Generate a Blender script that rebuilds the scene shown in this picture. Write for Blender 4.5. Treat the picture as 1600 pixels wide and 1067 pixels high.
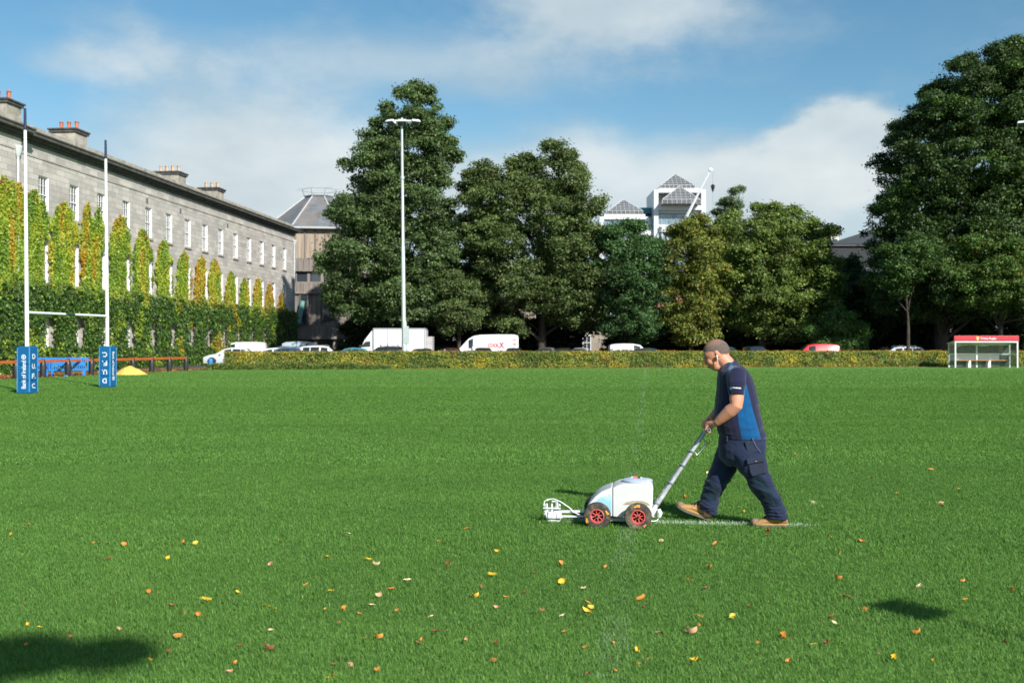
import bpy, math, random
import numpy as np
from mathutils import Vector, Matrix, Euler, noise as mnoise

R = math.radians
rng = np.random.default_rng(11)
random.seed(11)
scene = bpy.context.scene
for o in list(bpy.data.objects):
    bpy.data.objects.remove(o)

# ------------------------------------------------------------------ camera
EYE = 1.65          # eye height above the turf
HOR = 540.0         # row of the horizon in the 1600 px wide photograph
F = 1600.0          # focal length in those pixels
cam_d = bpy.data.cameras.new('camera')
cam_d.lens = 36.0
cam_d.sensor_width = 36.0
cam_d.clip_end = 6000
cam_d.clip_start = 0.05
cam = bpy.data.objects.new('camera', cam_d)
scene.collection.objects.link(cam)
cam.location = (0, 0, EYE)
cam.rotation_euler = (R(90) + math.atan((HOR - 533.5) / F), 0, 0)
cam_d.dof.use_dof = True
cam_d.dof.focus_distance = 9.6
cam_d.dof.aperture_fstop = 3.2
scene.camera = cam

# ------------------------------------------------------------------ sun and sky
SUN_EL = R(34)
SUN_H = Vector((0.537, -0.843, 0)).normalized()
sun_dir = Vector((SUN_H.x * math.cos(SUN_EL), SUN_H.y * math.cos(SUN_EL), math.sin(SUN_EL)))
sl = bpy.data.lights.new('sun', 'SUN')
sl.energy = 5.0
sl.angle = R(0.5)
sl.color = (1.0, 0.955, 0.88)
sun = bpy.data.objects.new('sun', sl)
scene.collection.objects.link(sun)
sun.rotation_euler = sun_dir.to_track_quat('Z', 'Y').to_euler()
sun.location = (10, -15, 30)

scene.view_settings.view_transform = 'Standard'
scene.view_settings.look = 'None'
scene.view_settings.exposure = 0.5
scene.view_settings.gamma = 1.0

world = bpy.data.worlds.new('World')
scene.world = world
world.use_nodes = True
wn = world.node_tree.nodes
wl = world.node_tree.links
wn.clear()


def wnode(t, **kw):
    n = wn.new(t)
    for k, v in kw.items():
        setattr(n, k, v)
    return n


def wmath(op, a, b=None, clamp=False):
    n = wnode('ShaderNodeMath', operation=op, use_clamp=clamp)
    for i, s in enumerate((a, b)):
        if s is None:
            continue
        if isinstance(s, (int, float)):
            n.inputs[i].default_value = s
        else:
            wl.new(s, n.inputs[i])
    return n.outputs[0]


def build_world():
    out = wnode('ShaderNodeOutputWorld')
    bg = wnode('ShaderNodeBackground')
    bg.inputs['Strength'].default_value = 0.088
    wl.new(bg.outputs[0], out.inputs[0])
    sky = wnode('ShaderNodeTexSky', sky_type='NISHITA')
    sky.sun_disc = False
    sky.sun_elevation = SUN_EL
    sky.sun_rotation = math.atan2(SUN_H.x, SUN_H.y)
    sky.air_density = 1.0
    sky.dust_density = 0.6
    sky.ozone_density = 1.6
    hs = wnode('ShaderNodeHueSaturation')
    hs.inputs['Saturation'].default_value = 1.22
    hs.inputs['Hue'].default_value = 0.485
    hs.inputs['Value'].default_value = 1.0
    wl.new(sky.outputs[0], hs.inputs['Color'])
    tc = wnode('ShaderNodeTexCoord')
    sep = wnode('ShaderNodeSeparateXYZ')
    wl.new(tc.outputs['Generated'], sep.inputs[0])
    nz = wnode('ShaderNodeTexNoise')
    nz.inputs['Scale'].default_value = 4.2
    nz.inputs['Detail'].default_value = 9
    nz.inputs['Roughness'].default_value = 0.52
    mp = wnode('ShaderNodeMapping')
    mp.inputs['Scale'].default_value = (1, 1, 1.9)
    wl.new(tc.outputs['Generated'], mp.inputs[0])
    wl.new(mp.outputs[0], nz.inputs['Vector'])
    nzb = wnode('ShaderNodeTexNoise')
    nzb.inputs['Scale'].default_value = 11
    nzb.inputs['Detail'].default_value = 9
    nzb.inputs['Roughness'].default_value = 0.62
    wl.new(mp.outputs[0], nzb.inputs['Vector'])
    fbm = wmath('ADD', wmath('MULTIPLY', wmath('SUBTRACT', nz.outputs[0], 0.5), 1.6), wmath('MULTIPLY', wmath('SUBTRACT', nzb.outputs[0], 0.5), 0.9))
    # clouds, each a soft bank round a direction (from, radius sideways, radius upwards, softness, density)
    banks = CLOUDS
    total = None
    for (px, py, rx, ry, edge, amp, rag) in banks:
        d = Vector(((px - 800) / F, 1, (HOR - py) / F)).normalized()
        dx = wmath('DIVIDE', wmath('SUBTRACT', sep.outputs[0], d.x), rx / F)
        dz = wmath('DIVIDE', wmath('SUBTRACT', sep.outputs[2], d.z), ry / F)
        rr = wmath('SQRT', wmath('ADD', wmath('MULTIPLY', dx, dx), wmath('MULTIPLY', dz, dz)))
        rr = wmath('SUBTRACT', rr, wmath('MULTIPLY', fbm, rag))
        mr = wnode('ShaderNodeMapRange', interpolation_type='SMOOTHSTEP')
        wl.new(rr, mr.inputs[0])
        mr.inputs[1].default_value = 1.0
        mr.inputs[2].default_value = 1.0 - edge
        mr.inputs[3].default_value = 0
        mr.inputs[4].default_value = amp
        v = wmath('MULTIPLY', mr.outputs[0], wmath('GREATER_THAN', sep.outputs[1], 0.0))
        if total is None:
            total = v
        else:   # union
            total = wmath('SUBTRACT', wmath('ADD', total, v), wmath('MULTIPLY', total, v))
    # scattered thin cloud over the rest of the sky
    mr = wnode('ShaderNodeMapRange', interpolation_type='SMOOTHSTEP')
    wl.new(fbm, mr.inputs[0])
    mr.inputs[1].default_value = -0.08
    mr.inputs[2].default_value = 0.5
    mr.inputs[4].default_value = 0.42
    total = wmath('SUBTRACT', wmath('ADD', total, mr.outputs[0]), wmath('MULTIPLY', total, mr.outputs[0]))
    # haze towards the horizon
    hz = wnode('ShaderNodeMapRange', interpolation_type='SMOOTHSTEP')
    wl.new(sep.outputs[2], hz.inputs[0])
    hz.inputs[1].default_value = 0.24
    hz.inputs[2].default_value = 0.0
    hz.inputs[4].default_value = 0.62
    total = wmath('SUBTRACT', wmath('ADD', total, hz.outputs[0]), wmath('MULTIPLY', total, hz.outputs[0]), )
    cr = wnode('ShaderNodeValToRGB')
    cr.color_ramp.elements[0].position = 0.34
    cr.color_ramp.elements[0].color = (4.0, 4.9, 5.4, 1)
    cr.color_ramp.elements[1].position = 0.72
    cr.color_ramp.elements[1].color = (6.4, 6.9, 7.0, 1)
    nz3 = wnode('ShaderNodeTexNoise')
    nz3.inputs['Scale'].default_value = 6.5
    nz3.inputs['Detail'].default_value = 7
    nz3.inputs['Roughness'].default_value = 0.5
    mp3 = wnode('ShaderNodeMapping')
    mp3.inputs['Location'].default_value = (2.1, 4.4, 0.35)
    mp3.inputs['Scale'].default_value = (1, 1, 1.8)
    wl.new(tc.outputs['Generated'], mp3.inputs[0])
    wl.new(mp3.outputs[0], nz3.inputs['Vector'])
    # denser and higher parts of a bank are brighter
    br = wmath('ADD', nz3.outputs[0], wmath('MULTIPLY', wmath('SUBTRACT', total, 0.75), 0.35))
    wl.new(br, cr.inputs[0])
    mix = wnode('ShaderNodeMixRGB')
    wl.new(total, mix.inputs[0])
    wl.new(hs.outputs[0], mix.inputs[1])
    wl.new(cr.outputs[0], mix.inputs[2])
    wl.new(mix.outputs[0], bg.inputs['Color'])


CLOUDS = [
    (395, 270, 330, 190, 0.7, 0.95, 0.55),
    (1000, 310, 520, 120, 0.6, 0.85, 0.5),
    (1310, 235, 125, 88, 0.35, 0.95, 0.8),
    (1180, 290, 160, 70, 0.45, 0.8, 0.6),
    (960, 0, 240, 90, 0.7, 0.8, 0.6),
    (620, 100, 480, 75, 0.9, 0.6, 0.6),
    (105, 100, 100, 45, 0.9, 0.45, 0.9),
    (640, 330, 900, 150, 0.9, 0.45, 0.3),
]
build_world()

# ------------------------------------------------------------------ helpers
def P(px, py, D):
    """point at depth D seen at photo pixel (px, py)"""
    return Vector(((px - 800) / F * D, D, EYE + (HOR - py) / F * D))


def G(px, py):
    """point of the flat ground seen at photo pixel"""
    D = EYE * F / (py - HOR)
    return Vector(((px - 800) / F * D, D, 0))


def link(o, parent=None):
    scene.collection.objects.link(o)
    if parent is not None:
        o.parent = parent
    return o


def tag(o, label=None, cat=None, group=None, kind=None):
    if label:
        o['label'] = label
    if cat:
        o['category'] = cat
    if group:
        o['group'] = group
    if kind:
        o['kind'] = kind
    return o


def empty(name, loc=(0, 0, 0), rz=0.0, label=None, cat=None, group=None):
    o = bpy.data.objects.new(name, None)
    o.empty_display_size = 0.3
    o.location = loc
    o.rotation_euler = (0, 0, rz)
    link(o)
    return tag(o, label, cat, group)


def copy_tree(o, parent=None):
    c = o.copy()
    scene.collection.objects.link(c)
    if parent is not None:
        c.parent = parent
    for ch in list(o.children):
        copy_tree(ch, c)
    return c


MATS = {}


def mat(name, col, rough=0.6, metal=0.0, spec=0.5, vary=0.0, vscale=3.0, bump=0.0, bscale=30.0, coat=0.0, alpha=None, trans=0.0, dirt=None, dscale=1.2, damt=0.5):
    """principled material whose colour varies with noise and takes blotches of dirt"""
    if name in MATS:
        return MATS[name]
    m = bpy.data.materials.new(name)
    MATS[name] = m
    m.use_nodes = True
    nt = m.node_tree
    b = nt.nodes['Principled BSDF']
    c4 = (*col, 1) if len(col) == 3 else col
    b.inputs['Base Color'].default_value = c4
    b.inputs['Roughness'].default_value = rough
    b.inputs['Metallic'].default_value = metal
    b.inputs['Specular IOR Level'].default_value = spec
    b.inputs['Coat Weight'].default_value = coat
    b.inputs['Transmission Weight'].default_value = trans
    tc = nt.nodes.new('ShaderNodeTexCoord')
    src = None
    if vary > 0:
        n = nt.nodes.new('ShaderNodeTexNoise')
        n.inputs['Scale'].default_value = vscale
        n.inputs['Detail'].default_value = 6
        n.inputs['Roughness'].default_value = 0.65
        nt.links.new(tc.outputs['Object'], n.inputs['Vector'])
        r = nt.nodes.new('ShaderNodeValToRGB')
        r.color_ramp.elements[0].position = 0.3
        r.color_ramp.elements[1].position = 0.7
        r.color_ramp.elements[0].color = tuple(max(0, c * (1 - vary)) for c in c4[:3]) + (1,)
        r.color_ramp.elements[1].color = tuple(min(1, c * (1 + vary)) for c in c4[:3]) + (1,)
        nt.links.new(n.outputs[0], r.inputs[0])
        src = r.outputs[0]
    if dirt is not None:
        n = nt.nodes.new('ShaderNodeTexNoise')
        n.inputs['Scale'].default_value = dscale
        n.inputs['Detail'].default_value = 8
        n.inputs['Roughness'].default_value = 0.7
        nt.links.new(tc.outputs['Object'], n.inputs['Vector'])
        mr = nt.nodes.new('ShaderNodeMapRange')
        mr.inputs[1].default_value = 0.5
        mr.inputs[2].default_value = 0.72
        mr.inputs[4].default_value = damt
        nt.links.new(n.outputs[0], mr.inputs[0])
        mx = nt.nodes.new('ShaderNodeMixRGB')
        nt.links.new(mr.outputs[0], mx.inputs[0])
        if src is not None:
            nt.links.new(src, mx.inputs[1])
        else:
            mx.inputs[1].default_value = c4
        mx.inputs[2].default_value = (*dirt, 1)
        src = mx.outputs[0]
    if src is not None:
        nt.links.new(src, b.inputs['Base Color'])
    if bump > 0:
        n = nt.nodes.new('ShaderNodeTexNoise')
        n.inputs['Scale'].default_value = bscale
        n.inputs['Detail'].default_value = 5
        nt.links.new(tc.outputs['Object'], n.inputs['Vector'])
        bp = nt.nodes.new('ShaderNodeBump')
        bp.inputs['Strength'].default_value = bump
        bp.inputs['Distance'].default_value = 0.02
        nt.links.new(n.outputs[0], bp.inputs['Height'])
        nt.links.new(bp.outputs[0], b.inputs['Normal'])
    return m


def leaf_mat(name, trans=0.35, rough=0.5, spec=0.35, tmul=(1.1, 1.35, 0.5)):
    m = bpy.data.materials.new(name)
    m.use_nodes = True
    nt = m.node_tree
    b = nt.nodes['Principled BSDF']
    out = nt.nodes['Material Output']
    at = nt.nodes.new('ShaderNodeAttribute')
    at.attribute_name = 'col'
    nt.links.new(at.outputs['Color'], b.inputs['Base Color'])
    b.inputs['Roughness'].default_value = rough
    b.inputs['Specular IOR Level'].default_value = spec
    tr = nt.nodes.new('ShaderNodeBsdfTranslucent')
    mu = nt.nodes.new('ShaderNodeMixRGB')
    mu.blend_type = 'MULTIPLY'
    mu.inputs[0].default_value = 1
    nt.links.new(at.outputs['Color'], mu.inputs[1])
    mu.inputs[2].default_value = (*tmul, 1)
    nt.links.new(mu.outputs[0], tr.inputs[0])
    mx = nt.nodes.new('ShaderNodeMixShader')
    mx.inputs[0].default_value = trans
    nt.links.new(b.outputs[0], mx.inputs[1])
    nt.links.new(tr.outputs[0], mx.inputs[2])
    nt.links.new(mx.outputs[0], out.inputs[0])
    return m


class MB:
    """collects shapes, then links them as ONE mesh object"""
    def __init__(self):
        self.v = []
        self.f = []
        self.mi = []

    def add(self, vs, fs, mi=0):
        b = len(self.v)
        self.v += [tuple(x) for x in vs]
        self.f += [tuple(b + i for i in f) for f in fs]
        self.mi += [mi] * len(fs)
        return self

    def box(self, c, s, rot=None, mi=0, taper=1.0):
        vs = []
        for z in (-1, 1):
            t = taper if z > 0 else 1
            for x, y in ((-1, -1), (1, -1), (1, 1), (-1, 1)):
                p = Vector((x * s[0] / 2 * t, y * s[1] / 2 * t, z * s[2] / 2))
                if rot is not None:
                    p = rot @ p
                vs.append(p + Vector(c))
        return self.add(vs, [(0, 3, 2, 1), (4, 5, 6, 7), (0, 1, 5, 4), (1, 2, 6, 5), (2, 3, 7, 6), (3, 0, 4, 7)], mi)

    def span(self, lo, hi, mi=0):
        lo = Vector(lo)
        hi = Vector(hi)
        return self.box((lo + hi) / 2, hi - lo, mi=mi)

    def tube(self, pts, rads, n=10, mi=0, cap=True, ell=1.0):
        pts = [Vector(p) for p in pts]
        if isinstance(rads, (int, float)):
            rads = [rads] * len(pts)
        rings = []
        prev = None
        for i, p in enumerate(pts):
            if i == 0:
                t = pts[1] - pts[0]
            elif i == len(pts) - 1:
                t = pts[-1] - pts[-2]
            else:
                t = (pts[i + 1] - pts[i]).normalized() + (pts[i] - pts[i - 1]).normalized()
            t.normalize()
            if prev is None:
                a = Vector((0, 0, 1)) if abs(t.z) < 0.9 else Vector((1, 0, 0))
                u = (a - t * a.dot(t)).normalized()
            else:
                u = (prev - t * prev.dot(t)).normalized()
            prev = u
            w = t.cross(u)
            rings.append([p + (u * math.cos(k * 2 * math.pi / n) + w * math.sin(k * 2 * math.pi / n) * ell) * rads[i] for k in range(n)])
        return self.rings(rings, cap, mi)

    def rings(self, rings, cap=True, mi=0):
        n = len(rings[0])
        vs = [p for r in rings for p in r]
        fs = []
        for i in range(len(rings) - 1):
            for k in range(n):
                a = i * n + k
                b = i * n + (k + 1) % n
                fs.append((a, b, b + n, a + n))
        if cap:
            fs.append(tuple(range(n))[::-1])
            fs.append(tuple((len(rings) - 1) * n + k for k in range(n)))
        return self.add(vs, fs, mi)

    def lathe(self, prof, axis_o, axis, n=24, mi=0, cap=True):
        ax = Vector(axis).normalized()
        a = Vector((0, 0, 1)) if abs(ax.z) < 0.9 else Vector((1, 0, 0))
        u = (a - ax * a.dot(ax)).normalized()
        w = ax.cross(u)
        o = Vector(axis_o)
        rings = [[o + ax * h + (u * math.cos(k * 2 * math.pi / n) + w * math.sin(k * 2 * math.pi / n)) * max(r, 1e-4) for k in range(n)] for r, h in prof]
        return self.rings(rings, cap, mi)

    def prism(self, poly, d0, d1, mi=0):
        """poly: list of points on a plane; swept from +d0 to +d1 (vectors)"""
        n = len(poly)
        d0 = Vector(d0)
        d1 = Vector(d1)
        vs = [Vector(p) + d0 for p in poly] + [Vector(p) + d1 for p in poly]
        fs = [tuple(range(n))[::-1], tuple(range(n, 2 * n))]
        for k in range(n):
            fs.append((k, (k + 1) % n, (k + 1) % n + n, k + n))
        return self.add(vs, fs, mi)

    def ball(self, c, r, n=12, m=8, rot=None, mi=0):
        c = Vector(c)
        if isinstance(r, (int, float)):
            r = (r, r, r)
        rings = []
        for i in range(m + 1):
            th = math.pi * i / m
            ring = []
            for k in range(n):
                ph = 2 * math.pi * k / n
                s = max(math.sin(th), 0.02)
                p = Vector((r[0] * s * math.cos(ph), r[1] * s * math.sin(ph), -r[2] * math.cos(th)))
                if rot is not None:
                    p = rot @ p
                ring.append(c + p)
            rings.append(ring)
        return self.rings(rings, True, mi)

    def mesh(self, name, mats, smooth=None):
        me = bpy.data.meshes.new(name)
        me.from_pydata([tuple(v) for v in self.v], [], self.f)
        if not isinstance(mats, (list, tuple)):
            mats = [mats]
        for m in mats:
            me.materials.append(m)
        me.polygons.foreach_set('material_index', self.mi)
        me.validate()
        import bmesh
        bm = bmesh.new()
        bm.from_mesh(me)
        bmesh.ops.recalc_face_normals(bm, faces=bm.faces)
        bm.to_mesh(me)
        bm.free()
        if smooth is not None:
            me.polygons.foreach_set('use_smooth', [True] * len(me.polygons))
            me.set_sharp_from_angle(angle=R(smooth))
        me.update()
        return me

    def build(self, name, mats, parent=None, smooth=None, bevel=0, seg=2, loc=None):
        o = bpy.data.objects.new(name, self.mesh(name, mats, smooth))
        link(o, parent)
        if loc is not None:
            o.location = loc
        if bevel:
            md = o.modifiers.new('bevel', 'BEVEL')
            md.width = bevel
            md.segments = seg
            md.limit_method = 'ANGLE'
            md.angle_limit = R(35)
        return o


def np_mesh(name, verts, faces, m, cols=None, parent=None, smooth=False):
    """verts (n,3), faces (k,s) int array, cols per vertex (n,3)"""
    me = bpy.data.meshes.new(name)
    verts = np.asarray(verts, dtype=np.float32)
    faces = np.asarray(faces, dtype=np.int32)
    k, s = faces.shape
    me.vertices.add(len(verts))
    me.vertices.foreach_set('co', verts.ravel())
    me.loops.add(k * s)
    me.loops.foreach_set('vertex_index', faces.ravel())
    me.polygons.add(k)
    me.polygons.foreach_set('loop_start', np.arange(0, k * s, s, dtype=np.int32))
    if smooth:
        me.polygons.foreach_set('use_smooth', np.ones(k, dtype=bool))
    me.update(calc_edges=True)
    if cols is not None:
        a = me.color_attributes.new('col', 'FLOAT_COLOR', 'POINT')
        c4 = np.ones((len(verts), 4), dtype=np.float32)
        c4[:, :3] = cols
        a.data.foreach_set('color', c4.ravel())
    me.materials.append(m)
    o = bpy.data.objects.new(name, me)
    link(o, parent)
    return o


def hash3(ix, iy, iz, seed=0):
    h = (ix.astype(np.int64) * 374761393 + iy.astype(np.int64) * 668265263 + iz.astype(np.int64) * 2147483647 + seed * 974634777) & 0xffffffff
    h = ((h ^ (h >> 13)) * 1274126177) & 0xffffffff
    h = h ^ (h >> 16)
    return (h & 0xffffff) / float(0xffffff)


def vnoise(p, scale=1.0, seed=0, octaves=3):
    """value noise 0..1 of points (n,3)"""
    tot = np.zeros(len(p))
    amp = 1.0
    norm = 0
    q = np.asarray(p, dtype=np.float64) * scale
    for o in range(octaves):
        i = np.floor(q).astype(np.int64)
        f = q - i
        f = f * f * (3 - 2 * f)
        v = 0
        for dx in (0, 1):
            wx = f[:, 0] if dx else 1 - f[:, 0]
            for dy in (0, 1):
                wy = f[:, 1] if dy else 1 - f[:, 1]
                for dz in (0, 1):
                    wz = f[:, 2] if dz else 1 - f[:, 2]
                    v = v + wx * wy * wz * hash3(i[:, 0] + dx, i[:, 1] + dy, i[:, 2] + dz, seed + o)
        tot += amp * v
        norm += amp
        amp *= 0.5
        q = q * 2.03
    return tot / norm


def unit(v):
    return v / np.maximum(np.linalg.norm(v, axis=1, keepdims=True), 1e-9)


def leaves(C, N, S, K, aspect=0.62):
    """rhombic leaves: centre, normal, size, colour -> verts, faces, cols"""
    n = len(C)
    a = unit(rng.normal(size=(n, 3)))
    u = unit(a - N * np.sum(a * N, axis=1, keepdims=True))
    w = np.cross(N, u)
    s = S[:, None]
    fold = N * s * 0.16
    V = np.empty((n, 4, 3))
    V[:, 0] = C - u * s * 0.5
    V[:, 1] = C - w * s * 0.5 * aspect + fold
    V[:, 2] = C + u * s * 0.5
    V[:, 3] = C + w * s * 0.5 * aspect + fold
    Fq = np.arange(n * 4).reshape(n, 4)
    return V.reshape(-1, 3), Fq, np.repeat(K, 4, axis=0)


def pick(cols, weights, n):
    cols = np.array(cols)
    w = np.array(weights, dtype=float)
    return cols[rng.choice(len(cols), size=n, p=w / w.sum())]


def text_obj(body, height, M, material, parent, name='lettering', width=None, extr=0.002, bold=0.0):
    """M: 4x4 with x along the reading direction, y up the letters, z out of the face; centred"""
    cu = bpy.data.curves.new(name, 'FONT')
    cu.body = body
    cu.size = 1
    cu.extrude = 0.0
    cu.offset = bold
    cu.resolution_u = 3
    t = bpy.data.objects.new(name, cu)
    scene.collection.objects.link(t)
    dg = bpy.context.evaluated_depsgraph_get()
    me = bpy.data.meshes.new_from_object(t.evaluated_get(dg))
    bpy.data.objects.remove(t)
    co = np.empty(len(me.vertices) * 3)
    me.vertices.foreach_get('co', co)
    co = co.reshape(-1, 3)
    lo, hi = co.min(0), co.max(0)
    sy = height / (hi[1] - lo[1])
    sx = sy if width is None else width / (hi[0] - lo[0])
    co -= (lo + hi) / 2
    co[:, 0] *= sx
    co[:, 1] *= sy
    me.vertices.foreach_set('co', co.ravel())
    me.transform(M)
    me.materials.clear()
    me.materials.append(material)
    me.update()
    o = bpy.data.objects.new(name, me)
    link(o, parent)
    return o


def frame_M(o, x, y):
    x = Vector(x).normalized()
    y = Vector(y).normalized()
    z = x.cross(y)
    M = Matrix.Identity(4)
    for i in range(3):
        M[i][0] = x[i]
        M[i][1] = y[i]
        M[i][2] = z[i]
        M[i][3] = o[i]
    return M

# ------------------------------------------------------------------ materials of the setting
def turf_mat():
    m = bpy.data.materials.new('turf')
    m.use_nodes = True
    nt = m.node_tree
    b = nt.nodes['Principled BSDF']
    b.inputs['Roughness'].default_value = 0.9
    b.inputs['Specular IOR Level'].default_value = 0.08
    tc = nt.nodes.new('ShaderNodeTexCoord')

    def noise(scale, sc=(1, 1, 1), det=6, rough=0.6):
        mp = nt.nodes.new('ShaderNodeMapping')
        mp.inputs['Scale'].default_value = sc
        mp.inputs['Rotation'].default_value = (0, 0, R(7))
        nt.links.new(tc.outputs['Object'], mp.inputs[0])
        n = nt.nodes.new('ShaderNodeTexNoise')
        n.inputs['Scale'].default_value = scale
        n.inputs['Detail'].default_value = det
        n.inputs['Roughness'].default_value = rough
        nt.links.new(mp.outputs[0], n.inputs['Vector'])
        return n.outputs[0]

    def mixc(f, a, c, bl='MIX', fac=None):
        mx = nt.nodes.new('ShaderNodeMixRGB')
        mx.blend_type = bl
        if fac is not None:
            mx.inputs[0].default_value = fac
        else:
            nt.links.new(f, mx.inputs[0])
        for i, s in ((1, a), (2, c)):
            if isinstance(s, tuple):
                mx.inputs[i].default_value = (*s, 1)
            else:
                nt.links.new(s, mx.inputs[i])
        return mx.outputs[0]

    def ramp(v, p0, c0, p1, c1):
        r = nt.nodes.new('ShaderNodeValToRGB')
        r.color_ramp.elements[0].position = p0
        r.color_ramp.elements[0].color = (*c0, 1)
        r.color_ramp.elements[1].position = p1
        r.color_ramp.elements[1].color = (*c1, 1)
        nt.links.new(v, r.inputs[0])
        return r.outputs[0]

    base = ramp(noise(0.16, (1, 2.2, 1)), 0.32, TURF_A, 0.7, TURF_B)
    fine = ramp(noise(9, (1, 1, 1), 8, 0.75), 0.3, (0.62, 0.66, 0.6), 0.7, (1.32, 1.28, 1.35))
    c = mixc(None, base, fine, 'MULTIPLY', 0.85)
    stripe = ramp(noise(0.42, (0.05, 1, 1), 3, 0.5), 0.38, (0.92, 0.93, 0.92), 0.62, (1.07, 1.06, 1.07))
    c = mixc(None, c, stripe, 'MULTIPLY', 1.0)
    med = ramp(noise(1.6, (0.55, 1, 1), 5, 0.7), 0.3, (0.84, 0.86, 0.84), 0.7, (1.14, 1.13, 1.14))
    c = mixc(None, c, med, 'MULTIPLY', 1.0)
    nt.links.new(c, b.inputs['Base Color'])
    bp = nt.nodes.new('ShaderNodeBump')
    bp.inputs['Strength'].default_value = 0.7
    bp.inputs['Distance'].default_value = 0.03
    nt.links.new(noise(22, (1, 1, 1), 4, 0.7), bp.inputs['Height'])
    nt.links.new(bp.outputs[0], b.inputs['Normal'])
    return m


TURF_A = (0.120, 0.240, 0.056)
TURF_B = (0.152, 0.285, 0.074)

white_frame = mat('white_paint', (0.78, 0.79, 0.78), 0.45, vary=0.04, dirt=(0.45, 0.44, 0.4), dscale=2.5, damt=0.35)
glass_dark = mat('window_glass', (0.035, 0.045, 0.055), 0.06, spec=0.9)
asphalt = mat('asphalt', (0.05, 0.05, 0.052), 0.85, vary=0.25, vscale=2, bump=0.4, bscale=60)
soil = mat('soil_and_leaf_litter', (0.12, 0.075, 0.035), 0.95, vary=0.45, vscale=4, bump=0.8, bscale=12, dirt=(0.24, 0.13, 0.03), dscale=5)


def stone_mat(name, c1, c2, mort, bw=1.05, bh=0.36, tint=(0.16, 0.15, 0.14)):
    m = bpy.data.materials.new(name)
    m.use_nodes = True
    nt = m.node_tree
    b = nt.nodes['Principled BSDF']
    b.inputs['Roughness'].default_value = 0.88
    b.inputs['Specular IOR Level'].default_value = 0.2
    tc = nt.nodes.new('ShaderNodeTexCoord')
    sp = nt.nodes.new('ShaderNodeSeparateXYZ')
    nt.links.new(tc.outputs['Object'], sp.inputs[0])
    ad = nt.nodes.new('ShaderNodeMath')
    ad.operation = 'ADD'
    nt.links.new(sp.outputs[0], ad.inputs[0])
    nt.links.new(sp.outputs[1], ad.inputs[1])
    cb = nt.nodes.new('ShaderNodeCombineXYZ')
    nt.links.new(ad.outputs[0], cb.inputs[0])
    nt.links.new(sp.outputs[2], cb.inputs[1])
    br = nt.nodes.new('ShaderNodeTexBrick')
    br.inputs['Color1'].default_value = (*c1, 1)
    br.inputs['Color2'].default_value = (*c2, 1)
    br.inputs['Mortar'].default_value = (*mort, 1)
    br.inputs['Scale'].default_value = 1
    br.inputs['Brick Width'].default_value = bw
    br.inputs['Row Height'].default_value = bh
    br.inputs['Mortar Size'].default_value = 0.014
    br.inputs['Mortar Smooth'].default_value = 0.4
    br.inputs['Bias'].default_value = -0.15
    nt.links.new(cb.outputs[0], br.inputs['Vector'])
    n = nt.nodes.new('ShaderNodeTexNoise')
    n.inputs['Scale'].default_value = 0.5
    n.inputs['Detail'].default_value = 9
    n.inputs['Roughness'].default_value = 0.72
    nt.links.new(tc.outputs['Object'], n.inputs['Vector'])
    mr = nt.nodes.new('ShaderNodeMapRange')
    mr.inputs[1].default_value = 0.42
    mr.inputs[2].default_value = 0.75
    mr.inputs[4].default_value = 0.75
    nt.links.new(n.outputs[0], mr.inputs[0])
    mx = nt.nodes.new('ShaderNodeMixRGB')
    nt.links.new(mr.outputs[0], mx.inputs[0])
    nt.links.new(br.outputs['Color'], mx.inputs[1])
    mx.inputs[2].default_value = (*tint, 1)
    n2 = nt.nodes.new('ShaderNodeTexNoise')
    n2.inputs['Scale'].default_value = 14
    n2.inputs['Detail'].default_value = 6
    nt.links.new(tc.outputs['Object'], n2.inputs['Vector'])
    r2 = nt.nodes.new('ShaderNodeValToRGB')
    r2.color_ramp.elements[0].position = 0.3
    r2.color_ramp.elements[0].color = (0.75, 0.75, 0.76, 1)
    r2.color_ramp.elements[1].position = 0.7
    r2.color_ramp.elements[1].color = (1.2, 1.19, 1.16, 1)
    nt.links.new(n2.outputs[0], r2.inputs[0])
    m2 = nt.nodes.new('ShaderNodeMixRGB')
    m2.blend_type = 'MULTIPLY'
    m2.inputs[0].default_value = 0.9
    nt.links.new(mx.outputs[0], m2.inputs[1])
    nt.links.new(r2.outputs[0], m2.inputs[2])
    nt.links.new(m2.outputs[0], b.inputs['Base Color'])
    bp = nt.nodes.new('ShaderNodeBump')
    bp.inputs['Strength'].default_value = 0.5
    bp.inputs['Distance'].default_value = 0.02
    nt.links.new(m2.outputs[0], bp.inputs['Height'])
    nt.links.new(bp.outputs[0], b.inputs['Normal'])
    return m


granite = stone_mat('granite_ashlar', (0.56, 0.535, 0.49), (0.37, 0.355, 0.34), (0.25, 0.235, 0.215), tint=(0.27, 0.25, 0.235))
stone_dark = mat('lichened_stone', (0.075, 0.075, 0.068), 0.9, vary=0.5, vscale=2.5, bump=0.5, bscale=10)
stone_parapet = mat('parapet_stone', (0.36, 0.335, 0.28), 0.9, vary=0.35, vscale=1.6, bump=0.5, bscale=8, dirt=(0.1, 0.1, 0.08), dscale=1.5, damt=0.7)
roof_slate = mat('slate', (0.13, 0.14, 0.15), 0.6, vary=0.25, vscale=0.9, bump=0.4, bscale=6, dirt=(0.3, 0.19, 0.1), dscale=0.35, damt=0.6)
terracotta = mat('terracotta', (0.42, 0.14, 0.08), 0.8, vary=0.25, vscale=4)
buff_clay = mat('buff_clay', (0.5, 0.36, 0.24), 0.8, vary=0.25, vscale=4)

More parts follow.
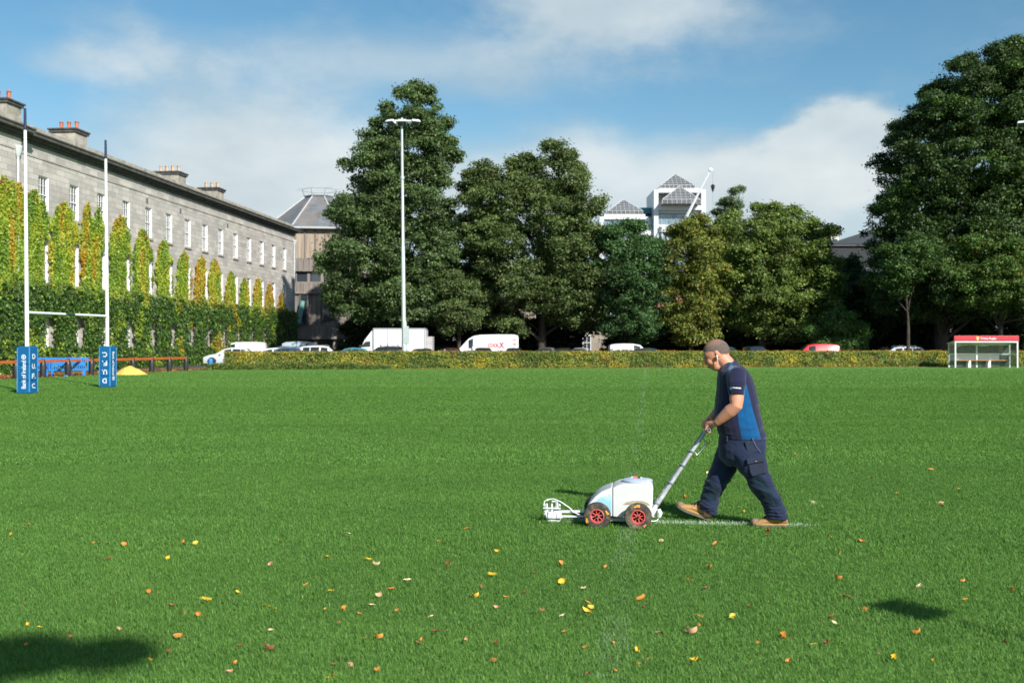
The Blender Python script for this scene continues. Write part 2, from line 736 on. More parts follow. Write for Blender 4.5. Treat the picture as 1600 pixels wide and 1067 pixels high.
# ------------------------------------------------------------------ ground
def sheet(name, pts, z, m, kind='structure', cut=1):
    me = bpy.data.meshes.new(name)
    me.from_pydata([(x, y, z) for x, y in pts], [], [tuple(range(len(pts)))])
    me.materials.append(m)
    o = bpy.data.objects.new(name, me)
    link(o)
    tag(o, kind=kind)
    return o


def hedge_y(x):     # line of the hedge's foot
    return 71.9 + (x + 17.8) * 0.155


turf = turf_mat()
FAR = 3000
far_mat = mat('far_ground', (0.09, 0.1, 0.06), 0.95, vary=0.3, vscale=0.05)
sheet('ground', [(-FAR, -FAR), (FAR, -FAR), (FAR, FAR), (-FAR, FAR)], -0.012, far_mat)
sheet('car_park', [(-33, 60), (90, 60), (90, 135), (-27, 135)], -0.008, asphalt)
sheet('planting_strip', [(-60, -45), (-38, -45), (-20.6, 73), (-17, 78), (-24, 78), (-31, 60)], -0.004, soil)
sheet('pitch', [(-42.5, -45), (75, -45), (75, hedge_y(75) + 0.4), (-20.4, hedge_y(-20.4) + 0.4), (-21.0, 68.5), (-24.4, 51.3)], 0, turf)

# ------------------------------------------------------------------ long stone building
u_d = Vector((0.0969, 1, 0)).normalized()
BY0 = 50.0
BX0 = -35.6 + 0.0969 * BY0
BROT = math.atan2(u_d.y, u_d.x)


def t_of(D):
    return (D - BY0) / u_d.y


def wallD(x):
    return 56960.0 / (955.0 - x)


hall = empty('stone_building', (BX0, BY0, 0), BROT,
             'long three storey grey granite building with white sash windows, its lower walls covered in ivy', 'building')
T0, T1 = -14.0, t_of(115.0)
TP = t_of(wallD(24))            # corner of the projecting end block
win_D = [64.2 + 3.64 * k for k in range(14)]
win_t = [t_of(d) for d in win_D]
rows = [(1.55, 3.45), (5.6, 8.25), (9.95, 12.25)]
WW = 1.12


def wall_cells():
    mb = MB()
    ts = [TP]
    for t in win_t:
        ts += [t - WW / 2, t + WW / 2]
    ts.append(T1)
    zs = [-0.3]
    for a, b in rows:
        zs += [a, b]
    zs.append(14.0)
    for i in range(len(ts) - 1):
        for j in range(len(zs) - 1):
            if i % 2 == 1 and j % 2 == 1:
                a, b, c, d = ts[i], ts[i + 1], zs[j], zs[j + 1]
                q = 0.24
                mb.add([(a, 0, c), (b, 0, c), (b, q, c), (a, q, c)], [(0, 1, 2, 3)], 1)
                mb.add([(a, 0, d), (a, q, d), (b, q, d), (b, 0, d)], [(0, 1, 2, 3)], 1)
                mb.add([(a, 0, c), (a, q, c), (a, q, d), (a, 0, d)], [(0, 1, 2, 3)], 1)
                mb.add([(b, 0, c), (b, 0, d), (b, q, d), (b, q, c)], [(0, 1, 2, 3)], 1)
                mb.add([(a, q, c), (b, q, c), (b, q, d), (a, q, d)], [(0, 1, 2, 3)], 2)
            else:
                mb.add([(ts[i], 0, zs[j]), (ts[i + 1], 0, zs[j]), (ts[i + 1], 0, zs[j + 1]), (ts[i], 0, zs[j + 1])], [(0, 1, 2, 3)], 0)
    # end block
    mb.span((T0, -0.35, -0.3), (TP, 12, 14.0), 0)
    mb.span((T1 - 0.3, 0.004, -0.3), (T1 + 0.004, 12, 14.0), 0)
    # string course
    mb.span((TP, -0.05, 13.26), (T1 + 0.05, 0.05, 13.36), 0)
    mb.span((T0, -0.40, 13.26), (TP + 0.05, -0.30, 13.36), 0)
    # quiet vents
    for t in (t_of(78.5), t_of(84.6), t_of(95)):
        mb.span((t - 0.17, -0.012, 12.55), (t + 0.17, 0.05, 12.95), 3)
    return mb


wc = wall_cells()
me = bpy.data.meshes.new('wall')
me.from_pydata([tuple(v) for v in wc.v], [], wc.f)
for m in (granite, white_frame, glass_dark, mat('vent_stone', (0.12, 0.12, 0.12), 0.9)):
    me.materials.append(m)
me.polygons.foreach_set('material_index', wc.mi)
link(bpy.data.objects.new('wall', me), hall)

mb = MB()
for a, b, off in ((T0, TP, -0.35), (TP, T1, 0.0)):
    e0 = 0.0 if a == T0 else 0.62
    mb.span((a + e0 * (off == 0), off - 0.10, 14.0), (b + 0.1, off + 1, 14.22))
    mb.span((a + e0 * (off == 0), off - 0.28, 14.222), (b + 0.28, off + 1, 14.40))
    mb.span((a + e0 * (off == 0), off - 0.56, 14.402), (b + 0.56, off + 1, 14.60))
    mb.span((a + e0 * (off == 0), off - 0.62, 14.602), (b + 0.62, off + 1, 14.69))
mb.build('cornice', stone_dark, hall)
mb = MB()
mb.span((T0, -0.30, 14.692), (TP - 0.1, 0.3, 15.24))
k = TP - 0.1
while k < T1 - 0.2:
    mb.span((k + 0.004, 0.02, 14.692), (min(k + 1.2, T1), 0.45, 15.16 + rng.uniform(-0.006, 0.006)))
    k += 1.2
mb.build('parapet', stone_parapet, hall)
mb = MB()
mb.add([(T0, 0.4, 14.7), (T1, 0.4, 14.7), (T1 - 4, 6.2, 16.0), (T0, 6.2, 16.0), (T1, 12, 14.7), (T0, 12, 14.7)], [(0, 1, 2, 3), (3, 2, 4, 5), (1, 4, 2)])
mb.build('roof', roof_slate, hall)

# chimneys of the stone building
def chimney(t, yb, w, l, zt, pots, clay):
    mb = MB()
    mb.span((t - l / 2, yb - w / 2, 14.7), (t + l / 2, yb + w / 2, zt - 0.3))
    mb.span((t - l / 2 - 0.12, yb - w / 2 - 0.12, zt - 0.298), (t + l / 2 + 0.12, yb + w / 2 + 0.12, zt - 0.12), 1)
    mb.span((t - l / 2 - 0.2, yb - w / 2 - 0.2, zt - 0.118), (t + l / 2 + 0.2, yb + w / 2 + 0.2, zt), 1)
    c = mb.build('chimney', [stone_parapet, stone_dark], hall, bevel=0.02)
    for i in range(pots):
        yy = yb - w / 2 + 0.2 + (w - 0.4) * i / max(1, pots - 1)
        tt = t + (0.28 if i % 2 else -0.28)
        q = MB()
        q.lathe([(0.12, 0), (0.15, 0.05), (0.12, 0.15), (0.11, 0.5), (0.15, 0.53), (0.15, 0.6), (0.1, 0.6), (0.09, 0.3)], (tt, yy, zt), (0, 0, 1), 12)
        q.build('chimney_pot', clay, c, smooth=40)


chimney(t_of(67.6), 5.0, 1.9, 1.7, 17.9, 5, terracotta)
chimney(t_of(76.2), 5.0, 1.9, 1.7, 17.75, 6, terracotta)
chimney(t_of(94.0), 5.0, 2.1, 1.7, 17.6, 7, buff_clay)
chimney(t_of(103.6), 5.0, 1.9, 1.7, 17.6, 6, buff_clay)
# small leaded lantern between the far chimneys
mb = MB()
tl = t_of(99.0)
mb.lathe([(1.3, 15.6), (1.3, 16.9), (1.45, 16.95), (1.2, 17.2), (0.1, 18.1), (0.05, 18.9)], (tl, 6.5, 0), (0, 0, 1), 8)
mb.build('roof_lantern', mat('lead', (0.34, 0.4, 0.46), 0.5, vary=0.15), hall)
mb = MB()
mb.tube([(t_of(wallD(4)), 3, 14.7), (t_of(wallD(4)), 3, 20.8)], 0.05, 8)
mb.build('mast', mat('grey_metal', (0.45, 0.47, 0.48), 0.4, 0.6), hall)


def sash(w, h):
    mb = MB()
    y0, y1 = 0.10, 0.17
    f = 0.085
    mb.span((-w / 2, y0, 0), (-w / 2 + f, y1, h))
    mb.span((w / 2 - f, y0, 0), (w / 2, y1, h))
    mb.span((-w / 2 + f, y0, 0), (w / 2 - f, y1, 0.09))
    mb.span((-w / 2 + f, y0, h - 0.08), (w / 2 - f, y1, h))
    mb.span((-w / 2 + f, y0 - 0.02, h / 2 - 0.03), (w / 2 - f, y1 - 0.002, h / 2 + 0.03))
    for i in (1, 2):
        x = -w / 2 + f + (w - 2 * f) * i / 3
        mb.span((x - 0.016, y0 + 0.02, 0.09), (x + 0.016, y1 - 0.01, h / 2 - 0.03))
        mb.span((x - 0.016, y0 + 0.02, h / 2 + 0.03), (x + 0.016, y1 - 0.01, h - 0.08))
    for z in (0.28, 0.75):
        mb.span((-w / 2 + f, y0 + 0.022, h * z - 0.014), (w / 2 - f, y1 - 0.012, h * z + 0.014))
    return mb


for r, (z0, z1) in enumerate(rows):
    src = None
    for i, t in enumerate(win_t):
        if src is None:
            wroot = empty('window', (0, 0, 0))
            sash(WW, z1 - z0).build('frame', white_frame, wroot)
            q = MB()
            q.span((-WW / 2, 0.172, 0), (WW / 2, 0.182, z1 - z0))
            q.build('pane', glass_dark, wroot)
            q = MB()
            q.span((-WW / 2 - 0.12, -0.1, -0.17), (WW / 2 + 0.12, 0.1, -0.002))
            q.build('sill', stone_parapet, wroot)
            src = wroot
            w_ = wroot
        else:
            w_ = copy_tree(src)
        w_.parent = hall
        w_.location = (t, 0, z0)

# rainwater pipes
pipe_m = mat('pipe_grey', (0.5, 0.54, 0.56), 0.5, vary=0.1)
for t, yy in ((t_of(wallD(16)), -0.47), (T1 - 0.25, -0.1)):
    mb = MB()
    mb.tube([(t, yy, 0.1), (t, yy, 13.0)], 0.075, 10)
    for z in np.arange(1.5, 13, 1.9):
        mb.tube([(t, yy, z), (t, yy, z + 0.12)], 0.1, 10)
    mb.lathe([(0.08, 12.8), (0.2, 13.1), (0.24, 13.35), (0.26, 13.4), (0.26, 13.48)], (t, yy, 0), (0, 0, 1), 8)
    mb.build('downpipe', pipe_m, hall, smooth=40)

# ------------------------------------------------------------------ ivy
ivy_m = leaf_mat('ivy_leaf', 0.3, 0.45, 0.4, (1.2, 1.3, 0.5))
ORG = (0.52, 0.28, 0.03)
YEL = (0.50, 0.44, 0.05)
LIME = (0.34, 0.46, 0.05)
GRN = (0.16, 0.28, 0.04)
DRK = (0.045, 0.105, 0.022)
DRK2 = (0.075, 0.15, 0.03)
RED = (0.38, 0.08, 0.04)
cols_spec = [  # photo x, top height, half width, weights org yel lime grn, words
    (8, 11.3, 2.4, (0.1, 0.9, 1.2, .5), 'broad yellow green ivy reaching up beside the grey rainwater pipe at the near end'),
    (50, 11.2, 1.35, (0.15, 0.6, 1.0, .6), 'tall yellow green ivy behind the left goal post, left of the first sash window'),
    (97, 11.0, 1.35, (0.22, 0.7, 1.1, .3), 'tall lime ivy with orange streaks between the first and second sash windows'),
    (142, 11.2, 1.35, (0.35, 0.5, 0.9, .6), 'tall twin peaked ivy with an orange stripe just left of the right goal post'),
    (185, 11.1, 1.35, (0.12, 0.8, 1.2, .3), 'tall lime ivy just right of the right goal post'),
    (220, 10.5, 1.3, (0.1, 0.3, 1.3, .6), 'pale green ivy between the fourth and fifth sash windows'),
    (254, 10.0, 1.3, (0.05, 0.3, 1.2, .9), 'fresh green ivy between the fifth and sixth sash windows, below the buff chimney pots'),
    (285, 9.5, 1.3, (0.35, 0.6, 1.1, .3), 'lime ivy edged with orange between the sixth and seventh sash windows'),
    (312, 9.3, 1.2, (1.3, 0.9, 0.3, .1), 'orange ivy between the seventh and eighth sash windows, left one of the two orange neighbours'),
    (333, 9.5, 1.2, (1.1, 1.0, 0.4, .1), 'orange and yellow ivy between the eighth and ninth sash windows'),
    (358, 8.6, 1.15, (1.0, 1.0, 0.5, .2), 'narrow orange yellow ivy between the ninth and tenth sash windows'),
    (380, 8.3, 1.15, (0.1, 0.5, 1.2, .5), 'narrow lime ivy between the tenth and eleventh sash windows'),
    (401, 8.5, 1.1, (0.7, 1.0, 0.6, .2), 'narrow yellow ivy with orange top between the eleventh and twelfth sash windows'),
    (419, 8.1, 1.1, (0.4, 1.0, 0.9, .3), 'narrow yellow ivy third from the far corner of the stone building'),
    (437, 7.3, 1.1, (1.4, 0.5, 0.1, .1), 'small bright orange ivy patch near the far corner of the stone building'),
    (455, 5.4, 0.9, (0.2, 0.1, 0.2, .8), 'dark shaded ivy at the far corner of the stone building'),
]
ivy_t = np.array([t_of(wallD(c[0])) for c in cols_spec])


def in_world(tt, yy, zz):
    X = BX0 + u_d.x * tt - u_d.y * yy
    Y = BY0 + u_d.y * tt + u_d.x * yy
    return np.stack([X, Y, zz], axis=1)


for ci, (px, zt, hw, wts, words) in enumerate(cols_spec):
    tc_ = ivy_t[ci]
    lo = -12 if ci == 0 else (ivy_t[ci - 1] + tc_) / 2
    hi = T1 - 0.2 if ci == len(cols_spec) - 1 else (ivy_t[ci + 1] + tc_) / 2
    dens = 330 if ci < 4 else 260
    n = int((hi - lo) * zt * dens)
    tt = rng.uniform(lo, hi, n)
    zz = rng.uniform(0.0, zt + 0.2, n)
    p3 = np.stack([tt, np.zeros(n), zz], 1)
    nz = vnoise(p3, 1.3, 5, 3)
    nz2 = vnoise(p3, 4.0, 9, 2)
    band = 5.35 + (vnoise(p3, 0.8, 21, 2) - 0.5) * 1.1
    q = np.clip((zt - zz) / 1.9, 0, 1)
    w = hw * 1.22 * np.clip(np.sqrt(q) * 1.0, 0, 1) + (nz - 0.5) * 0.9 + (nz2 - 0.5) * 0.6
    if ci == 3:      # two peaks
        w = np.where(zz > zt - 1.6, np.minimum(np.abs(w), 9), w)
        dd = np.minimum(np.abs(tt - tc_ + 0.75), np.abs(tt - tc_ - 0.7)) * np.where(zz > zt - 1.9, 2.0, 0) + np.abs(tt - tc_) * np.where(zz > zt - 1.9, 0, 1)
    else:
        dd = np.abs(tt - tc_)
    keep_col = dd < w
    if ci == 0:
        keep_col |= (tt < tc_) & (zz < zt + (nz - 0.5) * 1.5)
    fringe = (zz < band + 0.2)
    keep = keep_col | fringe
    # clear of the windows
    dw = np.min(np.abs(tt[:, None] - np.array(win_t)[None, :]), axis=1)
    inw3 = (dw < 0.50 + (nz2 - 0.5) * 0.28) & (zz > 1.55) & (zz < 3.42 + (nz - 0.5) * 0.4) & (tt > TP + 1)
    hide = vnoise(np.stack([np.round(tt / 3.64), zz * 0, zz * 0], 1), 1.0, 77, 1)
    inw2 = (dw < 0.30 + (nz2 - 0.5) * 0.25) & (zz > 5.5) & (zz < 8.3) & (tt > TP + 1)
    keep &= ~inw3 & ~inw2
    tt, zz, nz, nz2, band = tt[keep], zz[keep], nz[keep], nz2[keep], band[keep]
    n = len(tt)
    off = np.where(tt < TP, -0.35, 0.0)
    dep = 0.08 + 0.16 * nz + 0.3 * nz2 * (zz < band + 0.3) + rng.uniform(0, 0.12, n)
    dep *= np.where(zz > band, 0.8, 1.25)
    C = in_world(tt, off - dep, zz)
    nrm = np.stack([np.full(n, u_d.y), np.full(n, -u_d.x), np.full(n, 0.35)], 1)
    N = unit(nrm + rng.normal(size=(n, 3)) * 0.5)
    S = rng.uniform(0.11, 0.21, n)
    fv = vnoise(np.stack([tt * 1.5, tt * 0, zz * 0.28], 1), 1.0, 61, 3) + rng.normal(size=n) * 0.05 + (vnoise(p3[keep], 5, 67, 2) - 0.5) * 0.12
    rank = np.clip((fv - 0.22) / 0.56, 0, 1)
    wq = np.array((wts[3] * 1.0, wts[2] * 1.7, wts[1] * 0.9, wts[0] * 0.36))
    cum = np.concatenate([[0], np.cumsum(wq / wq.sum())])
    mids = (cum[:-1] + cum[1:]) / 2
    pal = np.array([GRN, LIME, YEL, ORG])
    top = np.stack([np.interp(rank, mids, pal[:, c_]) for c_ in range(3)], 1)
    # streaks of colour hang down the wall
    st = vnoise(np.stack([tt * 2.6, tt * 0, zz * 0.35], 1), 1.0, 31, 2)
    top = np.where((st > 0.72)[:, None] & (rng.random(n) < 0.4)[:, None], np.array(ORG if wts[0] > 0.3 else YEL), top)
    top = np.where((st < 0.3)[:, None] & (rng.random(n) < 0.65)[:, None], np.array(GRN), top)
    low = pick([DRK, DRK2, GRN, LIME], (1.0, 1.1, 0.35, 0.1), n)
    pn = vnoise(np.stack([tt * 0.9, tt * 0, zz * 0.6], 1), 1.0, 55, 2)
    low = np.where((pn > 0.66)[:, None] & (rng.random(n) < 0.6)[:, None], np.array(LIME) * 0.85, low)
    if ci in (7, 8, 9, 10, 12):
        low = np.where((pn > 0.7)[:, None] & (rng.random(n) < 0.5)[:, None], np.array(ORG) * 0.9, low)
    mixf = np.clip((zz - band) / 0.7 + 0.5 + rng.normal(size=n) * 0.25, 0, 1)[:, None]
    K = low * (1 - mixf) + top * mixf
    tipred = (zz > zt - 0.7) & (rng.random(n) < 0.12)
    K = np.where(tipred[:, None], np.array(RED), K)
    K *= rng.uniform(0.75, 1.2, (n, 1))
    V, Fq, KK = leaves(C, N, S, K, 0.85)
    base = in_world(np.array([tc_]), np.array([-0.1]), np.array([0.0]))[0]
    o = np_mesh('ivy', V - base, Fq, ivy_m, KK)
    o.location = base
    tag(o, words, 'ivy', 'ivy climbing the stone building')

# ------------------------------------------------------------------ octagonal timber clad building
def board_mat(name, c, vary=0.35, w=0.18, rough=0.85):
    m = bpy.data.materials.new(name)
    m.use_nodes = True
    nt = m.node_tree
    b = nt.nodes['Principled BSDF']
    b.inputs['Roughness'].default_value = rough
    b.inputs['Specular IOR Level'].default_value = 0.2
    tc = nt.nodes.new('ShaderNodeTexCoord')
    mp = nt.nodes.new('ShaderNodeMapping')
    mp.inputs['Scale'].default_value = (1 / w, 1 / w, 0.25)
    nt.links.new(tc.outputs['Object'], mp.inputs[0])
    n = nt.nodes.new('ShaderNodeTexNoise')
    n.inputs['Scale'].default_value = 1.0
    n.inputs['Detail'].default_value = 5
    n.inputs['Roughness'].default_value = 0.7
    nt.links.new(mp.outputs[0], n.inputs['Vector'])
    r = nt.nodes.new('ShaderNodeValToRGB')
    r.color_ramp.elements[0].position = 0.35
    r.color_ramp.elements[1].position = 0.65
    r.color_ramp.elements[0].color = tuple(x * (1 - vary) for x in c) + (1,)
    r.color_ramp.elements[1].color = tuple(x * (1 + vary) for x in c) + (1,)
    nt.links.new(n.outputs[0], r.inputs[0])
    nt.links.new(r.outputs[0], b.inputs['Base Color'])
    bp = nt.nodes.new('ShaderNodeBump')
    bp.inputs['Strength'].default_value = 0.6
    bp.inputs['Distance'].default_value = 0.05
    nt.links.new(n.outputs[0], bp.inputs['Height'])
    nt.links.new(bp.outputs[0], b.inputs['Normal'])
    return m


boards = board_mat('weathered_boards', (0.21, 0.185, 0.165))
boards_warm = board_mat('sunlit_boards', (0.33, 0.27, 0.21))  # lighter, warmer copy of the boards, sunlight put into the colour
OD = 131.0
oc = Vector(((499 - 800) / F * OD, OD, 0))
octo = empty('octagonal_building', oc, R(6), 'octagonal timber clad building with a slate roof, between the stone building and the tallest tree', 'building')


def octring(rad, z):
    return [Vector((rad * math.cos(R(22.5 + 45 * k)), rad * math.sin(R(22.5 + 45 * k)), z)) for k in range(8)]


def zc(py, D=124.5):
    return EYE + (HOR - py) / F * D


ROF = 6.1
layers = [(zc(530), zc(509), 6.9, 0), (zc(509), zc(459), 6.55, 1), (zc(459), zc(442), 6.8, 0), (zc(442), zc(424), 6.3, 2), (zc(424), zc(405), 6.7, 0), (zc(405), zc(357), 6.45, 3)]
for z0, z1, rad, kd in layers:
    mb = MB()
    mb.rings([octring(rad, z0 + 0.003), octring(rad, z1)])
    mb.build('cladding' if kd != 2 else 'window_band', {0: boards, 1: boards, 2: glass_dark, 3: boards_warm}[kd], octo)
    # battens and posts proud of each layer
    mb = MB()
    rg = octring(rad + 0.03, 0)
    for k in range(8):
        a, b = rg[k], rg[(k + 1) % 8]
        d = (b - a).normalized()
        nrm = Vector((d.y, -d.x, 0))
        nn = 4 if kd in (0, 3) else 3
        for i in range(nn + 1):
            p = a.lerp(b, i / nn)
            rot = Matrix.Rotation(math.atan2(d.y, d.x), 3, 'Z')
            mb.box((p.x, p.y, (z0 + z1) / 2), (0.16 if kd != 2 else 0.35, 0.16, z1 - z0 - 0.02), rot)
        mid = (a + b) / 2
        mb.box((mid.x, mid.y, z0 + 0.1), ((b - a).length, 0.14, 0.16), rot)
    mb.build('battens', boards, octo)
# glazed slots on the front faces
for ang, off, wd, za, zb in ((-112.5 + 5, -1.2, 1.25, 403, 362), (-112.5 + 5, -1.2, 1.5, 505, 461), (-112.5 + 5, 1.2, 1.0, 505, 461), (-67.5, -0.8, 1.6, 500, 466), (-90 + 22.5, 1.4, 1.2, 438, 426)):
    base = -112.5 if ang < -100 else -67.5
    base = R(base)
    rad = 6.45 * math.cos(R(22.5)) + 0.42
    c = Vector((math.cos(base) * rad, math.sin(base) * rad, 0))
    d = Vector((-math.sin(base), math.cos(base), 0))
    p = c + d * off
    mb = MB()
    z0, z1 = zc(za), zc(zb)
    mb.box((p.x, p.y, (z0 + z1) / 2), (wd, 0.2, z1 - z0), Matrix.Rotation(base + R(90), 3, 'Z'))
    w_ = mb.build('window', glass_dark, octo)
    mb = MB()
    for s in (-1, 1):
        q = p + d * s * wd / 2
        mb.box((q.x, q.y, (z0 + z1) / 2), (0.1, 0.26, z1 - z0 + 0.1), Matrix.Rotation(base + R(90), 3, 'Z'))
    mb.build('frame', boards, w_)
mb = MB()
ze = zc(357)
mb.rings([octring(7.3, ze), octring(7.35, ze + 0.22)])
mb.build('gutter', pipe_m, octo)
mb = MB()
mb.rings([octring(7.25, ze + 0.222), octring(1.9, ze + 4.55)])
mb.rings([octring(1.95, ze + 4.552), octring(1.95, ze + 4.75)])
mb.build('roof', roof_slate, octo)
mb = MB()
r0 = octring(7.28, ze + 0.25)
r1 = octring(1.93, ze + 4.6)
for k in range(8):
    mb.tube([r0[k], r1[k]], 0.09, 6)
mb.build('hip_ridge', mat('lead_ridge', (0.42, 0.45, 0.48), 0.5, vary=0.1), octo)
mb = MB()
rr = octring(2.05, ze + 4.75)
r2 = octring(2.3, ze + 5.6)
for k in range(8):
    mb.tube([rr[k], r2[k]], 0.035, 5)
    mb.tube([r2[k], r2[(k + 1) % 8]], 0.03, 5)
    mb.tube([rr[k], rr[(k + 1) % 8]], 0.03, 5)
    mb.tube([r2[k], r2[k] + Vector((0.9 * math.cos(k), 0.2, 0.15))], 0.02, 5)
mb.build('roof_railing', mat('grey_metal', (0.45, 0.47, 0.48), 0.4, 0.6), octo)
mb = MB()
for k in range(8):
    p = octring(6.2, 0)[k]
    mb.tube([(p.x, p.y, 0), (p.x, p.y, zc(529))], 0.3, 10)
    p = (octring(6.2, 0)[k] + octring(6.2, 0)[(k + 1) % 8]) / 2
    mb.tube([(p.x, p.y, 0), (p.x, p.y, zc(529))], 0.25, 10)
mb.rings([octring(3.2, 0), octring(3.2, zc(529))])
mb.build('pillars', mat('concrete', (0.32, 0.31, 0.29), 0.85, vary=0.15), octo)
mb = MB()
pa, pb = P(473, 470, 124), P(467, 503, 124)
pa, pb = pa - oc, pb - oc
rotm = Matrix.Rotation(-R(6), 3, 'Z')
pa, pb = rotm @ pa, rotm @ pb
mb.tube([pa, pb], 0.28, 8)
mb.tube([pb, pb + (pb - pa).normalized() * 0.15, pb + (pb - pa).normalized() * 0.6], [0.55, 0.5, 0.05], 8)
mb.build('green_vent_pipe', mat('verdigris', (0.16, 0.36, 0.33), 0.6, vary=0.2), octo)

# ------------------------------------------------------------------ modern white office building with glass pyramids, far off
MD = 250.0
white_clad = mat('white_cladding', (0.6, 0.62, 0.64), 0.4, vary=0.04, vscale=0.2)
blue_glass = mat('blue_glass', (0.16, 0.24, 0.30), 0.08, spec=0.9, vary=0.3, vscale=0.25)
grid_glass = mat('pyramid_glazing', (0.115, 0.12, 0.125), 0.3, spec=0.6, vary=0.3, vscale=0.5)
mull = mat('mullion_grey', (0.42, 0.44, 0.46), 0.5)
office = empty('office_building', (P(1020, 540, MD).x, MD, 0), 0, 'far white office building with glazed grey pyramids on its roof, seen above the trees', 'building')
ox = office.location.x


def X_(px, D=MD):
    return (px - 800) / F * D - ox


def Z_(py, D=MD):
    return EYE + (HOR - py) / F * D


def obox(mb, x0, x1, y0, y1, dy0, dy1, mi=0):
    mb.span((X_(x0), dy0, Z_(y1)), (X_(x1), dy1, Z_(y0)), mi)


mb = MB()
obox(mb, 1022, 1029, 296, 560, 0, 14)
obox(mb, 1096, 1103, 296, 560, 0, 14)
obox(mb, 1029, 1096, 294, 301, 0, 14)
obox(mb, 1029, 1096, 321, 328, 0, 14)
obox(mb, 1029, 1096, 351, 362, 0, 14)
obox(mb, 1029, 1096, 380, 400, 0, 14)
obox(mb, 938, 945, 337, 560, 2, 14)
obox(mb, 1010, 1016, 337, 560, 2, 14)
obox(mb, 945, 1010, 333, 341, 2, 14)
obox(mb, 990, 1022, 360, 367, 1, 14)
obox(mb, 945, 1010, 372, 390, 2, 14)
mb.build('facade', white_clad, office)
mb = MB()
obox(mb, 1029, 1096, 301, 321, 3.0, 13)
obox(mb, 1029, 1096, 328, 333, 1.0, 13)
mb.build('recessed_wall', mat('grey_render', (0.5, 0.52, 0.54), 0.7), office)
mb = MB()
obox(mb, 1029, 1096, 334, 351, 0.8, 13)
obox(mb, 945, 1010, 341, 372, 2.6, 13)
obox(mb, 1016, 1022, 340, 560, 2.4, 13)
obox(mb, 1029, 1096, 362, 380, 1.0, 13)
obox(mb, 1029, 1096, 400, 540, 1.0, 13)
obox(mb, 938, 1010, 390, 540, 2.5, 13)
mb.build('glazing', blue_glass, office)
mb = MB()
for px in list(range(1034, 1096, 8)):
    obox(mb, px, px + 0.6, 334, 351, 0.68, 0.82)
    obox(mb, px, px + 3, 364, 378, 0.4, 0.9)
for px in range(951, 1008, 9):
    obox(mb, px, px + 0.6, 341, 372, 2.45, 2.62)
mb.build('mullions', mull, office)
mb = MB()
obox(mb, 1003, 1022, 321, 330, 4, 12)
mb.build('plant_room', mat('teal_cladding', (0.03, 0.14, 0.2), 0.5), office)
for (xa, xb, ya, ybase, band, yd, dep) in ((1033, 1086, 267, 289, 294, 0.5, 8.6), (1032, 1091, 291, 315, 321, -3.2, 6), (951, 1006, 306, 328, 333, 2.0, 8.6)):
    mb = MB()
    x0, x1 = X_(xa), X_(xb)
    cx = (x0 + x1) / 2
    dy = x1 - x0 if yd > -1 else 6.0
    zb, z1, zt = Z_(band), Z_(ybase), Z_(ya)
    mb.span((x0, yd, zb + 0.005), (x1, yd + dy, z1))
    ap = (cx, yd + dy / 2, zt)
    mb.add([(x0, yd, z1 + 0.004), (x1, yd, z1 + 0.004), (x1, yd + dy, z1 + 0.004), (x0, yd + dy, z1 + 0.004), ap], [(0, 1, 4), (1, 2, 4), (2, 3, 4), (3, 0, 4)])
    py_ = mb.build('pyramid_skylight', grid_glass, office)
    mb = MB()
    A = Vector(ap)
    for q in ((x0, yd), (x1, yd), (x0, yd + dy), (x1, yd + dy)):
        mb.tube([Vector((q[0], q[1], z1)), A], 0.12, 5)
    nb = 8
    for i in range(nb + 1):
        f = i / nb
        b_ = Vector((x0 + (x1 - x0) * f, yd - 0.03, z1))
        k = 1 - abs(2 * f - 1)
        top_ = b_.lerp(Vector((cx, yd + dy / 2, zt)), 0)
        up = Vector((b_.x, yd + dy / 2 * k, z1 + (zt - z1) * k))
        if k > 0:
            mb.tube([b_, up], 0.05, 4)
        mb.tube([Vector((b_.x, yd - 0.05, zb)), Vector((b_.x, yd - 0.05, z1))], 0.1, 4)
    for j in range(1, 5):
        k = j / 5
        mb.tube([Vector((x0 + (cx - x0) * k, yd + dy / 2 * k - 0.03, z1 + (zt - z1) * k)), Vector((x1 + (cx - x1) * k, yd + dy / 2 * k - 0.03, z1 + (zt - z1) * k))], 0.05, 4)
    mb.tube([Vector((x0, yd - 0.05, z1)), Vector((x1, yd - 0.05, z1))], 0.12, 4)
    mb.build('glazing_bars', mull, py_)

# mobile crane jib in front of it
crane = empty('crane', (P(1080, 540, 235).x, 235, 0), 0, 'white crane jib rising beside the far office building, a dark hook hanging from its tip', 'crane')


def CP(px, py, D=235):
    return P(px, py, D) - crane.location


mb = MB()
a, b = CP(1066, 352), CP(1110, 266)
mb.tube([a, a.lerp(b, 0.5), b], [0.34, 0.25, 0.17], 4)
mb.tube([CP(1040, 400), a], 0.8, 4)
mb.build('jib', mat('crane_white', (0.7, 0.72, 0.74), 0.4, vary=0.1), crane)
mb = MB()
mb.box(CP(1110.5, 265), (0.8, 0.7, 0.6), Matrix.Rotation(R(20), 3, 'Y'))
mb.build('jib_head', mat('crane_white', (0.7, 0.72, 0.74)), crane)
mb = MB()
mb.tube([CP(1114, 268), CP(1114, 420)], 0.045, 5)
mb.build('cable', mat('cable', (0.3, 0.32, 0.34), 0.5), crane)
mb = MB()
mb.tube([CP(1114, 288), CP(1114, 290), CP(1114, 294), CP(1114, 300)], [0.15, 0.5, 0.4, 0.12], 8)
mb.build('hook_block', mat('black_iron', (0.02, 0.02, 0.022), 0.5), crane)
mb = MB()
mb.span((-3, -1.2, 0.6), (8, 1.2, 2.6))
mb.span((-3, -1.2, 2.602), (-0.5, 1.2, 3.6))
for q in (-2, 0.5, 4, 6.5):
    for s in (-1, 1):
        mb.tube([(q, s * 0.9, 0.6), (q, s * 1.3, 0.6)], 0.6, 14)
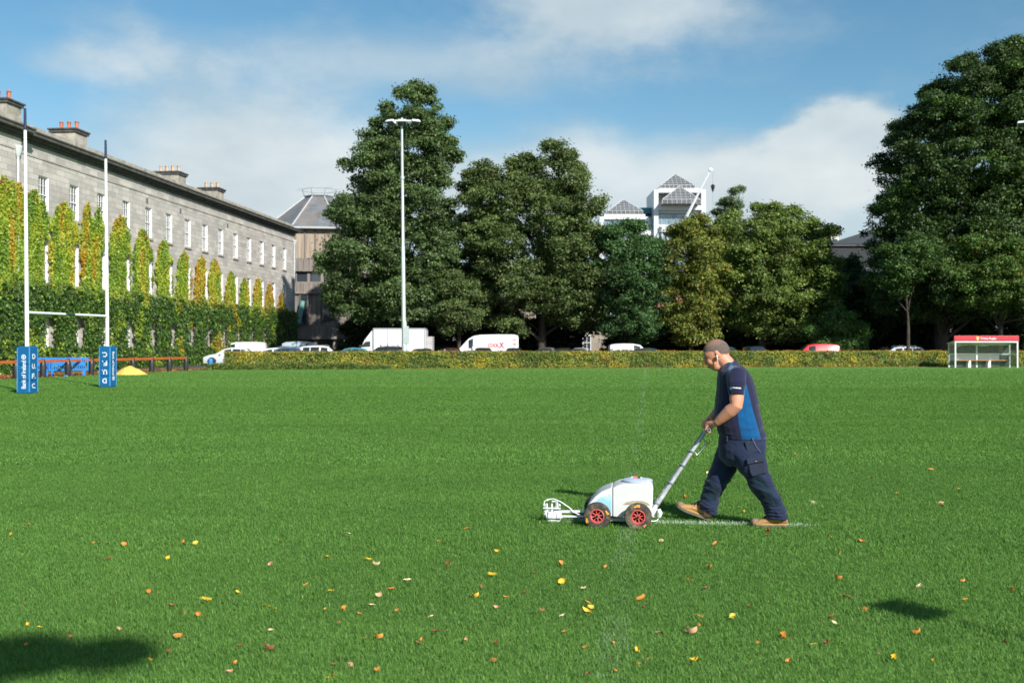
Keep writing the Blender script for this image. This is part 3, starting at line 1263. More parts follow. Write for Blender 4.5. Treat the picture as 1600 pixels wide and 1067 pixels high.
mb.build('carrier', mat('crane_yellow', (0.6, 0.4, 0.05), 0.5), crane)

# ------------------------------------------------------------------ buildings half hidden behind the trees
def block(name, label, x0, x1, D, ytop, m, wrows, dep=10, roofm=None, gable=None, extra=None, framem=None, nwin=8, wcol=None):
    r = empty(name, (P((x0 + x1) / 2, 540, D).x, D, 0), 0, label, 'building')
    cx = r.location.x
    a = (x0 - 800) / F * D - cx
    b = (x1 - 800) / F * D - cx
    zt = EYE + (HOR - ytop) / F * D
    mb = MB()
    mb.span((a, 0, -0.2), (b, dep, zt))
    mb.build('wall', m, r)
    mb = MB()
    mb.span((a - 0.2, -0.25, zt + 0.002), (b + 0.2, dep + 0.2, zt + 0.25))
    if gable:
        gx = (gable[0] - 800) / F * D - cx
        gz = EYE + (HOR - gable[1]) / F * D
        mb.add([(a - 0.3, -0.3, zt + 0.252), (b + 0.3, -0.3, zt + 0.252), (gx, dep / 2, gz), (a - 0.3, dep, zt + 0.252), (b + 0.3, dep, zt + 0.252), (gx + 0.01, dep / 2, gz)], [(0, 1, 2), (1, 4, 2), (4, 3, 2), (3, 0, 2)])
    mb.build('roof', roofm or roof_slate, r)
    src = None
    for (za, zb, ww) in wrows:
        src = None
        for i in range(nwin):
            x = a + (b - a) * (i + 0.5) / nwin
            if src is None:
                w0 = empty('window')
                q = MB()
                h = zb - za
                q.span((-ww / 2, -0.05, 0), (-ww / 2 + 0.08, 0.03, h))
                q.span((ww / 2 - 0.08, -0.05, 0), (ww / 2, 0.03, h))
                q.span((-ww / 2 + 0.08, -0.05, h - 0.08), (ww / 2 - 0.08, 0.03, h))
                q.span((-ww / 2 + 0.08, -0.05, 0), (ww / 2 - 0.08, 0.03, 0.08))
                q.span((-0.03, -0.048, 0.08), (0.03, 0.028, h - 0.08))
                q.span((-ww / 2 + 0.08, -0.046, h / 2 - 0.03), (-0.03, 0.026, h / 2 + 0.03))
                q.span((0.03, -0.046, h / 2 - 0.03), (ww / 2 - 0.08, 0.026, h / 2 + 0.03))
                q.build('frame', framem or white_frame, w0)
                q = MB()
                q.span((-ww / 2 + 0.01, -0.02, 0.01), (ww / 2 - 0.01, 0.02, h - 0.01))
                q.build('pane', glass_dark, w0)
                src = w0
                w_ = w0
            else:
                w_ = copy_tree(src)
            w_.parent = r
            w_.location = (x, 0, za)
    return r


brick_m = stone_mat('red_brick', (0.34, 0.13, 0.07), (0.42, 0.2, 0.12), (0.3, 0.26, 0.22), 0.24, 0.09, (0.25, 0.13, 0.09))
tan_render = mat('tan_render', (0.42, 0.34, 0.26), 0.85, vary=0.2, vscale=0.8)
dark_slate_wall = mat('dark_render', (0.028, 0.032, 0.038), 0.8, vary=0.2, vscale=0.6)
pale_wall = mat('pale_render', (0.34, 0.37, 0.4), 0.8, vary=0.12, vscale=0.6)
b1 = block('rendered_building', 'tan rendered building glimpsed under the trees behind the white box truck', 556, 700, 120, 470, tan_render, [(1.0, 2.8, 1.1), (4.2, 5.8, 1.1)], nwin=5)
mb = MB()
cx = b1.location.x
for px in (604, 648):
    x = (px - 800) / F * 120 - cx
    mb.span((x - 0.65, -0.09, zc(512, 120)), (x + 0.65, -0.052, zc(495, 120)))
mb.build('shutter', mat('orange_shutter', (0.55, 0.14, 0.03), 0.6), b1)
block('stone_terrace', 'low tan stone building in shade behind the middle trees', 712, 1010, 122, 452, stone_mat('rubble_stone', (0.36, 0.32, 0.26), (0.27, 0.24, 0.2), (0.2, 0.18, 0.16), 0.6, 0.25), [(1.1, 2.9, 1.0), (4.4, 6.0, 1.0)], nwin=8)
block('brick_terrace', 'dark brick building in shade behind the yellowing trees', 1016, 1286, 124, 455, brick_m, [(1.1, 2.9, 1.0), (4.4, 6.0, 1.0)], nwin=8)
block('gabled_building', 'dark slate roofed building in deep shade between the broad tree and the huge dark tree', 1296, 1470, 118, 385, dark_slate_wall, [(1.0, 3.0, 1.2), (5.0, 7.0, 1.2), (9, 10.6, 1.2)], roofm=mat('dark_slate', (0.05, 0.055, 0.06), 0.6, vary=0.2), gable=(1390, 350), nwin=4, framem=mat('dark_frame', (0.1, 0.11, 0.12), 0.6))
block('pale_building', 'pale grey walled house in shade behind the team shelter', 1474, 1760, 112, 430, pale_wall, [(1.2, 3.4, 1.0), (5.2, 7.0, 1.0)], nwin=8)
block('concrete_block', 'pale concrete office corner with a flat ledge, peeping over the broad tree', 1180, 1311, 190, 359, mat('cream_concrete', (0.5, 0.47, 0.42), 0.7, vary=0.1), [(12.5, 17, 2.2), (18.2, 21.5, 2.2)], nwin=6, roofm=mat('cream_ledge', (0.55, 0.5, 0.4), 0.7))

# ------------------------------------------------------------------ trees
tree_leaf = leaf_mat('tree_leaf', 0.28, 0.5, 0.3, (1.1, 1.35, 0.5))
bark = mat('bark', (0.05, 0.04, 0.03), 0.95, vary=0.4, vscale=3, bump=0.9, bscale=7)


def poly_dist(pts, poly):
    """signed inside mask and distance to the outline"""
    x, y = pts[:, 0], pts[:, 1]
    inside = np.zeros(len(pts), bool)
    dist = np.full(len(pts), 1e9)
    n = len(poly)
    for i in range(n):
        x1, y1 = poly[i]
        x2, y2 = poly[(i + 1) % n]
        c = ((y1 > y) != (y2 > y)) & (x < (x2 - x1) * (y - y1) / (y2 - y1 + 1e-12) + x1)
        inside ^= c
        dx, dy = x2 - x1, y2 - y1
        t = np.clip(((x - x1) * dx + (y - y1) * dy) / (dx * dx + dy * dy + 1e-12), 0, 1)
        dist = np.minimum(dist, np.hypot(x - x1 - t * dx, y - y1 - t * dy))
    return inside, dist


def tree(name, label, poly, D, trunk_px, cols, wts, dens=1.0, leaf=0.25, Rmax=5.5, group=None, cat='tree', clump=(0.7, 1.5), bright=1.0, per=150, hole=0.40, droop=0.0, trunk_r=0.4, patch=None, shell=0.72):
    leaf *= 0.76
    hole -= 0.04
    base = Vector(((trunk_px - 800) / F * D, D, 0))
    root = empty(name, base, 0, label, cat, group)
    pm = [((px - 800) / F * D - base.x, EYE + (HOR - py) / F * D) for px, py in poly]
    xs = [p[0] for p in pm]
    zs = [p[1] for p in pm]
    area = 0.5 * abs(sum(pm[i][0] * pm[(i + 1) % len(pm)][1] - pm[(i + 1) % len(pm)][0] * pm[i][1] for i in range(len(pm))))
    # boughs first: each a cushion of leaf clumps with a dark gap beneath it
    nb = int(area * 0.42) + 6
    cand = np.stack([rng.uniform(min(xs), max(xs), nb * 30), rng.uniform(min(zs), max(zs), nb * 30)], 1)
    ins, dist = poly_dist(cand, pm)
    cand, dist = cand[ins], dist[ins]
    Rm = min(Rmax, dist.max())
    # thin them so that boughs stand apart
    kept = []
    for i in range(len(cand)):
        q = cand[i]
        if all((q[0] - c[0]) ** 2 + ((q[1] - c[1]) * 1.25) ** 2 > 1.0 for c in kept[-400:]):
            kept.append((q[0], q[1], dist[i]))
        if len(kept) >= nb:
            break
    kb = np.array(kept)
    kb = np.concatenate([kb, kb[rng.random(len(kb)) < 0.55]])
    nb = len(kb)
    front = np.where(np.arange(nb) < len(kept), -1, 1)
    dd = np.minimum(kb[:, 2], Rm)
    t = np.sqrt(np.maximum(0, Rm ** 2 - (Rm - dd) ** 2)) * 1.05
    B3 = np.stack([kb[:, 0], t * front * rng.uniform(0.5, 1.06, nb), kb[:, 1]], 1)
    bR = np.clip(rng.uniform(0.7, 2.1, nb), 0.5, np.maximum(kb[:, 2] * 1.05, 0.55)) * (1 if Rmax > 2.5 else 0.75)
    m = 15
    bi = np.repeat(np.arange(nb), m)
    dv = unit(rng.normal(size=(len(bi), 3)))
    dv[:, 2] = np.where((dv[:, 2] < -0.25) & (rng.random(len(bi)) < 0.7), -dv[:, 2] * 0.7, dv[:, 2])
    P3 = B3[bi] + dv * (bR[bi] * rng.uniform(0.55, 1.08, len(bi)))[:, None] * [1.05, 1.0, 0.86]
    r = rng.uniform(0.3, 0.8, len(bi)) * (clump[1] / 1.5)
    # inner filling, set back
    nf = int(area * 1.5)
    ci = rng.integers(0, len(cand), nf)
    df = np.minimum(dist[ci], Rm)
    tf = np.sqrt(np.maximum(0, Rm ** 2 - (Rm - df) ** 2))
    Pf = np.stack([cand[ci, 0], tf * rng.uniform(-0.62, 0.7, nf), cand[ci, 1]], 1)
    lump = vnoise(Pf * [1, 0.6, 1.25], 0.42, int(trunk_px), 2)
    kf = (lump > hole) & (dist[ci] > 0.9)
    Pf = Pf[kf]
    bi = np.concatenate([bi, rng.integers(0, nb, len(Pf))])
    P3 = np.concatenate([P3, Pf])
    r = np.concatenate([r, rng.uniform(0.7, 1.2, len(Pf))])
    # twigs straying past the outline
    ins, dist2 = poly_dist(P3[:, [0, 2]], pm)
    ok = ins | (dist2 < 0.45) & (rng.random(len(P3)) < 0.5)
    r = np.where(ins, r, np.minimum(r, 0.3))
    P3, r, bi = P3[ok], r[ok], bi[ok]
    btone = rng.uniform(0.78, 1.25, nb)
    k = np.maximum((per * r ** 2 / leaf ** 2 * 0.085).astype(int), 9)
    idx = np.repeat(np.arange(len(P3)), k)
    n = len(idx)
    d = unit(rng.normal(size=(n, 3)))
    d[:, 2] = np.where((d[:, 2] < -0.2) & (rng.random(n) < 0.6), -d[:, 2], d[:, 2])
    rad = r[idx] * (0.25 + 0.85 * rng.random(n) ** 0.7) * np.where(rng.random(n) < 0.13, rng.uniform(1.1, 1.75, n), 1.0)
    off = d * rad[:, None] * [1.05, 1.05, 0.72]
    off[:, 2] -= droop * rng.random(n) * r[idx]
    C = P3[idx] + off
    N = unit(d * 0.8 + rng.normal(size=(n, 3)) * 0.6 + [0, 0, 0.35])
    S = leaf * rng.uniform(0.65, 1.3, n)
    K = pick(cols, wts, n) * bright * 1.16
    # every bough has its own tone
    tone = btone[bi] * rng.uniform(0.88, 1.12, len(P3))
    K = K * tone[idx][:, None] * rng.uniform(0.8, 1.2, (n, 1))
    if patch is not None:
        pc, pth, pp = patch
        pz = vnoise(P3, 0.35, 5 + int(trunk_px), 2)
        sel = (pz[idx] > pth) & (rng.random(n) < pp)
        K = np.where(sel[:, None], np.array(pc) * rng.uniform(0.8, 1.2, (n, 1)), K)
    V, Fq, KK = leaves(C, N, S, K, 0.7)
    np_mesh('crown', V, Fq, tree_leaf, KK, root)
    # trunk and limbs
    mb = MB()
    zlow, ztop = min(zs), max(zs)
    H = ztop
    pts = [Vector((0, 0, -0.1)), Vector((0.05, 0, 0.5)), Vector((0.1, 0.1, H * 0.3)), Vector((-0.1, 0.05, H * 0.6)), Vector((sum(xs) / len(xs) * 0.4, 0, H * 0.85))]
    mb.tube(pts, [trunk_r * 1.5, trunk_r * 1.05, trunk_r * 0.8, trunk_r * 0.5, 0.08], 10)
    nl = 16 if trunk_r > 0.2 else 7
    for j in rng.choice(len(P3), size=min(nl, len(P3)), replace=False):
        q = Vector(P3[j])
        h0 = max(1.8, min(H * 0.7, q.z * rng.uniform(0.35, 0.7)))
        s = Vector((0.05, 0.05, h0))
        m_ = s.lerp(q, 0.5) + Vector((0, 0, rng.uniform(-0.3, 0.9)))
        mb.tube([s, m_, q], [trunk_r * 0.36, trunk_r * 0.22, 0.03], 6)
    mb.build('trunk', bark, root, smooth=60)
    return root


G1 = [(0.068, 0.112, 0.040), (0.095, 0.145, 0.05), (0.046, 0.082, 0.032), (0.12, 0.165, 0.06)]
G2 = [(0.075, 0.112, 0.036), (0.105, 0.148, 0.045), (0.05, 0.085, 0.03), (0.13, 0.165, 0.055), (0.14, 0.145, 0.055)]
G3 = [(0.05, 0.11, 0.036), (0.08, 0.145, 0.045), (0.036, 0.08, 0.028)]
G4 = [(0.11, 0.15, 0.03), (0.17, 0.19, 0.035), (0.07, 0.11, 0.025), (0.22, 0.2, 0.035), (0.24, 0.16, 0.03)]
G5 = [(0.10, 0.155, 0.035), (0.15, 0.2, 0.045), (0.065, 0.11, 0.028), (0.2, 0.22, 0.05)]
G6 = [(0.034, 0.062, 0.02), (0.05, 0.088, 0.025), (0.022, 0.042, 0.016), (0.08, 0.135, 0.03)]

T1P = [(503, 420), (508, 360), (528, 325), (548, 300), (556, 282), (532, 266), (540, 255), (562, 250), (568, 225), (584, 200), (596, 175), (606, 172), (612, 160), (628, 150), (636, 138), (650, 131), (662, 142), (680, 150), (680, 165), (690, 180), (705, 188), (700, 205), (706, 225), (721, 240), (718, 252), (706, 258), (698, 272), (710, 290), (712, 310), (700, 330), (712, 350), (722, 390), (724, 430), (712, 470), (705, 505), (680, 525), (650, 520), (620, 508), (600, 500), (588, 518), (570, 512), (552, 505), (535, 510), (518, 480), (506, 450)]
T1B = [(680, 445), (700, 420), (722, 425), (742, 450), (750, 495), (738, 525), (712, 532), (690, 515), (676, 480)]
T2P = [(720, 330), (722, 300), (732, 270), (745, 258), (768, 253), (785, 262), (802, 252), (815, 258), (828, 236), (848, 232), (862, 222), (872, 212), (880, 226), (892, 240), (904, 240), (898, 256), (916, 276), (915, 300), (922, 312), (940, 318), (935, 340), (955, 360), (968, 395), (972, 430), (965, 470), (940, 500), (915, 515), (880, 510), (850, 498), (835, 520), (805, 528), (778, 520), (755, 500), (742, 460), (725, 420), (716, 380)]
T3P = [(930, 410), (938, 372), (952, 352), (972, 340), (988, 346), (1004, 356), (1024, 376), (1038, 410), (1042, 470), (1036, 520), (1005, 535), (960, 533), (935, 515), (942, 460)]
T4P = [(1020, 400), (1030, 378), (1048, 362), (1060, 345), (1072, 328), (1084, 322), (1096, 332), (1104, 352), (1118, 362), (1130, 380), (1134, 430), (1128, 480), (1118, 525), (1085, 540), (1045, 530), (1028, 490), (1034, 440)]
T5P = [(1100, 400), (1112, 365), (1125, 345), (1145, 335), (1165, 338), (1185, 322), (1203, 320), (1222, 332), (1240, 328), (1258, 332), (1268, 350), (1285, 352), (1304, 366), (1302, 378), (1290, 392), (1302, 412), (1298, 440), (1304, 470), (1294, 510), (1262, 528), (1228, 540), (1200, 528), (1165, 533), (1130, 515), (1108, 470)]
T5B = [(1112, 380), (1118, 335), (1125, 312), (1130, 288), (1137, 273), (1144, 283), (1149, 303), (1157, 288), (1163, 312), (1162, 340), (1170, 380), (1140, 400)]
T6P = [(1350, 420), (1344, 385), (1358, 362), (1352, 335), (1368, 318), (1362, 290), (1374, 262), (1359, 240), (1378, 225), (1392, 205), (1402, 182), (1420, 158), (1436, 138), (1452, 125), (1460, 105), (1482, 92), (1503, 86), (1520, 76), (1545, 72), (1560, 58), (1582, 60), (1620, 52), (1680, 80), (1740, 140), (1785, 230), (1790, 330), (1770, 430), (1720, 490), (1640, 515), (1580, 500), (1535, 488), (1505, 512), (1460, 505), (1420, 512), (1385, 500), (1362, 475)]
T6C = [(1478, 410), (1500, 378), (1535, 362), (1580, 372), (1635, 395), (1660, 440), (1625, 495), (1565, 505), (1520, 490), (1486, 455)]
T6D = [(1372, 410), (1395, 380), (1430, 372), (1455, 392), (1458, 425), (1436, 450), (1400, 462), (1376, 440)]
T6B = [(1262, 520), (1290, 495), (1312, 484), (1335, 498), (1352, 522), (1344, 547), (1300, 553), (1270, 550)]

tree('tall_tree', 'tallest mid green tree with a pointed open top, behind the floodlight pole', T1P, 99, 612, G1, (3, 3, 2, 1.5), leaf=0.30, bright=1.0)
tree('small_tree', 'small olive green tree lobe between the box truck and the lettered white van', T1B, 96, 716, G2, (3, 2, 2, 1, .6), leaf=0.24, Rmax=2.2, trunk_r=0.18)
tree('broad_tree', 'wide olive green tree with a wispy top, right behind the lettered white van', T2P, 100, 846, G2, (3, 3, 2, 1.5, .7), leaf=0.28)
tree('maple_tree', 'small blue green tree between the olive tree and the yellowing one', T3P, 97, 985, G3, (3, 2, 2), leaf=0.26, Rmax=3.0, trunk_r=0.25)
tree('yellowing_tree', 'yellowing tree with orange tinted leaves at its top, behind the man', T4P, 97, 1078, G4, (3, 3, 2, 1.2, .6), leaf=0.28, Rmax=3.4, trunk_r=0.28, patch=((0.27, 0.2, 0.03), 0.68, 0.28))
tree('round_tree', 'broad round yellowish green tree behind the red van', T5P, 99, 1190, G5, (3, 3, 2, 1), leaf=0.30, Rmax=4.5)
tree('slender_tree', 'thin wispy pale tree top sticking up behind the broad round tree', T5B, 112, 1143, [(0.12, 0.17, 0.08), (0.09, 0.14, 0.06)], (1, 1), leaf=0.2, Rmax=1.3, dens=0.9, trunk_r=0.12, clump=(0.35, 1.0))
T6P = [(x + 6, y + 9) if y < 400 else (x, y) for x, y in T6P]
tree('great_tree', 'huge dark green tree filling the right edge, behind the team shelter', T6P, 92, 1470, G6, (3, 3, 2, 1.6), leaf=0.27, Rmax=6.0, trunk_r=0.6, patch=((0.085, 0.15, 0.03), 0.62, 0.6), hole=0.36)
tree('leafy_tree', 'lighter yellow green tree in front of the huge dark one, above the team shelter', T6C, 86.5, 1562, [(0.07, 0.125, 0.028), (0.1, 0.17, 0.035), (0.045, 0.085, 0.022), (0.28, 0.17, 0.03)], (3, 2, 2, .25), leaf=0.24, Rmax=2.6, trunk_r=0.25)
tree('young_tree', 'small layered tree lit against the left side of the huge dark tree', T6D, 87, 1418, [(0.05, 0.1, 0.025), (0.08, 0.14, 0.03), (0.035, 0.07, 0.02)], (2, 2, 1), leaf=0.24, Rmax=2.0, trunk_r=0.16, dens=0.8)
tree('bush', 'low bright green bush just right of the red van', T6B, 93, 1312, [(0.06, 0.13, 0.03), (0.09, 0.17, 0.04), (0.04, 0.09, 0.025)], (2, 2, 1), leaf=0.22, Rmax=2.0, trunk_r=0.1, cat='bush')
# trees further back close the gaps under the crowns
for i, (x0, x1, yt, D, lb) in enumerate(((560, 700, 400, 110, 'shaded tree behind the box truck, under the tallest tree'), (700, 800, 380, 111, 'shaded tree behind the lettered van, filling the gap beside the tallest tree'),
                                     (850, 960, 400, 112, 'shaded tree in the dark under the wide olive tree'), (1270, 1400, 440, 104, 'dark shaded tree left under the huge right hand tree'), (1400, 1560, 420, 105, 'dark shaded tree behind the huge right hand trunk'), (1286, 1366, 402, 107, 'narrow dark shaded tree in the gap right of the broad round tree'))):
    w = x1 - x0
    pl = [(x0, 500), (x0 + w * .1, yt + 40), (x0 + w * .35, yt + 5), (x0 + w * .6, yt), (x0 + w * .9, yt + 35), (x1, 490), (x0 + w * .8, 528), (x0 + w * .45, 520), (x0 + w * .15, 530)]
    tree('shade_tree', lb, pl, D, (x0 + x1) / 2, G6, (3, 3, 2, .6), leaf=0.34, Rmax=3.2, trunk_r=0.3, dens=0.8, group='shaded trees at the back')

for i, (x0, x1, yt, D, lb) in enumerate(((540, 640, 486, 107, 'added dark shrub mass behind the box truck'), (628, 730, 478, 108, 'added dark shrub between the box truck and the lettered van'), (718, 822, 474, 109, 'added dark shrub rising behind the lettered van'),
                                     (812, 905, 478, 108, 'added dark shrub behind the grey cars, left of the tan wall patch'), (950, 1050, 486, 109, 'added dark shrub behind the van with green lettering'), (1040, 1140, 474, 108, 'added dark shrub behind the head of the man'),
                                     (1130, 1235, 470, 107, 'added dark shrub under the broad round tree'), (1225, 1320, 475, 107, 'added dark shrub behind the red van'), (1310, 1410, 482, 107, 'added dark shrub left of the silver estate car'), (1440, 1530, 480, 104, 'added dark shrub behind the left end of the team shelter'), (1525, 1640, 470, 104, 'added dark shrub behind the right end of the team shelter'))):
    w = x1 - x0  # dark leaved shrubs added to darken the space under the crowns
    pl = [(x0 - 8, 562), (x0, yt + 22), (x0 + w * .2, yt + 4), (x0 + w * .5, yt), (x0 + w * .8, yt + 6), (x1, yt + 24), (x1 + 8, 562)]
    tree('shrub', lb, pl, D, (x0 + x1) / 2, [(0.025, 0.045, 0.018), (0.035, 0.06, 0.022), (0.02, 0.035, 0.015)], (1, 1, 1), leaf=0.36, Rmax=1.4, trunk_r=0.08, dens=0.8, group='dark shrubs added behind the parked vehicles', cat='shrub', hole=0.2)

# tree behind the camera whose shadow darkens the near left corner
cam_tree = empty('overhanging_tree', (1.2, -5.2, 0), 0, 'tree outside the frame, its crown shading the near left corner of the grass', 'tree')
n = 3300
cc = np.array([(4.72, -1.5, 10, .2), (4.3, -1.55, 10, .28), (4.0, -1.7, 10, .38), (3.6, -1.85, 10, .5), (4.0, -2.3, 10, .4), (3.5, -2.4, 10, .6), (4.3, -2.75, 10, .45), (2.9, -1.9, 10.2, .6), (3.4, -3.1, 10.2, .6)])
idx = rng.integers(0, len(cc), n)
d = unit(rng.normal(size=(n, 3)))
cc[:, 1] -= 0.32
cc[:, 0] -= 0.1
C = cc[idx, :3] + d * (cc[idx, 3] * rng.uniform(0.3, 1, n) ** 0.5)[:, None] * [1, 1, 0.6]
V, Fq, KK = leaves(C, unit(d + rng.normal(size=(n, 3)) * .6), rng.uniform(0.14, 0.24, n), pick(G1, (1, 1, 1, 1), n), 0.7)
np_mesh('crown', V, Fq, tree_leaf, KK, cam_tree)
mb = MB()
mb.tube([(3.2, -4.6, -0.1), (3.1, -4.5, 3), (3.0, -4.2, 6.4), (3.2, -3.2, 9.2)], [0.3, 0.22, 0.15, 0.06], 10)
for c in cc:
    mb.tube([(3.0, -4.1, 7.0), (1.5 + c[0] * 0.5, c[1] * .6 - 1.4, 8.6), tuple(c[:3])], [0.08, 0.05, 0.015], 6)
mb.build('trunk', bark, cam_tree, smooth=60)

# ------------------------------------------------------------------ hedge
hedge_m = leaf_mat('hedge_leaf', 0.25, 0.5, 0.35, (1.1, 1.25, 0.5))


def make_hedge(xa, xb, label, tip=True):
    L = xb - xa
    h, dp = 1.21, 1.3
    root = empty('hedge', (xa, hedge_y(xa), 0), math.atan(0.155), label, 'hedge')
    Lh = L / math.cos(math.atan(0.155))
    nf = int(Lh * h * 420)
    nt_ = int(Lh * dp * 260)
    ne = int(dp * h * 420)
    x = np.concatenate([rng.uniform(0, Lh, nf), rng.uniform(0, Lh, nt_), np.zeros(ne), np.full(ne, Lh), rng.uniform(0, Lh, nf // 3)])
    y = np.concatenate([np.zeros(nf), rng.uniform(0, dp, nt_), rng.uniform(0, dp, 2 * ne), np.full(nf // 3, dp)])
    z = np.concatenate([rng.uniform(0.02, h, nf), np.full(nt_, h), rng.uniform(0, h, 2 * ne), rng.uniform(0, h, nf // 3)])
    nn = np.concatenate([np.tile([0, -1, .2], (nf, 1)), np.tile([0, 0, 1], (nt_, 1)), np.tile([-1, 0, 0], (ne, 1)), np.tile([1, 0, 0], (ne, 1)), np.tile([0, 1, 0], (nf // 3, 1))]).astype(float)
    C = np.stack([x, y, z], 1)
    nz = vnoise(C, 2.2, 8, 3)
    C += nn * ((nz - 0.5) * 0.32 + rng.uniform(-0.1, 0.04, len(C)))[:, None]
    n = len(C)
    N = unit(nn + rng.normal(size=(n, 3)) * 0.6)
    pz = vnoise(C * [1, 1, 1.2], 0.6, 19, 3)
    pz2 = vnoise(C, 1.6, 23, 2)
    K = pick([(0.16, 0.20, 0.025), (0.23, 0.26, 0.032), (0.09, 0.135, 0.02), (0.30, 0.27, 0.04)], (2, 2.2, 1.4, 1), n)
    K = np.where(((pz > 0.6) & (rng.random(n) < 0.6))[:, None], np.array((0.40, 0.33, 0.035)), K)
    K = np.where(((pz < 0.4) & (rng.random(n) < 0.7))[:, None], np.array((0.07, 0.125, 0.022)), K)
    K = np.where(((pz2 > 0.72) & (rng.random(n) < 0.5))[:, None], np.array((0.25, 0.13, 0.035)), K)
    K = np.where(((C[:, 2] > h - 0.03) & (rng.random(n) < 0.55))[:, None], np.array((0.34, 0.19, 0.05)), K)
    K = K * rng.uniform(0.8, 1.3, (n, 1)) * 1.15
    V, Fq, KK = leaves(C, N, rng.uniform(0.06, 0.13, n), K, 0.7)
    np_mesh('foliage', V, Fq, hedge_m, KK, root)
    mb = MB()
    mb.span((0.12, 0.14, 0.0), (Lh - 0.12, dp - 0.14, h - 0.12))  # solid dark core added inside the leaves for occlusion
    mb.build('inner_dark_core', mat('hedge_core', (0.035, 0.04, 0.015), 0.95, vary=0.5, vscale=8, bump=1, bscale=20), root)
    return root


HX0 = (352 - 800) / F * 71.8
make_hedge(HX0, 34.2, 'long clipped yellow green hedge between the pitch and the parked cars')
make_hedge(39.3, 60, 'shaded end of the clipped hedge right of the team shelter')

# weeds at the foot of the hedge
nw = 15000
x = rng.uniform(-21.0, -8.5, nw)
hgt = np.clip(0.5 * vnoise(np.stack([x, x * 0, x * 0], 1), 0.6, 3, 2), 0.05, 1)
y = hedge_y(x) - 0.15 - rng.uniform(0, 1.5, nw) ** 1.3 * 0.9
z = rng.uniform(0, 1, nw) ** 1.5 * hgt * 1.2
C = np.stack([x, y, z], 1)
K = pick([(0.13, 0.2, 0.04), (0.08, 0.14, 0.03), (0.2, 0.21, 0.06), (0.3, 0.2, 0.05)], (3, 2, 1, .3), nw) * rng.uniform(0.8, 1.2, (nw, 1))
V, Fq, KK = leaves(C, unit(rng.normal(size=(nw, 3)) + [0, -.5, .8]), rng.uniform(0.08, 0.2, nw), K, 0.4)
o = np_mesh('weeds', V, Fq, hedge_m, KK)
tag(o, kind='stuff')
# scattered leaf litter along the foot of hedge and wall
nw = 9000
tt = rng.random(nw)
xa = rng.uniform(-20.5, 34, nw)
C1 = np.stack([xa, hedge_y(xa) - rng.exponential(0.35, nw), np.full(nw, 0.03)], 1)
Yb = rng.uniform(30, 72, nw)
C2 = np.stack([-24.8 + (Yb - 51.3) * 0.19 - rng.uniform(-0.5, 5, nw), Yb, np.full(nw, 0.03)], 1)
C = np.where((tt < 0.45)[:, None], C1, C2)
K = pick([(0.4, 0.2, 0.04), (0.3, 0.12, 0.04), (0.5, 0.36, 0.06), (0.22, 0.13, 0.06)], (2, 2, 1, 2), nw)
V, Fq, KK = leaves(C, unit(rng.normal(size=(nw, 3)) * .4 + [0, 0, 1]), rng.uniform(0.06, 0.14, nw), K, 0.8)
o = np_mesh('leaf_litter', V, Fq, hedge_m, KK)
tag(o, kind='stuff')

# ------------------------------------------------------------------ rail fence with black padded posts
fence = empty('rail_fence', (-24.8, 51.3, 0), math.atan2(16.7, 3.2), 'low orange rail on black padded posts along the left edge of the pitch', 'fence')
pad_blk = mat('black_padding', (0.022, 0.023, 0.027), 0.45, vary=0.2, vscale=4, bump=0.3, bscale=12)
orange = mat('orange_rail', (0.42, 0.10, 0.022), 0.6, vary=0.25, vscale=1.5, dirt=(0.28, 0.09, 0.03), dscale=3)
Lf = math.hypot(16.7, 3.2)
step = Lf / 8
for i in range(-5, 9):
    s = i * step
    mb = MB()
    mb.lathe([(0.07, 0.0), (0.15, 0.02), (0.165, 0.3), (0.16, 0.62), (0.13, 0.82), (0.09, 0.86), (0.08, 0.96), (0.0, 0.97)], (s, 0.05, 0), (0.02 * math.sin(i * 2.3), 0.02 * math.cos(i), 1), 14)
    mb.build('post', pad_blk, fence, smooth=50)
mb = MB()
for i in range(-6, 8):
    mb.span((i * step + 0.03, -0.03, 0.76), ((i + 1) * step - 0.03, 0.03, 0.91))
mb.build('rail', orange, fence, bevel=0.01)

# blue plastic barriers behind the fence
blue_pl = mat('blue_plastic', (0.02, 0.2, 0.62), 0.4, vary=0.1, vscale=3)


def barrier_mesh():
    mb = MB()
    w = 1.15
    mb.span((-w / 2, -0.03, 0.9), (w / 2, 0.03, 1.0))
    mb.span((-w / 2, -0.03, 0.28), (w / 2, 0.03, 0.38))
    mb.span((-w / 2, -0.028, 0.381), (-w / 2 + 0.07, 0.028, 0.899))
    mb.span((w / 2 - 0.07, -0.028, 0.381), (w / 2, 0.028, 0.899))
    for i in range(1, 10):
        x = -w / 2 + 0.07 + (w - 0.14) * i / 10
        mb.span((x - 0.028, -0.02, 0.381), (x + 0.028, 0.02, 0.899))
    mb.span((-w / 2 + 0.2, -0.024, 0.55), (w / 2 - 0.2, 0.024, 0.75))
    return mb


def foot_mesh(x):
    mb = MB()
    mb.span((x - 0.06, -0.04, 0.06), (x + 0.06, 0.04, 0.30))
    mb.box((x, 0, 0.035), (0.16, 0.5, 0.07))
    return mb


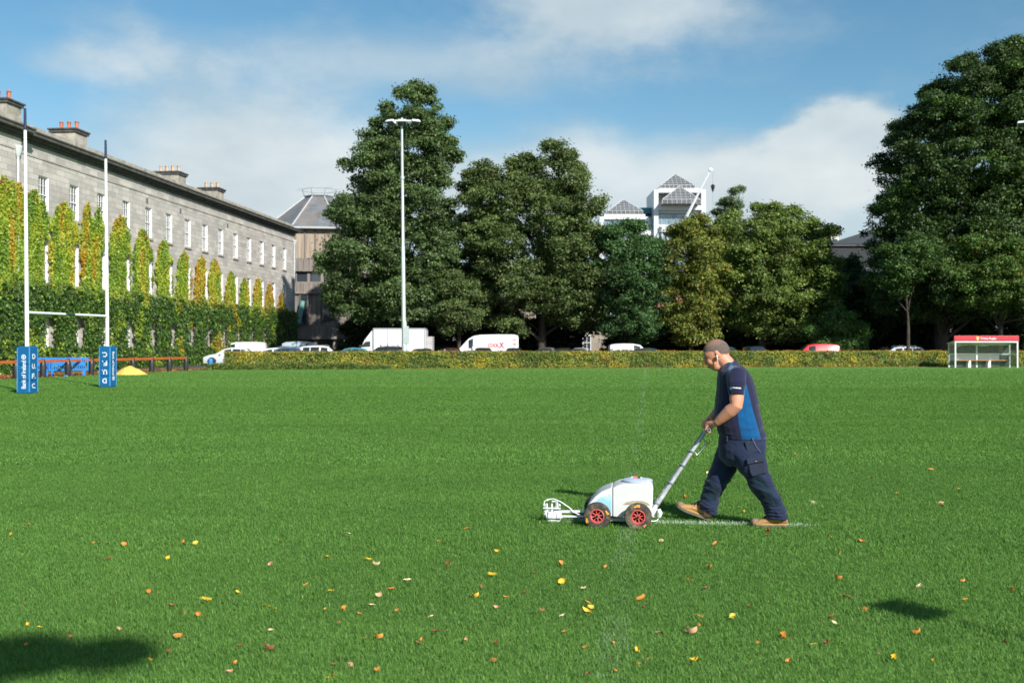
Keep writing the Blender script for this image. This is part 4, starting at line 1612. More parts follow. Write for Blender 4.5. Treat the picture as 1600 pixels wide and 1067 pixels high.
bars = []
for i, (px, D, rz, lb) in enumerate(((62, 55.5, 0.25, 'blue plastic barrier mostly hidden by the left goal pad'), (93, 55.5, 0.12, 'blue plastic barrier standing in full view between two black fence posts'), (121, 56.5, 0.2, 'blue plastic barrier half behind the third black post right of the left goal pad'))):
    if i == 0:
        b = empty('barrier', (0, 0, 0))
        barrier_mesh().build('panel', blue_pl, b, bevel=0.01)
        foot_mesh(-0.36).build('foot', blue_pl, b)
        foot_mesh(0.36).build('foot', blue_pl, b)
        b0 = b
    else:
        b = copy_tree(b0)
    b.location = ((px - 800) / F * D, D, 0)
    b.rotation_euler = (0, 0, rz)
    tag(b, lb, 'barrier', 'blue barriers behind the rail fence')

# yellow tarpaulin over a heap
nx, ny = 40, 26
vs, fs = [], []
hb = G(192, 586)
for j in range(ny):
    for i in range(nx):
        a = (i / (nx - 1) - 0.5) * 2
        b = (j / (ny - 1) - 0.5) * 2
        rr = math.sqrt(a * a * (1.0 if a > 0 else 1.5) + b * b)
        h = 0.5 * max(0, 1 - rr ** 1.3) + 0.05 * mnoise.noise(Vector((a * 4, b * 4, 0.3))) * max(0, 1 - rr)
        vs.append((a * 1.0 + 0.1, b * 0.8, h + (0.02 if rr < 1 else -0.02)))
for j in range(ny - 1):
    for i in range(nx - 1):
        k = j * nx + i
        fs.append((k, k + 1, k + nx + 1, k + nx))
mb = MB()
mb.add(vs, fs)
tarp = mb.build('tarpaulin', mat('yellow_sheet', (0.68, 0.47, 0.1), 0.6, vary=0.2, vscale=3, bump=0.5, bscale=6), smooth=60)
tarp.location = (hb.x, hb.y + 0.7, 0)
tag(tarp, 'yellow sheet covering a low heap just right of the right goal pad', 'sheet')

# red edging at the far left of the strip
mb = MB()
a, b = G(-60, 604), G(22, 590)
mb.tube([a + Vector((-.6, 0, 0.05)), b + Vector((-.6, 0, 0.05))], 0.1, 8)
o = mb.build('red_pipe', mat('red_plastic', (0.4, 0.06, 0.04), 0.6, vary=0.2))
tag(o, 'long dull red pipe lying on the soil left of the left goal pad', 'pipe')

# small blue post near the silver car
mb = MB()
g = G(329, 577)
mb.lathe([(0.02, 0), (0.155, 0.01), (0.165, 0.1), (0.15, 0.6), (0.155, 0.68), (0.12, 0.73), (0.0, 0.74)], (0, 0, 0), (0, 0, 1), 16)
o = mb.build('blue_bin', mat('blue_bin_paint', (0.03, 0.22, 0.6), 0.4, vary=0.12), smooth=40, loc=g)
tag(o, 'small blue round bin in front of the silver car by the hedge end', 'bin')
mb = MB()
mb.lathe([(0.17, 0.0), (0.17, 0.06), (0.13, 0.07)], (0, 0, 0), (0, 0, 1), 16)
mb.build('base', mat('bin_base', (0.6, 0.62, 0.64), 0.5), o)

# ------------------------------------------------------------------ goal posts
pad_blue = mat('blue_pad_vinyl', (0.005, 0.105, 0.28), 0.35, spec=0.5, vary=0.12, vscale=2, bump=0.15, bscale=8)
pad_blue2 = mat('pad_seam', (0.05, 0.25, 0.5), 0.5)
white_gloss = mat('white_gloss', (0.78, 0.8, 0.8), 0.3, vary=0.04)
white_ink = mat('white_ink', (0.75, 0.78, 0.8), 0.5)
navy_tip = mat('navy_tip', (0.01, 0.02, 0.06), 0.4)
gA = G(43, 615)
gB = G(168.5, 605)
gd = (gB - gA).normalized()
goal = empty('goal', gA, 0, 'tall white H shaped rugby goal with dark tipped uprights and blue padded feet', 'goal')
gl = gB - gA
LEAN = -0.0105
for k, (base, side) in enumerate(((Vector((0, 0, 0)), 'a'), (gl, 'b'))):
    mb = MB()
    mb.tube([base, base + Vector((LEAN * 2.8, 0, 2.8)), base + Vector((LEAN * 9.05, 0, 9.05))], [0.07, 0.067, 0.05], 16)
    up = mb.build('upright', white_gloss, goal, smooth=40)
    mb = MB()
    mb.tube([base + Vector((LEAN * 9.05, 0, 9.05)), base + Vector((LEAN * 9.8, 0, 9.8))], [0.05, 0.042], 12)
    mb.build('tip', navy_tip, up, smooth=40)
    # pad
    rz = -R(9)
    w = 0.47
    M3 = Matrix.Rotation(rz, 3, 'Z')
    mb = MB()
    for z0, z1 in ((0.02, 0.45), (0.453, 1.0), (1.003, 1.63)):
        mb.box(base + Vector((0, 0, (z0 + z1) / 2)), (w, w, z1 - z0), M3)
    pad = mb.build('pad', pad_blue, goal, bevel=0.035, seg=3)
    mb = MB()
    for sx, sy in ((1, -1), (1, 1), (-1, -1)):
        q = base + M3 @ Vector((sx * (w / 2 - 0.012), sy * (w / 2 - 0.012), 0))
        mb.tube([q + Vector((0, 0, 0.06)), q + Vector((0, 0, 1.58))], 0.022, 6)
    mb.build('piping', pad_blue2, pad)
    # lettering on the two faces that show
    nF, nR = M3 @ Vector((0, -1, 0)), M3 @ Vector((1, 0, 0))
    xF, xR = M3 @ Vector((1, 0, 0)), M3 @ Vector((0, 1, 0))
    z = Vector((0, 0, 1))
    if k == 0:
        o1 = base + nF * (w / 2 + 0.004) + z * 0.66 + xF * 0.02
        text_obj('Bank of Ireland', 0.165, frame_M(o1, z, -xF), white_ink, pad, width=0.95, bold=0.018)
        mb = MB()
        cc_ = base + nF * (w / 2 + 0.006) + z * 1.26 + xF * 0.02
        ring = []
        for rr_ in (0.085, 0.062):
            ring.append([cc_ + xF * (math.cos(t) * rr_) + z * (math.sin(t) * rr_) for t in np.linspace(0, 2 * math.pi, 24, endpoint=False)])
        mb.rings(ring, cap=False)
        mb.box(cc_, (0.02, 0.004, 0.13), M3)
        mb.box(cc_, (0.1, 0.006, 0.018), M3)
        mb.build('emblem', white_ink, pad)
        for i, ch in enumerate(('D', 'U.', 'F.', 'C.')):
            o1 = base + nR * (w / 2 + 0.004) + z * (1.28 - 0.335 * i) + xR * 0.0
            text_obj(ch, 0.17, frame_M(o1, xR, z), white_ink, pad, bold=0.02, width=0.17 if len(ch) < 2 else 0.2)
    else:
        o1 = base + nR * (w / 2 + 0.004) + z * 0.95
        text_obj('Bank of Ireland', 0.15, frame_M(o1, -z, xR), white_ink, pad, width=0.92, bold=0.018)
        mb = MB()
        cc_ = base + nR * (w / 2 + 0.006) + z * 0.36
        ring = []
        for rr_ in (0.085, 0.062):
            ring.append([cc_ + xR * (math.cos(t) * rr_) + z * (math.sin(t) * rr_) for t in np.linspace(0, 2 * math.pi, 24, endpoint=False)])
        mb.rings(ring, cap=False)
        mb.box(cc_, (0.004, 0.02, 0.13), M3)
        mb.box(cc_, (0.006, 0.1, 0.018), M3)
        mb.build('emblem', white_ink, pad)
        for i, ch in enumerate(('C.', 'F.', 'U.', 'D')):
            o1 = base + nF * (w / 2 + 0.004) + z * (1.30 - 0.345 * i)
            text_obj(ch, 0.19, frame_M(o1, -xF, -z), white_ink, pad, bold=0.02, width=0.18 if len(ch) < 2 else 0.22)
zb0, zb1 = 2.79, 2.82
a = Vector((LEAN * 2.8, 0, zb0))
b = gl + Vector((LEAN * 2.8, 0, zb1))
mb = MB()
mb.tube([a, a.lerp(b, 0.44)], 0.045, 12)
mb.tube([a.lerp(b, 0.56), b], 0.045, 12)
cb_ = mb.build('crossbar', white_gloss, goal, smooth=40)
mb = MB()
mb.tube([a.lerp(b, 0.439), a.lerp(b, 0.561)], 0.04, 12)
mb.build('sleeve', mat('dark_sleeve', (0.03, 0.05, 0.04), 0.5), cb_, smooth=40)

# ------------------------------------------------------------------ floodlights
lamp_grey = mat('galvanised', (0.46, 0.53, 0.53), 0.45, 0.3, vary=0.1, vscale=2)
lamp_white = mat('lamp_housing', (0.68, 0.71, 0.73), 0.4)
lamp_in = mat('lamp_recess', (0.05, 0.07, 0.06), 0.3)


def floodlight(px, D, lb, box=True, turn=0.0):
    b = Vector(((px - 800) / F * D, D, 0))
    r = empty('floodlight', b, turn, lb, 'floodlight', None)
    H = EYE + (HOR - 196) / F * 76
    mb = MB()
    ln = -0.010
    mb.tube([(0, 0, 0), (0, 0, 3.4), (ln * 3.5, 0, 3.5), (ln * 9, 0, 9), (ln * 9.05, 0, 9.05), (ln * H, 0, H)], [0.19, 0.19, 0.16, 0.14, 0.12, 0.085], 16)
    mb.tube([(ln * 14, 0, 14), (ln * 14.2, 0, 14.2)], 0.16, 12)
    mb.build('pole', lamp_grey, r, smooth=40)
    mb = MB()
    mb.box((0.13, -0.02, 2.45), (0.42, 0.36, 1.3))
    mb.build('control_box', lamp_grey, r, bevel=0.02)
    top = Vector((ln * H, 0, H))
    mb = MB()
    mb.box(top + Vector((0.1, 0, 0.35)), (1.9, 0.09, 0.09))
    mb.tube([top, top + Vector((0, 0, 0.55))], 0.06, 8)
    mb.build('crossarm', lamp_white, r)
    for k, (dx, dyaw) in enumerate(((-0.72, -0.5), (0.05, 0), (0.98, 0.5))):
        h = MB()
        rot = Matrix.Rotation(dyaw, 3, 'Z') @ Matrix.Rotation(R(-24), 3, 'X')
        c = top + Vector((dx, -0.3, 0.16))
        prof = [(-0.36, -0.32, -0.13), (-0.33, 0.32, -0.1), (-0.2, 0.42, 0.12)]
        top_r, bot_r = [], []
        ringa = [c + rot @ Vector((x, y, -0.14)) for x, y in ((-0.34, -0.36), (0.34, -0.36), (0.37, 0), (0.34, 0.3), (-0.34, 0.3), (-0.37, 0))]
        ringb = [c + rot @ Vector((x, y, 0.08)) for x, y in ((-0.28, -0.28), (0.28, -0.28), (0.3, 0), (0.26, 0.26), (-0.26, 0.26), (-0.3, 0))]
        ringc = [c + rot @ Vector((x, y, 0.16)) for x, y in ((-0.16, -0.14), (0.16, -0.14), (0.18, 0), (0.14, 0.14), (-0.14, 0.14), (-0.18, 0))]
        h.rings([ringa, ringb, ringc])
        ho = h.build('lamp_head', lamp_white, r, bevel=0.02)
        h = MB()
        h.rings([[c + rot @ Vector((x, y, -0.15)) for x, y in ((-0.28, -0.3), (0.28, -0.3), (0.3, 0.24), (-0.3, 0.24))], [c + rot @ Vector((x, y, -0.143)) for x, y in ((-0.3, -0.32), (0.3, -0.32), (0.32, 0.26), (-0.32, 0.26))]])
        h.build('lens', lamp_in, ho)
        h = MB()
        h.tube([c + Vector((0, 0.1, 0.1)), top + Vector((dx, 0, 0.35))], 0.04, 6)
        h.build('bracket', lamp_grey, ho)
    return r


floodlight(631.5, 76.0, 'tall grey floodlight pole with three lamp heads in front of the tallest tree')
floodlight(1614, 76.5, 'floodlight at the right edge, only one lamp head rim showing')

# board on a post, just outside the right edge, whose shadow lies on the grass
sh = Vector((2.42, 6.42, 0))
hz = 3.1
bd = sh + SUN_H * (hz / math.tan(SUN_EL))
board = empty('notice_post', (bd.x, bd.y, 0), math.atan2(SUN_H.y, SUN_H.x) + R(90), 'board on a post outside the frame, throwing the square shadow on the grass at right', 'sign')
mb = MB()
mb.tube([(0, 0, 0), (0, 0, hz - 0.1)], 0.022, 10)
mb.build('post', lamp_grey, board, smooth=40)
mb = MB()
mb.box((0, -0.05, hz), (0.33, 0.08, 0.25))
mb.build('board', lamp_white, board, bevel=0.01)

# ------------------------------------------------------------------ team shelter
DS = EYE * F / (574.5 - HOR)
sx0 = (1492 - 800) / F * DS
shl = empty('team_shelter', (sx0, DS, 0), 0, 'white framed glazed team shelter with a red lettered fascia and wooden bench', 'shelter')
sc = DS / F
WS = 99 * sc
HS = 50 * sc
red_fascia = mat('red_fascia', (0.50, 0.035, 0.055), 0.4, vary=0.06)
mb = MB()
mb.span((-0.05, -0.02, HS - 8.5 * sc), (WS + 0.05, 0.12, HS))
fas = mb.build('fascia', red_fascia, shl, bevel=0.01)
text_obj('Trinity Rugby', 0.2, frame_M(Vector((WS * 0.527, -0.026, HS - 4.6 * sc)), (1, 0, 0), (0, 0, 1)), white_ink, fas, width=1.2, bold=0.012)
mb = MB()
sxx = WS * 0.357
zc_ = HS - 4.4 * sc
shp = [(-0.11, 0.14), (0.11, 0.14), (0.11, 0.0), (0.07, -0.1), (0, -0.16), (-0.07, -0.1), (-0.11, 0.0)]
mb.prism([(sxx + a, -0.024, zc_ + b) for a, b in shp], (0, -0.01, 0), (0, 0.002, 0))
em = mb.build('emblem', mat('shield_gold', (0.72, 0.42, 0.08), 0.5), fas)
mb = MB()
mb.prism([(sxx + a * 0.45, -0.036, zc_ + b * 0.5 + 0.01) for a, b in shp], (0, -0.004, 0), (0, 0.001, 0))
mb.build('shield_field', mat('shield_pale', (0.7, 0.66, 0.4), 0.5), em)
zf = HS - 8.5 * sc
dpt = 1.25
mb = MB()
w_ = 0.09
mb.span((0, 0, 0), (w_, w_, zf - 0.1))
mb.span((WS - w_, 0, 0), (WS, w_, zf - 0.1))
mb.span((0, 0.0, zf - 0.1), (WS, w_ - 0.002, zf - 0.002))
mb.span((0.02, dpt - w_, 0), (w_ + 0.02, dpt, zf - 0.3))
mb.span((WS - w_ - 0.02, dpt - w_, 0), (WS - 0.02, dpt, zf - 0.3))
mb.span((WS / 2 - 0.045 - 0.2, dpt - w_, 0), (WS / 2 + 0.045 - 0.2, dpt, zf - 0.3))
mb.span((0.02, dpt - w_, zf - 0.299), (WS - 0.02, dpt, zf - 0.2))
mb.span((w_ + 0.02, dpt - 0.07, 0.95), (WS / 2 - 0.246, dpt - 0.01, 1.06))
mb.span((WS / 2 - 0.154, dpt - 0.07, 0.95), (WS - w_ - 0.02, dpt - 0.01, 1.06))
for x in (0.0, WS - 0.06):
    mb.span((x, w_, zf - 0.16), (x + 0.06, dpt - w_, zf - 0.1))
    mb.span((x, w_, 0.95), (x + 0.06, dpt - w_, 1.02))
mb.build('frame', white_gloss, shl, bevel=0.006)
mb = MB()
mb.add([(-0.05, -0.02, zf + 0.01), (WS + 0.05, -0.02, zf + 0.01), (WS + 0.05, dpt + 0.1, zf - 0.18), (-0.05, dpt + 0.1, zf - 0.18), (-0.05, -0.02, zf + 0.04), (WS + 0.05, -0.02, zf + 0.04), (WS + 0.05, dpt + 0.1, zf - 0.15), (-0.05, dpt + 0.1, zf - 0.15)], [(0, 3, 2, 1), (4, 5, 6, 7), (0, 1, 5, 4), (1, 2, 6, 5), (2, 3, 7, 6), (3, 0, 4, 7)])
mb.build('roof', lamp_white, shl)


def clear_pane_mat():
    m = bpy.data.materials.new('scratched_plastic_glazing')
    m.use_nodes = True
    nt = m.node_tree
    b = nt.nodes['Principled BSDF']
    b.inputs['Base Color'].default_value = (0.35, 0.4, 0.38, 1)
    b.inputs['Roughness'].default_value = 0.15
    tr = nt.nodes.new('ShaderNodeBsdfTransparent')
    tr.inputs[0].default_value = (0.75, 0.8, 0.78, 1)
    mx = nt.nodes.new('ShaderNodeMixShader')
    mx.inputs[0].default_value = 0.3
    nt.links.new(tr.outputs[0], mx.inputs[1])
    nt.links.new(b.outputs[0], mx.inputs[2])
    nt.links.new(mx.outputs[0], nt.nodes['Material Output'].inputs[0])
    return m


clear_m = clear_pane_mat()
for a, b in ((w_ + 0.03, WS / 2 - 0.25), (WS / 2 - 0.15, WS - w_ - 0.03)):
    mb = MB()
    mb.span((a, dpt - 0.05, 1.065), (b, dpt - 0.04, zf - 0.305))
    mb.span((a, dpt - 0.05, 0.1), (b, dpt - 0.04, 0.945))
    mb.build('back_pane', clear_m, shl)
for x in (0.025, WS - 0.035):
    mb = MB()
    mb.span((x, w_ + 0.01, 0.15), (x + 0.01, dpt - w_ - 0.01, 0.94))
    mb.span((x, w_ + 0.01, 1.03), (x + 0.01, dpt - w_ - 0.01, zf - 0.17))
    mb.build('side_pane', clear_m, shl)
mb = MB()
for y in (0.72, 0.87, 1.02):
    mb.span((w_ + 0.1, y, 0.52), (WS - w_ - 0.1, y + 0.12, 0.565))
bn = mb.build('bench', mat('bench_wood', (0.42, 0.2, 0.07), 0.6, vary=0.2, vscale=4), shl)
for fx in (0.3, 0.615):
    mb = MB()
    x = WS * fx
    mb.prism([(x - 0.12, 0.7, 0), (x + 0.1, 0.7, 0), (x + 0.09, 0.7, 0.519), (x - 0.03, 0.7, 0.519), (x - 0.1, 0.7, 0.3)], (0, 0, 0), (0, 0.42, 0))
    mb.build('bench_leg', white_gloss, bn)
mb = MB()
mb.tube([(0.55, dpt - 0.09, 1.5), (1.0, dpt - 0.09, 1.7), (1.7, dpt - 0.09, 1.74), (2.4, dpt - 0.09, 1.66), (3.0, dpt - 0.09, 1.62)], [0.03, 0.05, 0.045, 0.05, 0.03], 6, ell=0.3)
mb.build('swoosh_decal', mat('decal_white', (0.5, 0.53, 0.5), 0.6), shl)

# ------------------------------------------------------------------ vehicles
tyre_m = mat('tyre', (0.02, 0.02, 0.02), 0.85)
rim_m = mat('alloy', (0.45, 0.46, 0.47), 0.3, 0.7)
car_glass = mat('car_glass', (0.02, 0.028, 0.032), 0.05, spec=0.9)
trim = mat('black_trim', (0.02, 0.02, 0.022), 0.5)
lamp_red = mat('tail_lamp', (0.4, 0.01, 0.01), 0.2)
lamp_clear = mat('head_lamp', (0.6, 0.62, 0.65), 0.1, 0.3)
plate_m = mat('number_plate', (0.65, 0.65, 0.6), 0.5)


def paint(name, c, r=0.28):
    return mat('paint_' + name, c, r, 0.0, 0.5, coat=0.6, vary=0.04, vscale=1.5)


# stations: x, z_sill, z_belt, z_top, half width at belt, half width at top, kind of the bay behind it
#   kinds: 'b' body, 's' side glass, 'w' windscreen/rear screen (top glass), 'f' windscreen with side glass
SH = {
    'hatch': [(0.0, .35, .50, .56, .62, .5, 'b'), (.08, .2, .66, .72, .80, .7, 'b'), (.5, .18, .80, .88, .86, .75, 'b'), (1.05, .18, .90, .97, .88, .78, 'f'), (1.75, .18, .93, 1.40, .89, .58, 's'), (2.35, .18, .95, 1.49, .89, .60, 's'), (2.42, .18, .95, 1.49, .89, .60, 's'), (3.1, .18, .98, 1.46, .89, .59, 's'), (3.45, .18, 1.0, 1.42, .88, .58, 'b'), (3.6, .2, 1.0, 1.38, .87, .57, 'w'), (3.98, .22, .98, 1.02, .82, .68, 'b'), (4.08, .3, .6, .68, .74, .6, 'b')],
    'estate': [(0.0, .35, .50, .56, .62, .5, 'b'), (.08, .2, .64, .70, .80, .7, 'b'), (.6, .18, .80, .87, .87, .76, 'b'), (1.25, .18, .90, .96, .89, .78, 'f'), (2.0, .18, .93, 1.38, .90, .58, 's'), (2.6, .18, .95, 1.45, .90, .60, 's'), (2.67, .18, .95, 1.45, .90, .60, 's'), (3.4, .18, .96, 1.44, .90, .60, 's'), (4.1, .18, .98, 1.41, .89, .59, 'b'), (4.3, .2, .98, 1.36, .88, .58, 'w'), (4.6, .22, .95, .99, .84, .7, 'b'), (4.7, .3, .6, .68, .74, .6, 'b')],
    'suv': [(0.0, .45, .65, .72, .66, .55, 'b'), (.08, .28, .84, .92, .84, .74, 'b'), (.6, .25, .98, 1.06, .90, .8, 'b'), (1.15, .25, 1.03, 1.12, .92, .8, 'f'), (1.75, .25, 1.07, 1.58, .92, .62, 's'), (2.4, .25, 1.08, 1.66, .92, .64, 's'), (2.47, .25, 1.08, 1.66, .92, .64, 's'), (3.3, .25, 1.10, 1.65, .92, .64, 's'), (3.95, .25, 1.12, 1.62, .91, .63, 'b'), (4.15, .28, 1.12, 1.56, .90, .62, 'w'), (4.4, .3, 1.08, 1.14, .88, .72, 'b'), (4.48, .4, .7, .8, .78, .64, 'b')],
    'van': [(0.0, .4, .62, .70, .7, .58, 'b'), (.1, .25, .95, 1.02, .88, .76, 'b'), (.75, .25, 1.12, 1.2, .95, .82, 'f'), (1.6, .25, 1.2, 1.98, .96, .72, 's'), (2.25, .25, 1.2, 2.12, .96, .78, 'b'), (3.2, .25, 1.2, 2.14, .96, .8, 'b'), (4.6, .25, 1.2, 2.12, .96, .79, 'b'), (5.0, .28, 1.2, 2.05, .95, .76, 'b'), (5.08, .35, 1.1, 1.95, .9, .72, 'b')],
    'small_van': [(0.0, .4, .58, .66, .64, .52, 'b'), (.1, .25, .80, .88, .84, .72, 'b'), (.75, .24, .98, 1.05, .9, .78, 'f'), (1.5, .24, 1.03, 1.74, .91, .64, 's'), (2.15, .24, 1.03, 1.85, .91, .70, 'b'), (3.0, .24, 1.03, 1.87, .91, .71, 'b'), (3.95, .24, 1.03, 1.82, .91, .7, 'b'), (4.25, .26, 1.03, 1.72, .9, .66, 'b'), (4.32, .35, 1.0, 1.55, .85, .6, 'b')],
    'big_van': [(0.0, .4, .65, .75, .72, .6, 'b'), (.12, .28, 1.0, 1.1, .92, .8, 'b'), (.7, .28, 1.2, 1.28, .98, .84, 'f'), (1.55, .28, 1.3, 2.22, 1.0, .74, 's'), (2.0, .28, 1.3, 2.46, 1.0, .8, 'b'), (2.6, .28, 1.3, 2.56, 1.0, .84, 'b'), (4.2, .28, 1.3, 2.6, 1.0, .86, 'b'), (5.6, .28, 1.3, 2.58, 1.0, .85, 'b'), (5.9, .3, 1.3, 2.5, .99, .83, 'b'), (5.98, .4, 1.2, 2.4, .96, .78, 'b')],
}


def car(shape, label, cat, pnt, px, D, rz=0.0, name='parked_car', group='vehicles parked behind the hedge', rack=None, scale=1.0, glass=None, side='b'):
    """front at local x=0 facing -x; px = photo column of the body's middle"""
    st = SH[shape]
    L = st[-1][0]
    root = empty(name, ((px - 800) / F * D, D, 0), rz, label, cat, group)
    root.scale = (scale, scale, scale)
    body, gl_ = MB(), MB()
    cx = L / 2
    rings = []
    for (x, z0, zb, zt, wb, wt, kd) in st:
        zs = z0 + (zb - z0) * 0.45
        er = min(0.07, (zt - zb) * 0.4)
        h = [(wb * 0.93, z0), (wb * 1.0, zs), (wb, zb - 0.03), (wb * 0.985, zb), (wt + 0.03, zt - er), (wt - 0.05, zt - er * 0.2), (wt * 0.5, zt + 0.012), (0, zt + 0.018)]
        ring = [Vector((x - cx, -y, z)) for y, z in h] + [Vector((x - cx, y, z)) for y, z in h[-2::-1]]
        rings.append(ring)
    n = len(rings[0])
    tapers = 0.0
    for i in range(len(rings) - 1):
        kd = st[i][6]
        for k in range(n - 1):
            quad = [rings[i][k], rings[i][k + 1], rings[i + 1][k + 1], rings[i + 1][k]]
            sideglass = k in (3, n - 5)
            topglass = k in (5, 6, 7, 8)
            if sideglass and kd in ('s', 'f') and (st[i + 1][0] - st[i][0]) > 0.1:
                # inset glass with painted surround
                a, b, c, d = quad
                if kd == 'f':
                    # triangular quarter light
                    body.add(quad, [(0, 1, 2, 3)])
                    continue
                f = [a.lerp(b, .06).lerp(d.lerp(c, .06), .04), b.lerp(a, .12).lerp(c.lerp(d, .12), .04), c.lerp(d, .12).lerp(b.lerp(a, .12), .04), d.lerp(c, .06).lerp(a.lerp(b, .06), .04)]
                body.add(quad + f, [(0, 1, 5, 4), (1, 2, 6, 5), (2, 3, 7, 6), (3, 0, 4, 7)])
                gl_.add(f, [(0, 1, 2, 3)])
            elif topglass and kd in ('f', 'w'):
                gl_.add(quad, [(0, 1, 2, 3)])
            else:
                body.add(quad, [(0, 1, 2, 3)])
        body.add([rings[i][0], rings[i][-1], rings[i + 1][-1], rings[i + 1][0]], [(0, 1, 2, 3)])
    body.add(rings[0], [tuple(range(n))])
    body.add(rings[-1], [tuple(range(n))])
    # weld by distance so shading is continuous
    me = body.mesh('body', [pnt])
    import bmesh
    bm = bmesh.new()
    bm.from_mesh(me)
    bmesh.ops.remove_doubles(bm, verts=bm.verts, dist=0.0005)
    bmesh.ops.recalc_face_normals(bm, faces=bm.faces)
    bm.to_mesh(me)
    bm.free()
    me.polygons.foreach_set('use_smooth', [True] * len(me.polygons))
    me.set_sharp_from_angle(angle=R(38))
    bo = bpy.data.objects.new('body', me)
    link(bo, root)
    gl_.build('windows', glass or car_glass, root)
    wr = 0.31 if shape in ('hatch', 'estate') else 0.34
    wy = st[3][4]
    x1 = 0.78 if shape != 'suv' else 0.82
    x2 = L - 0.85
    for x in (x1, x2):
        for s in (-1, 1):
            mb = MB()
            y = s * (wy - 0.08)
            mb.lathe([(wr * 0.55, -0.11), (wr * 0.93, -0.1), (wr, -0.06), (wr, 0.06), (wr * 0.93, 0.1), (wr * 0.55, 0.11)], (x - cx, y, wr), (0, s, 0), 20)
            wo = mb.build('wheel', tyre_m, root, smooth=40)
            mb = MB()
            mb.lathe([(wr * 0.6, 0.0), (wr * 0.6, 0.112), (wr * 0.5, 0.09), (wr * 0.15, 0.11), (0.0, 0.115)], (x - cx, y, wr), (0, s, 0), 16)
            mb.build('rim', rim_m, wo, smooth=40)
            mb = MB()
            arc = []
            for r_ in (wr * 1.0, wr * 1.2):
                arc.append([Vector((x - cx + math.cos(t) * r_, s * (wy + 0.004), wr + math.sin(t) * r_)) for t in np.linspace(0, math.pi, 13)])
            vs = arc[0] + arc[1]
            mb.add(vs, [(i, i + 1, i + 14, i + 13) for i in range(12)])
            mb.build('wheel_arch', trim, root)
    zb = st[2][2]
    for s in (-1, 1):
        mb = MB()
        mb.ball((0.17 - cx, s * st[1][4] * 0.78, st[1][2] - 0.07), (0.13, 0.14, 0.09), 10, 6)
        mb.build('headlight', lamp_clear, root, smooth=60)
        mb = MB()
        mb.ball((L - 0.1 - cx, s * st[-2][4] * 0.9, st[-2][2] - 0.08), (0.06, 0.09, 0.16), 10, 6)
        mb.build('taillight', lamp_red, root, smooth=60)
        mb = MB()
        mb.ball((st[3][0] + 0.42 - cx, s * (wy + 0.13), st[3][2] + 0.07), (0.07, 0.11, 0.08 if 'van' not in shape else 0.16), 10, 6)
        mb.tube([(st[3][0] + 0.42 - cx, s * (wy - 0.1), st[3][2] + 0.02), (st[3][0] + 0.42 - cx, s * (wy + 0.1), st[3][2] + 0.05)], 0.025, 6)
        mb.build('wing_mirror', pnt, root, smooth=60)
    mb = MB()
    mb.box((L + 0.0 - cx, 0, 0.62), (0.03, 0.5, 0.11))
    mb.box((-0.005 - cx, 0, 0.42), (0.03, 0.5, 0.11))
    mb.build('number_plate', plate_m, root)
    # door shut lines
    mb = MB()
    for s in (-1, 1):
        for i in range(3, len(st) - 2):
            if st[i][6] == 's' or (shape.endswith('van') and i in (4, 6)):
                mb.box((st[i][0] + 0.02 - cx, s * (st[i][4] + 0.001), (st[i][2] + 0.35) / 2 + 0.02), (0.012, 0.006, st[i][2] - 0.4))
    if mb.v:
        mb.build('door_gap', trim, root)
    if rack:
        mb = MB()
        zt = max(s_[3] for s_ in st)
        w = st[5][5]
        for s in (-1, 1):
            mb.tube([(st[4][0] + 0.2 - cx, s * (w - 0.02), zt - 0.02), (st[4][0] + 0.35 - cx, s * (w - 0.02), zt + 0.06), (L - 1.0 - cx, s * (w - 0.02), zt + 0.06), (L - 0.8 - cx, s * (w - 0.02), zt - 0.04)], 0.018, 6)
        if rack == 'bars':
            for x in (2.0, 2.6, 3.5, 4.0):
                mb.tube([(x - cx, -w, zt + 0.08), (x - cx, w, zt + 0.08)], 0.02, 6)
                for s in (-1, 1):
                    mb.tube([(x - cx, s * w * 0.9, zt + 0.06), (x - cx, s * w * 0.9, zt + 0.26)], 0.014, 6)
        mb.build('roof_rack', rim_m if rack == 'rails' else trim, root)
    return root


W = paint('white', (0.72, 0.74, 0.75))
SV = paint('silver', (0.5, 0.54, 0.57), 0.25)
NV = paint('navy', (0.015, 0.03, 0.07))
BK = paint('black', (0.012, 0.012, 0.014))
DG = paint('dark_green', (0.02, 0.045, 0.04))
TL = paint('teal', (0.05, 0.2, 0.24))
RD = paint('red', (0.55, 0.02, 0.025))
MR = paint('maroon', (0.16, 0.015, 0.02))
BL = paint('blue', (0.03, 0.08, 0.15))
GY = paint('grey', (0.16, 0.18, 0.19))
VB = paint('pale_blue', (0.36, 0.44, 0.5))

van_w = car('van', 'plain white van behind the silver car at the left end of the hedge', 'van', W, 375, 95, R(4), 'delivery_van', scale=0.93)
mb = MB()
mb.box((0.15, -0.93, 1.72), (0.1, 0.01, 0.12))
mb.build('badge', mat('grey_badge', (0.3, 0.3, 0.3), 0.5), van_w)
car('hatch', 'silver hatchback poking its nose past the left end of the hedge', 'car', SV, 358, 86, R(6), rack=None)
car('estate', 'white hatchback with dark glass and white rear pillar, beside the silver hatchback', 'car', W, 424, 90, R(2), scale=1.0)
car('estate', 'silver roofed dark estate car behind the white hatchback', 'car', VB, 438, 97, R(3), rack='rails', scale=1.06)
car('hatch', 'dark blue car between the white hatchback and the white off-roader', 'car', BL, 463, 86, R(178), scale=1.0)
car('small_van', 'pale blue grey van roof behind the white off-roader', 'van', VB, 480, 101, R(180), 'delivery_van', scale=1.1)
car('suv', 'white off-roader with black windows and roof rails', 'car', W, 507, 86.5, R(176), rack='rails', scale=0.985)
car('hatch', 'dark teal car left of the box truck, only its roof in view', 'car', TL, 545, 92, R(3), scale=0.99)
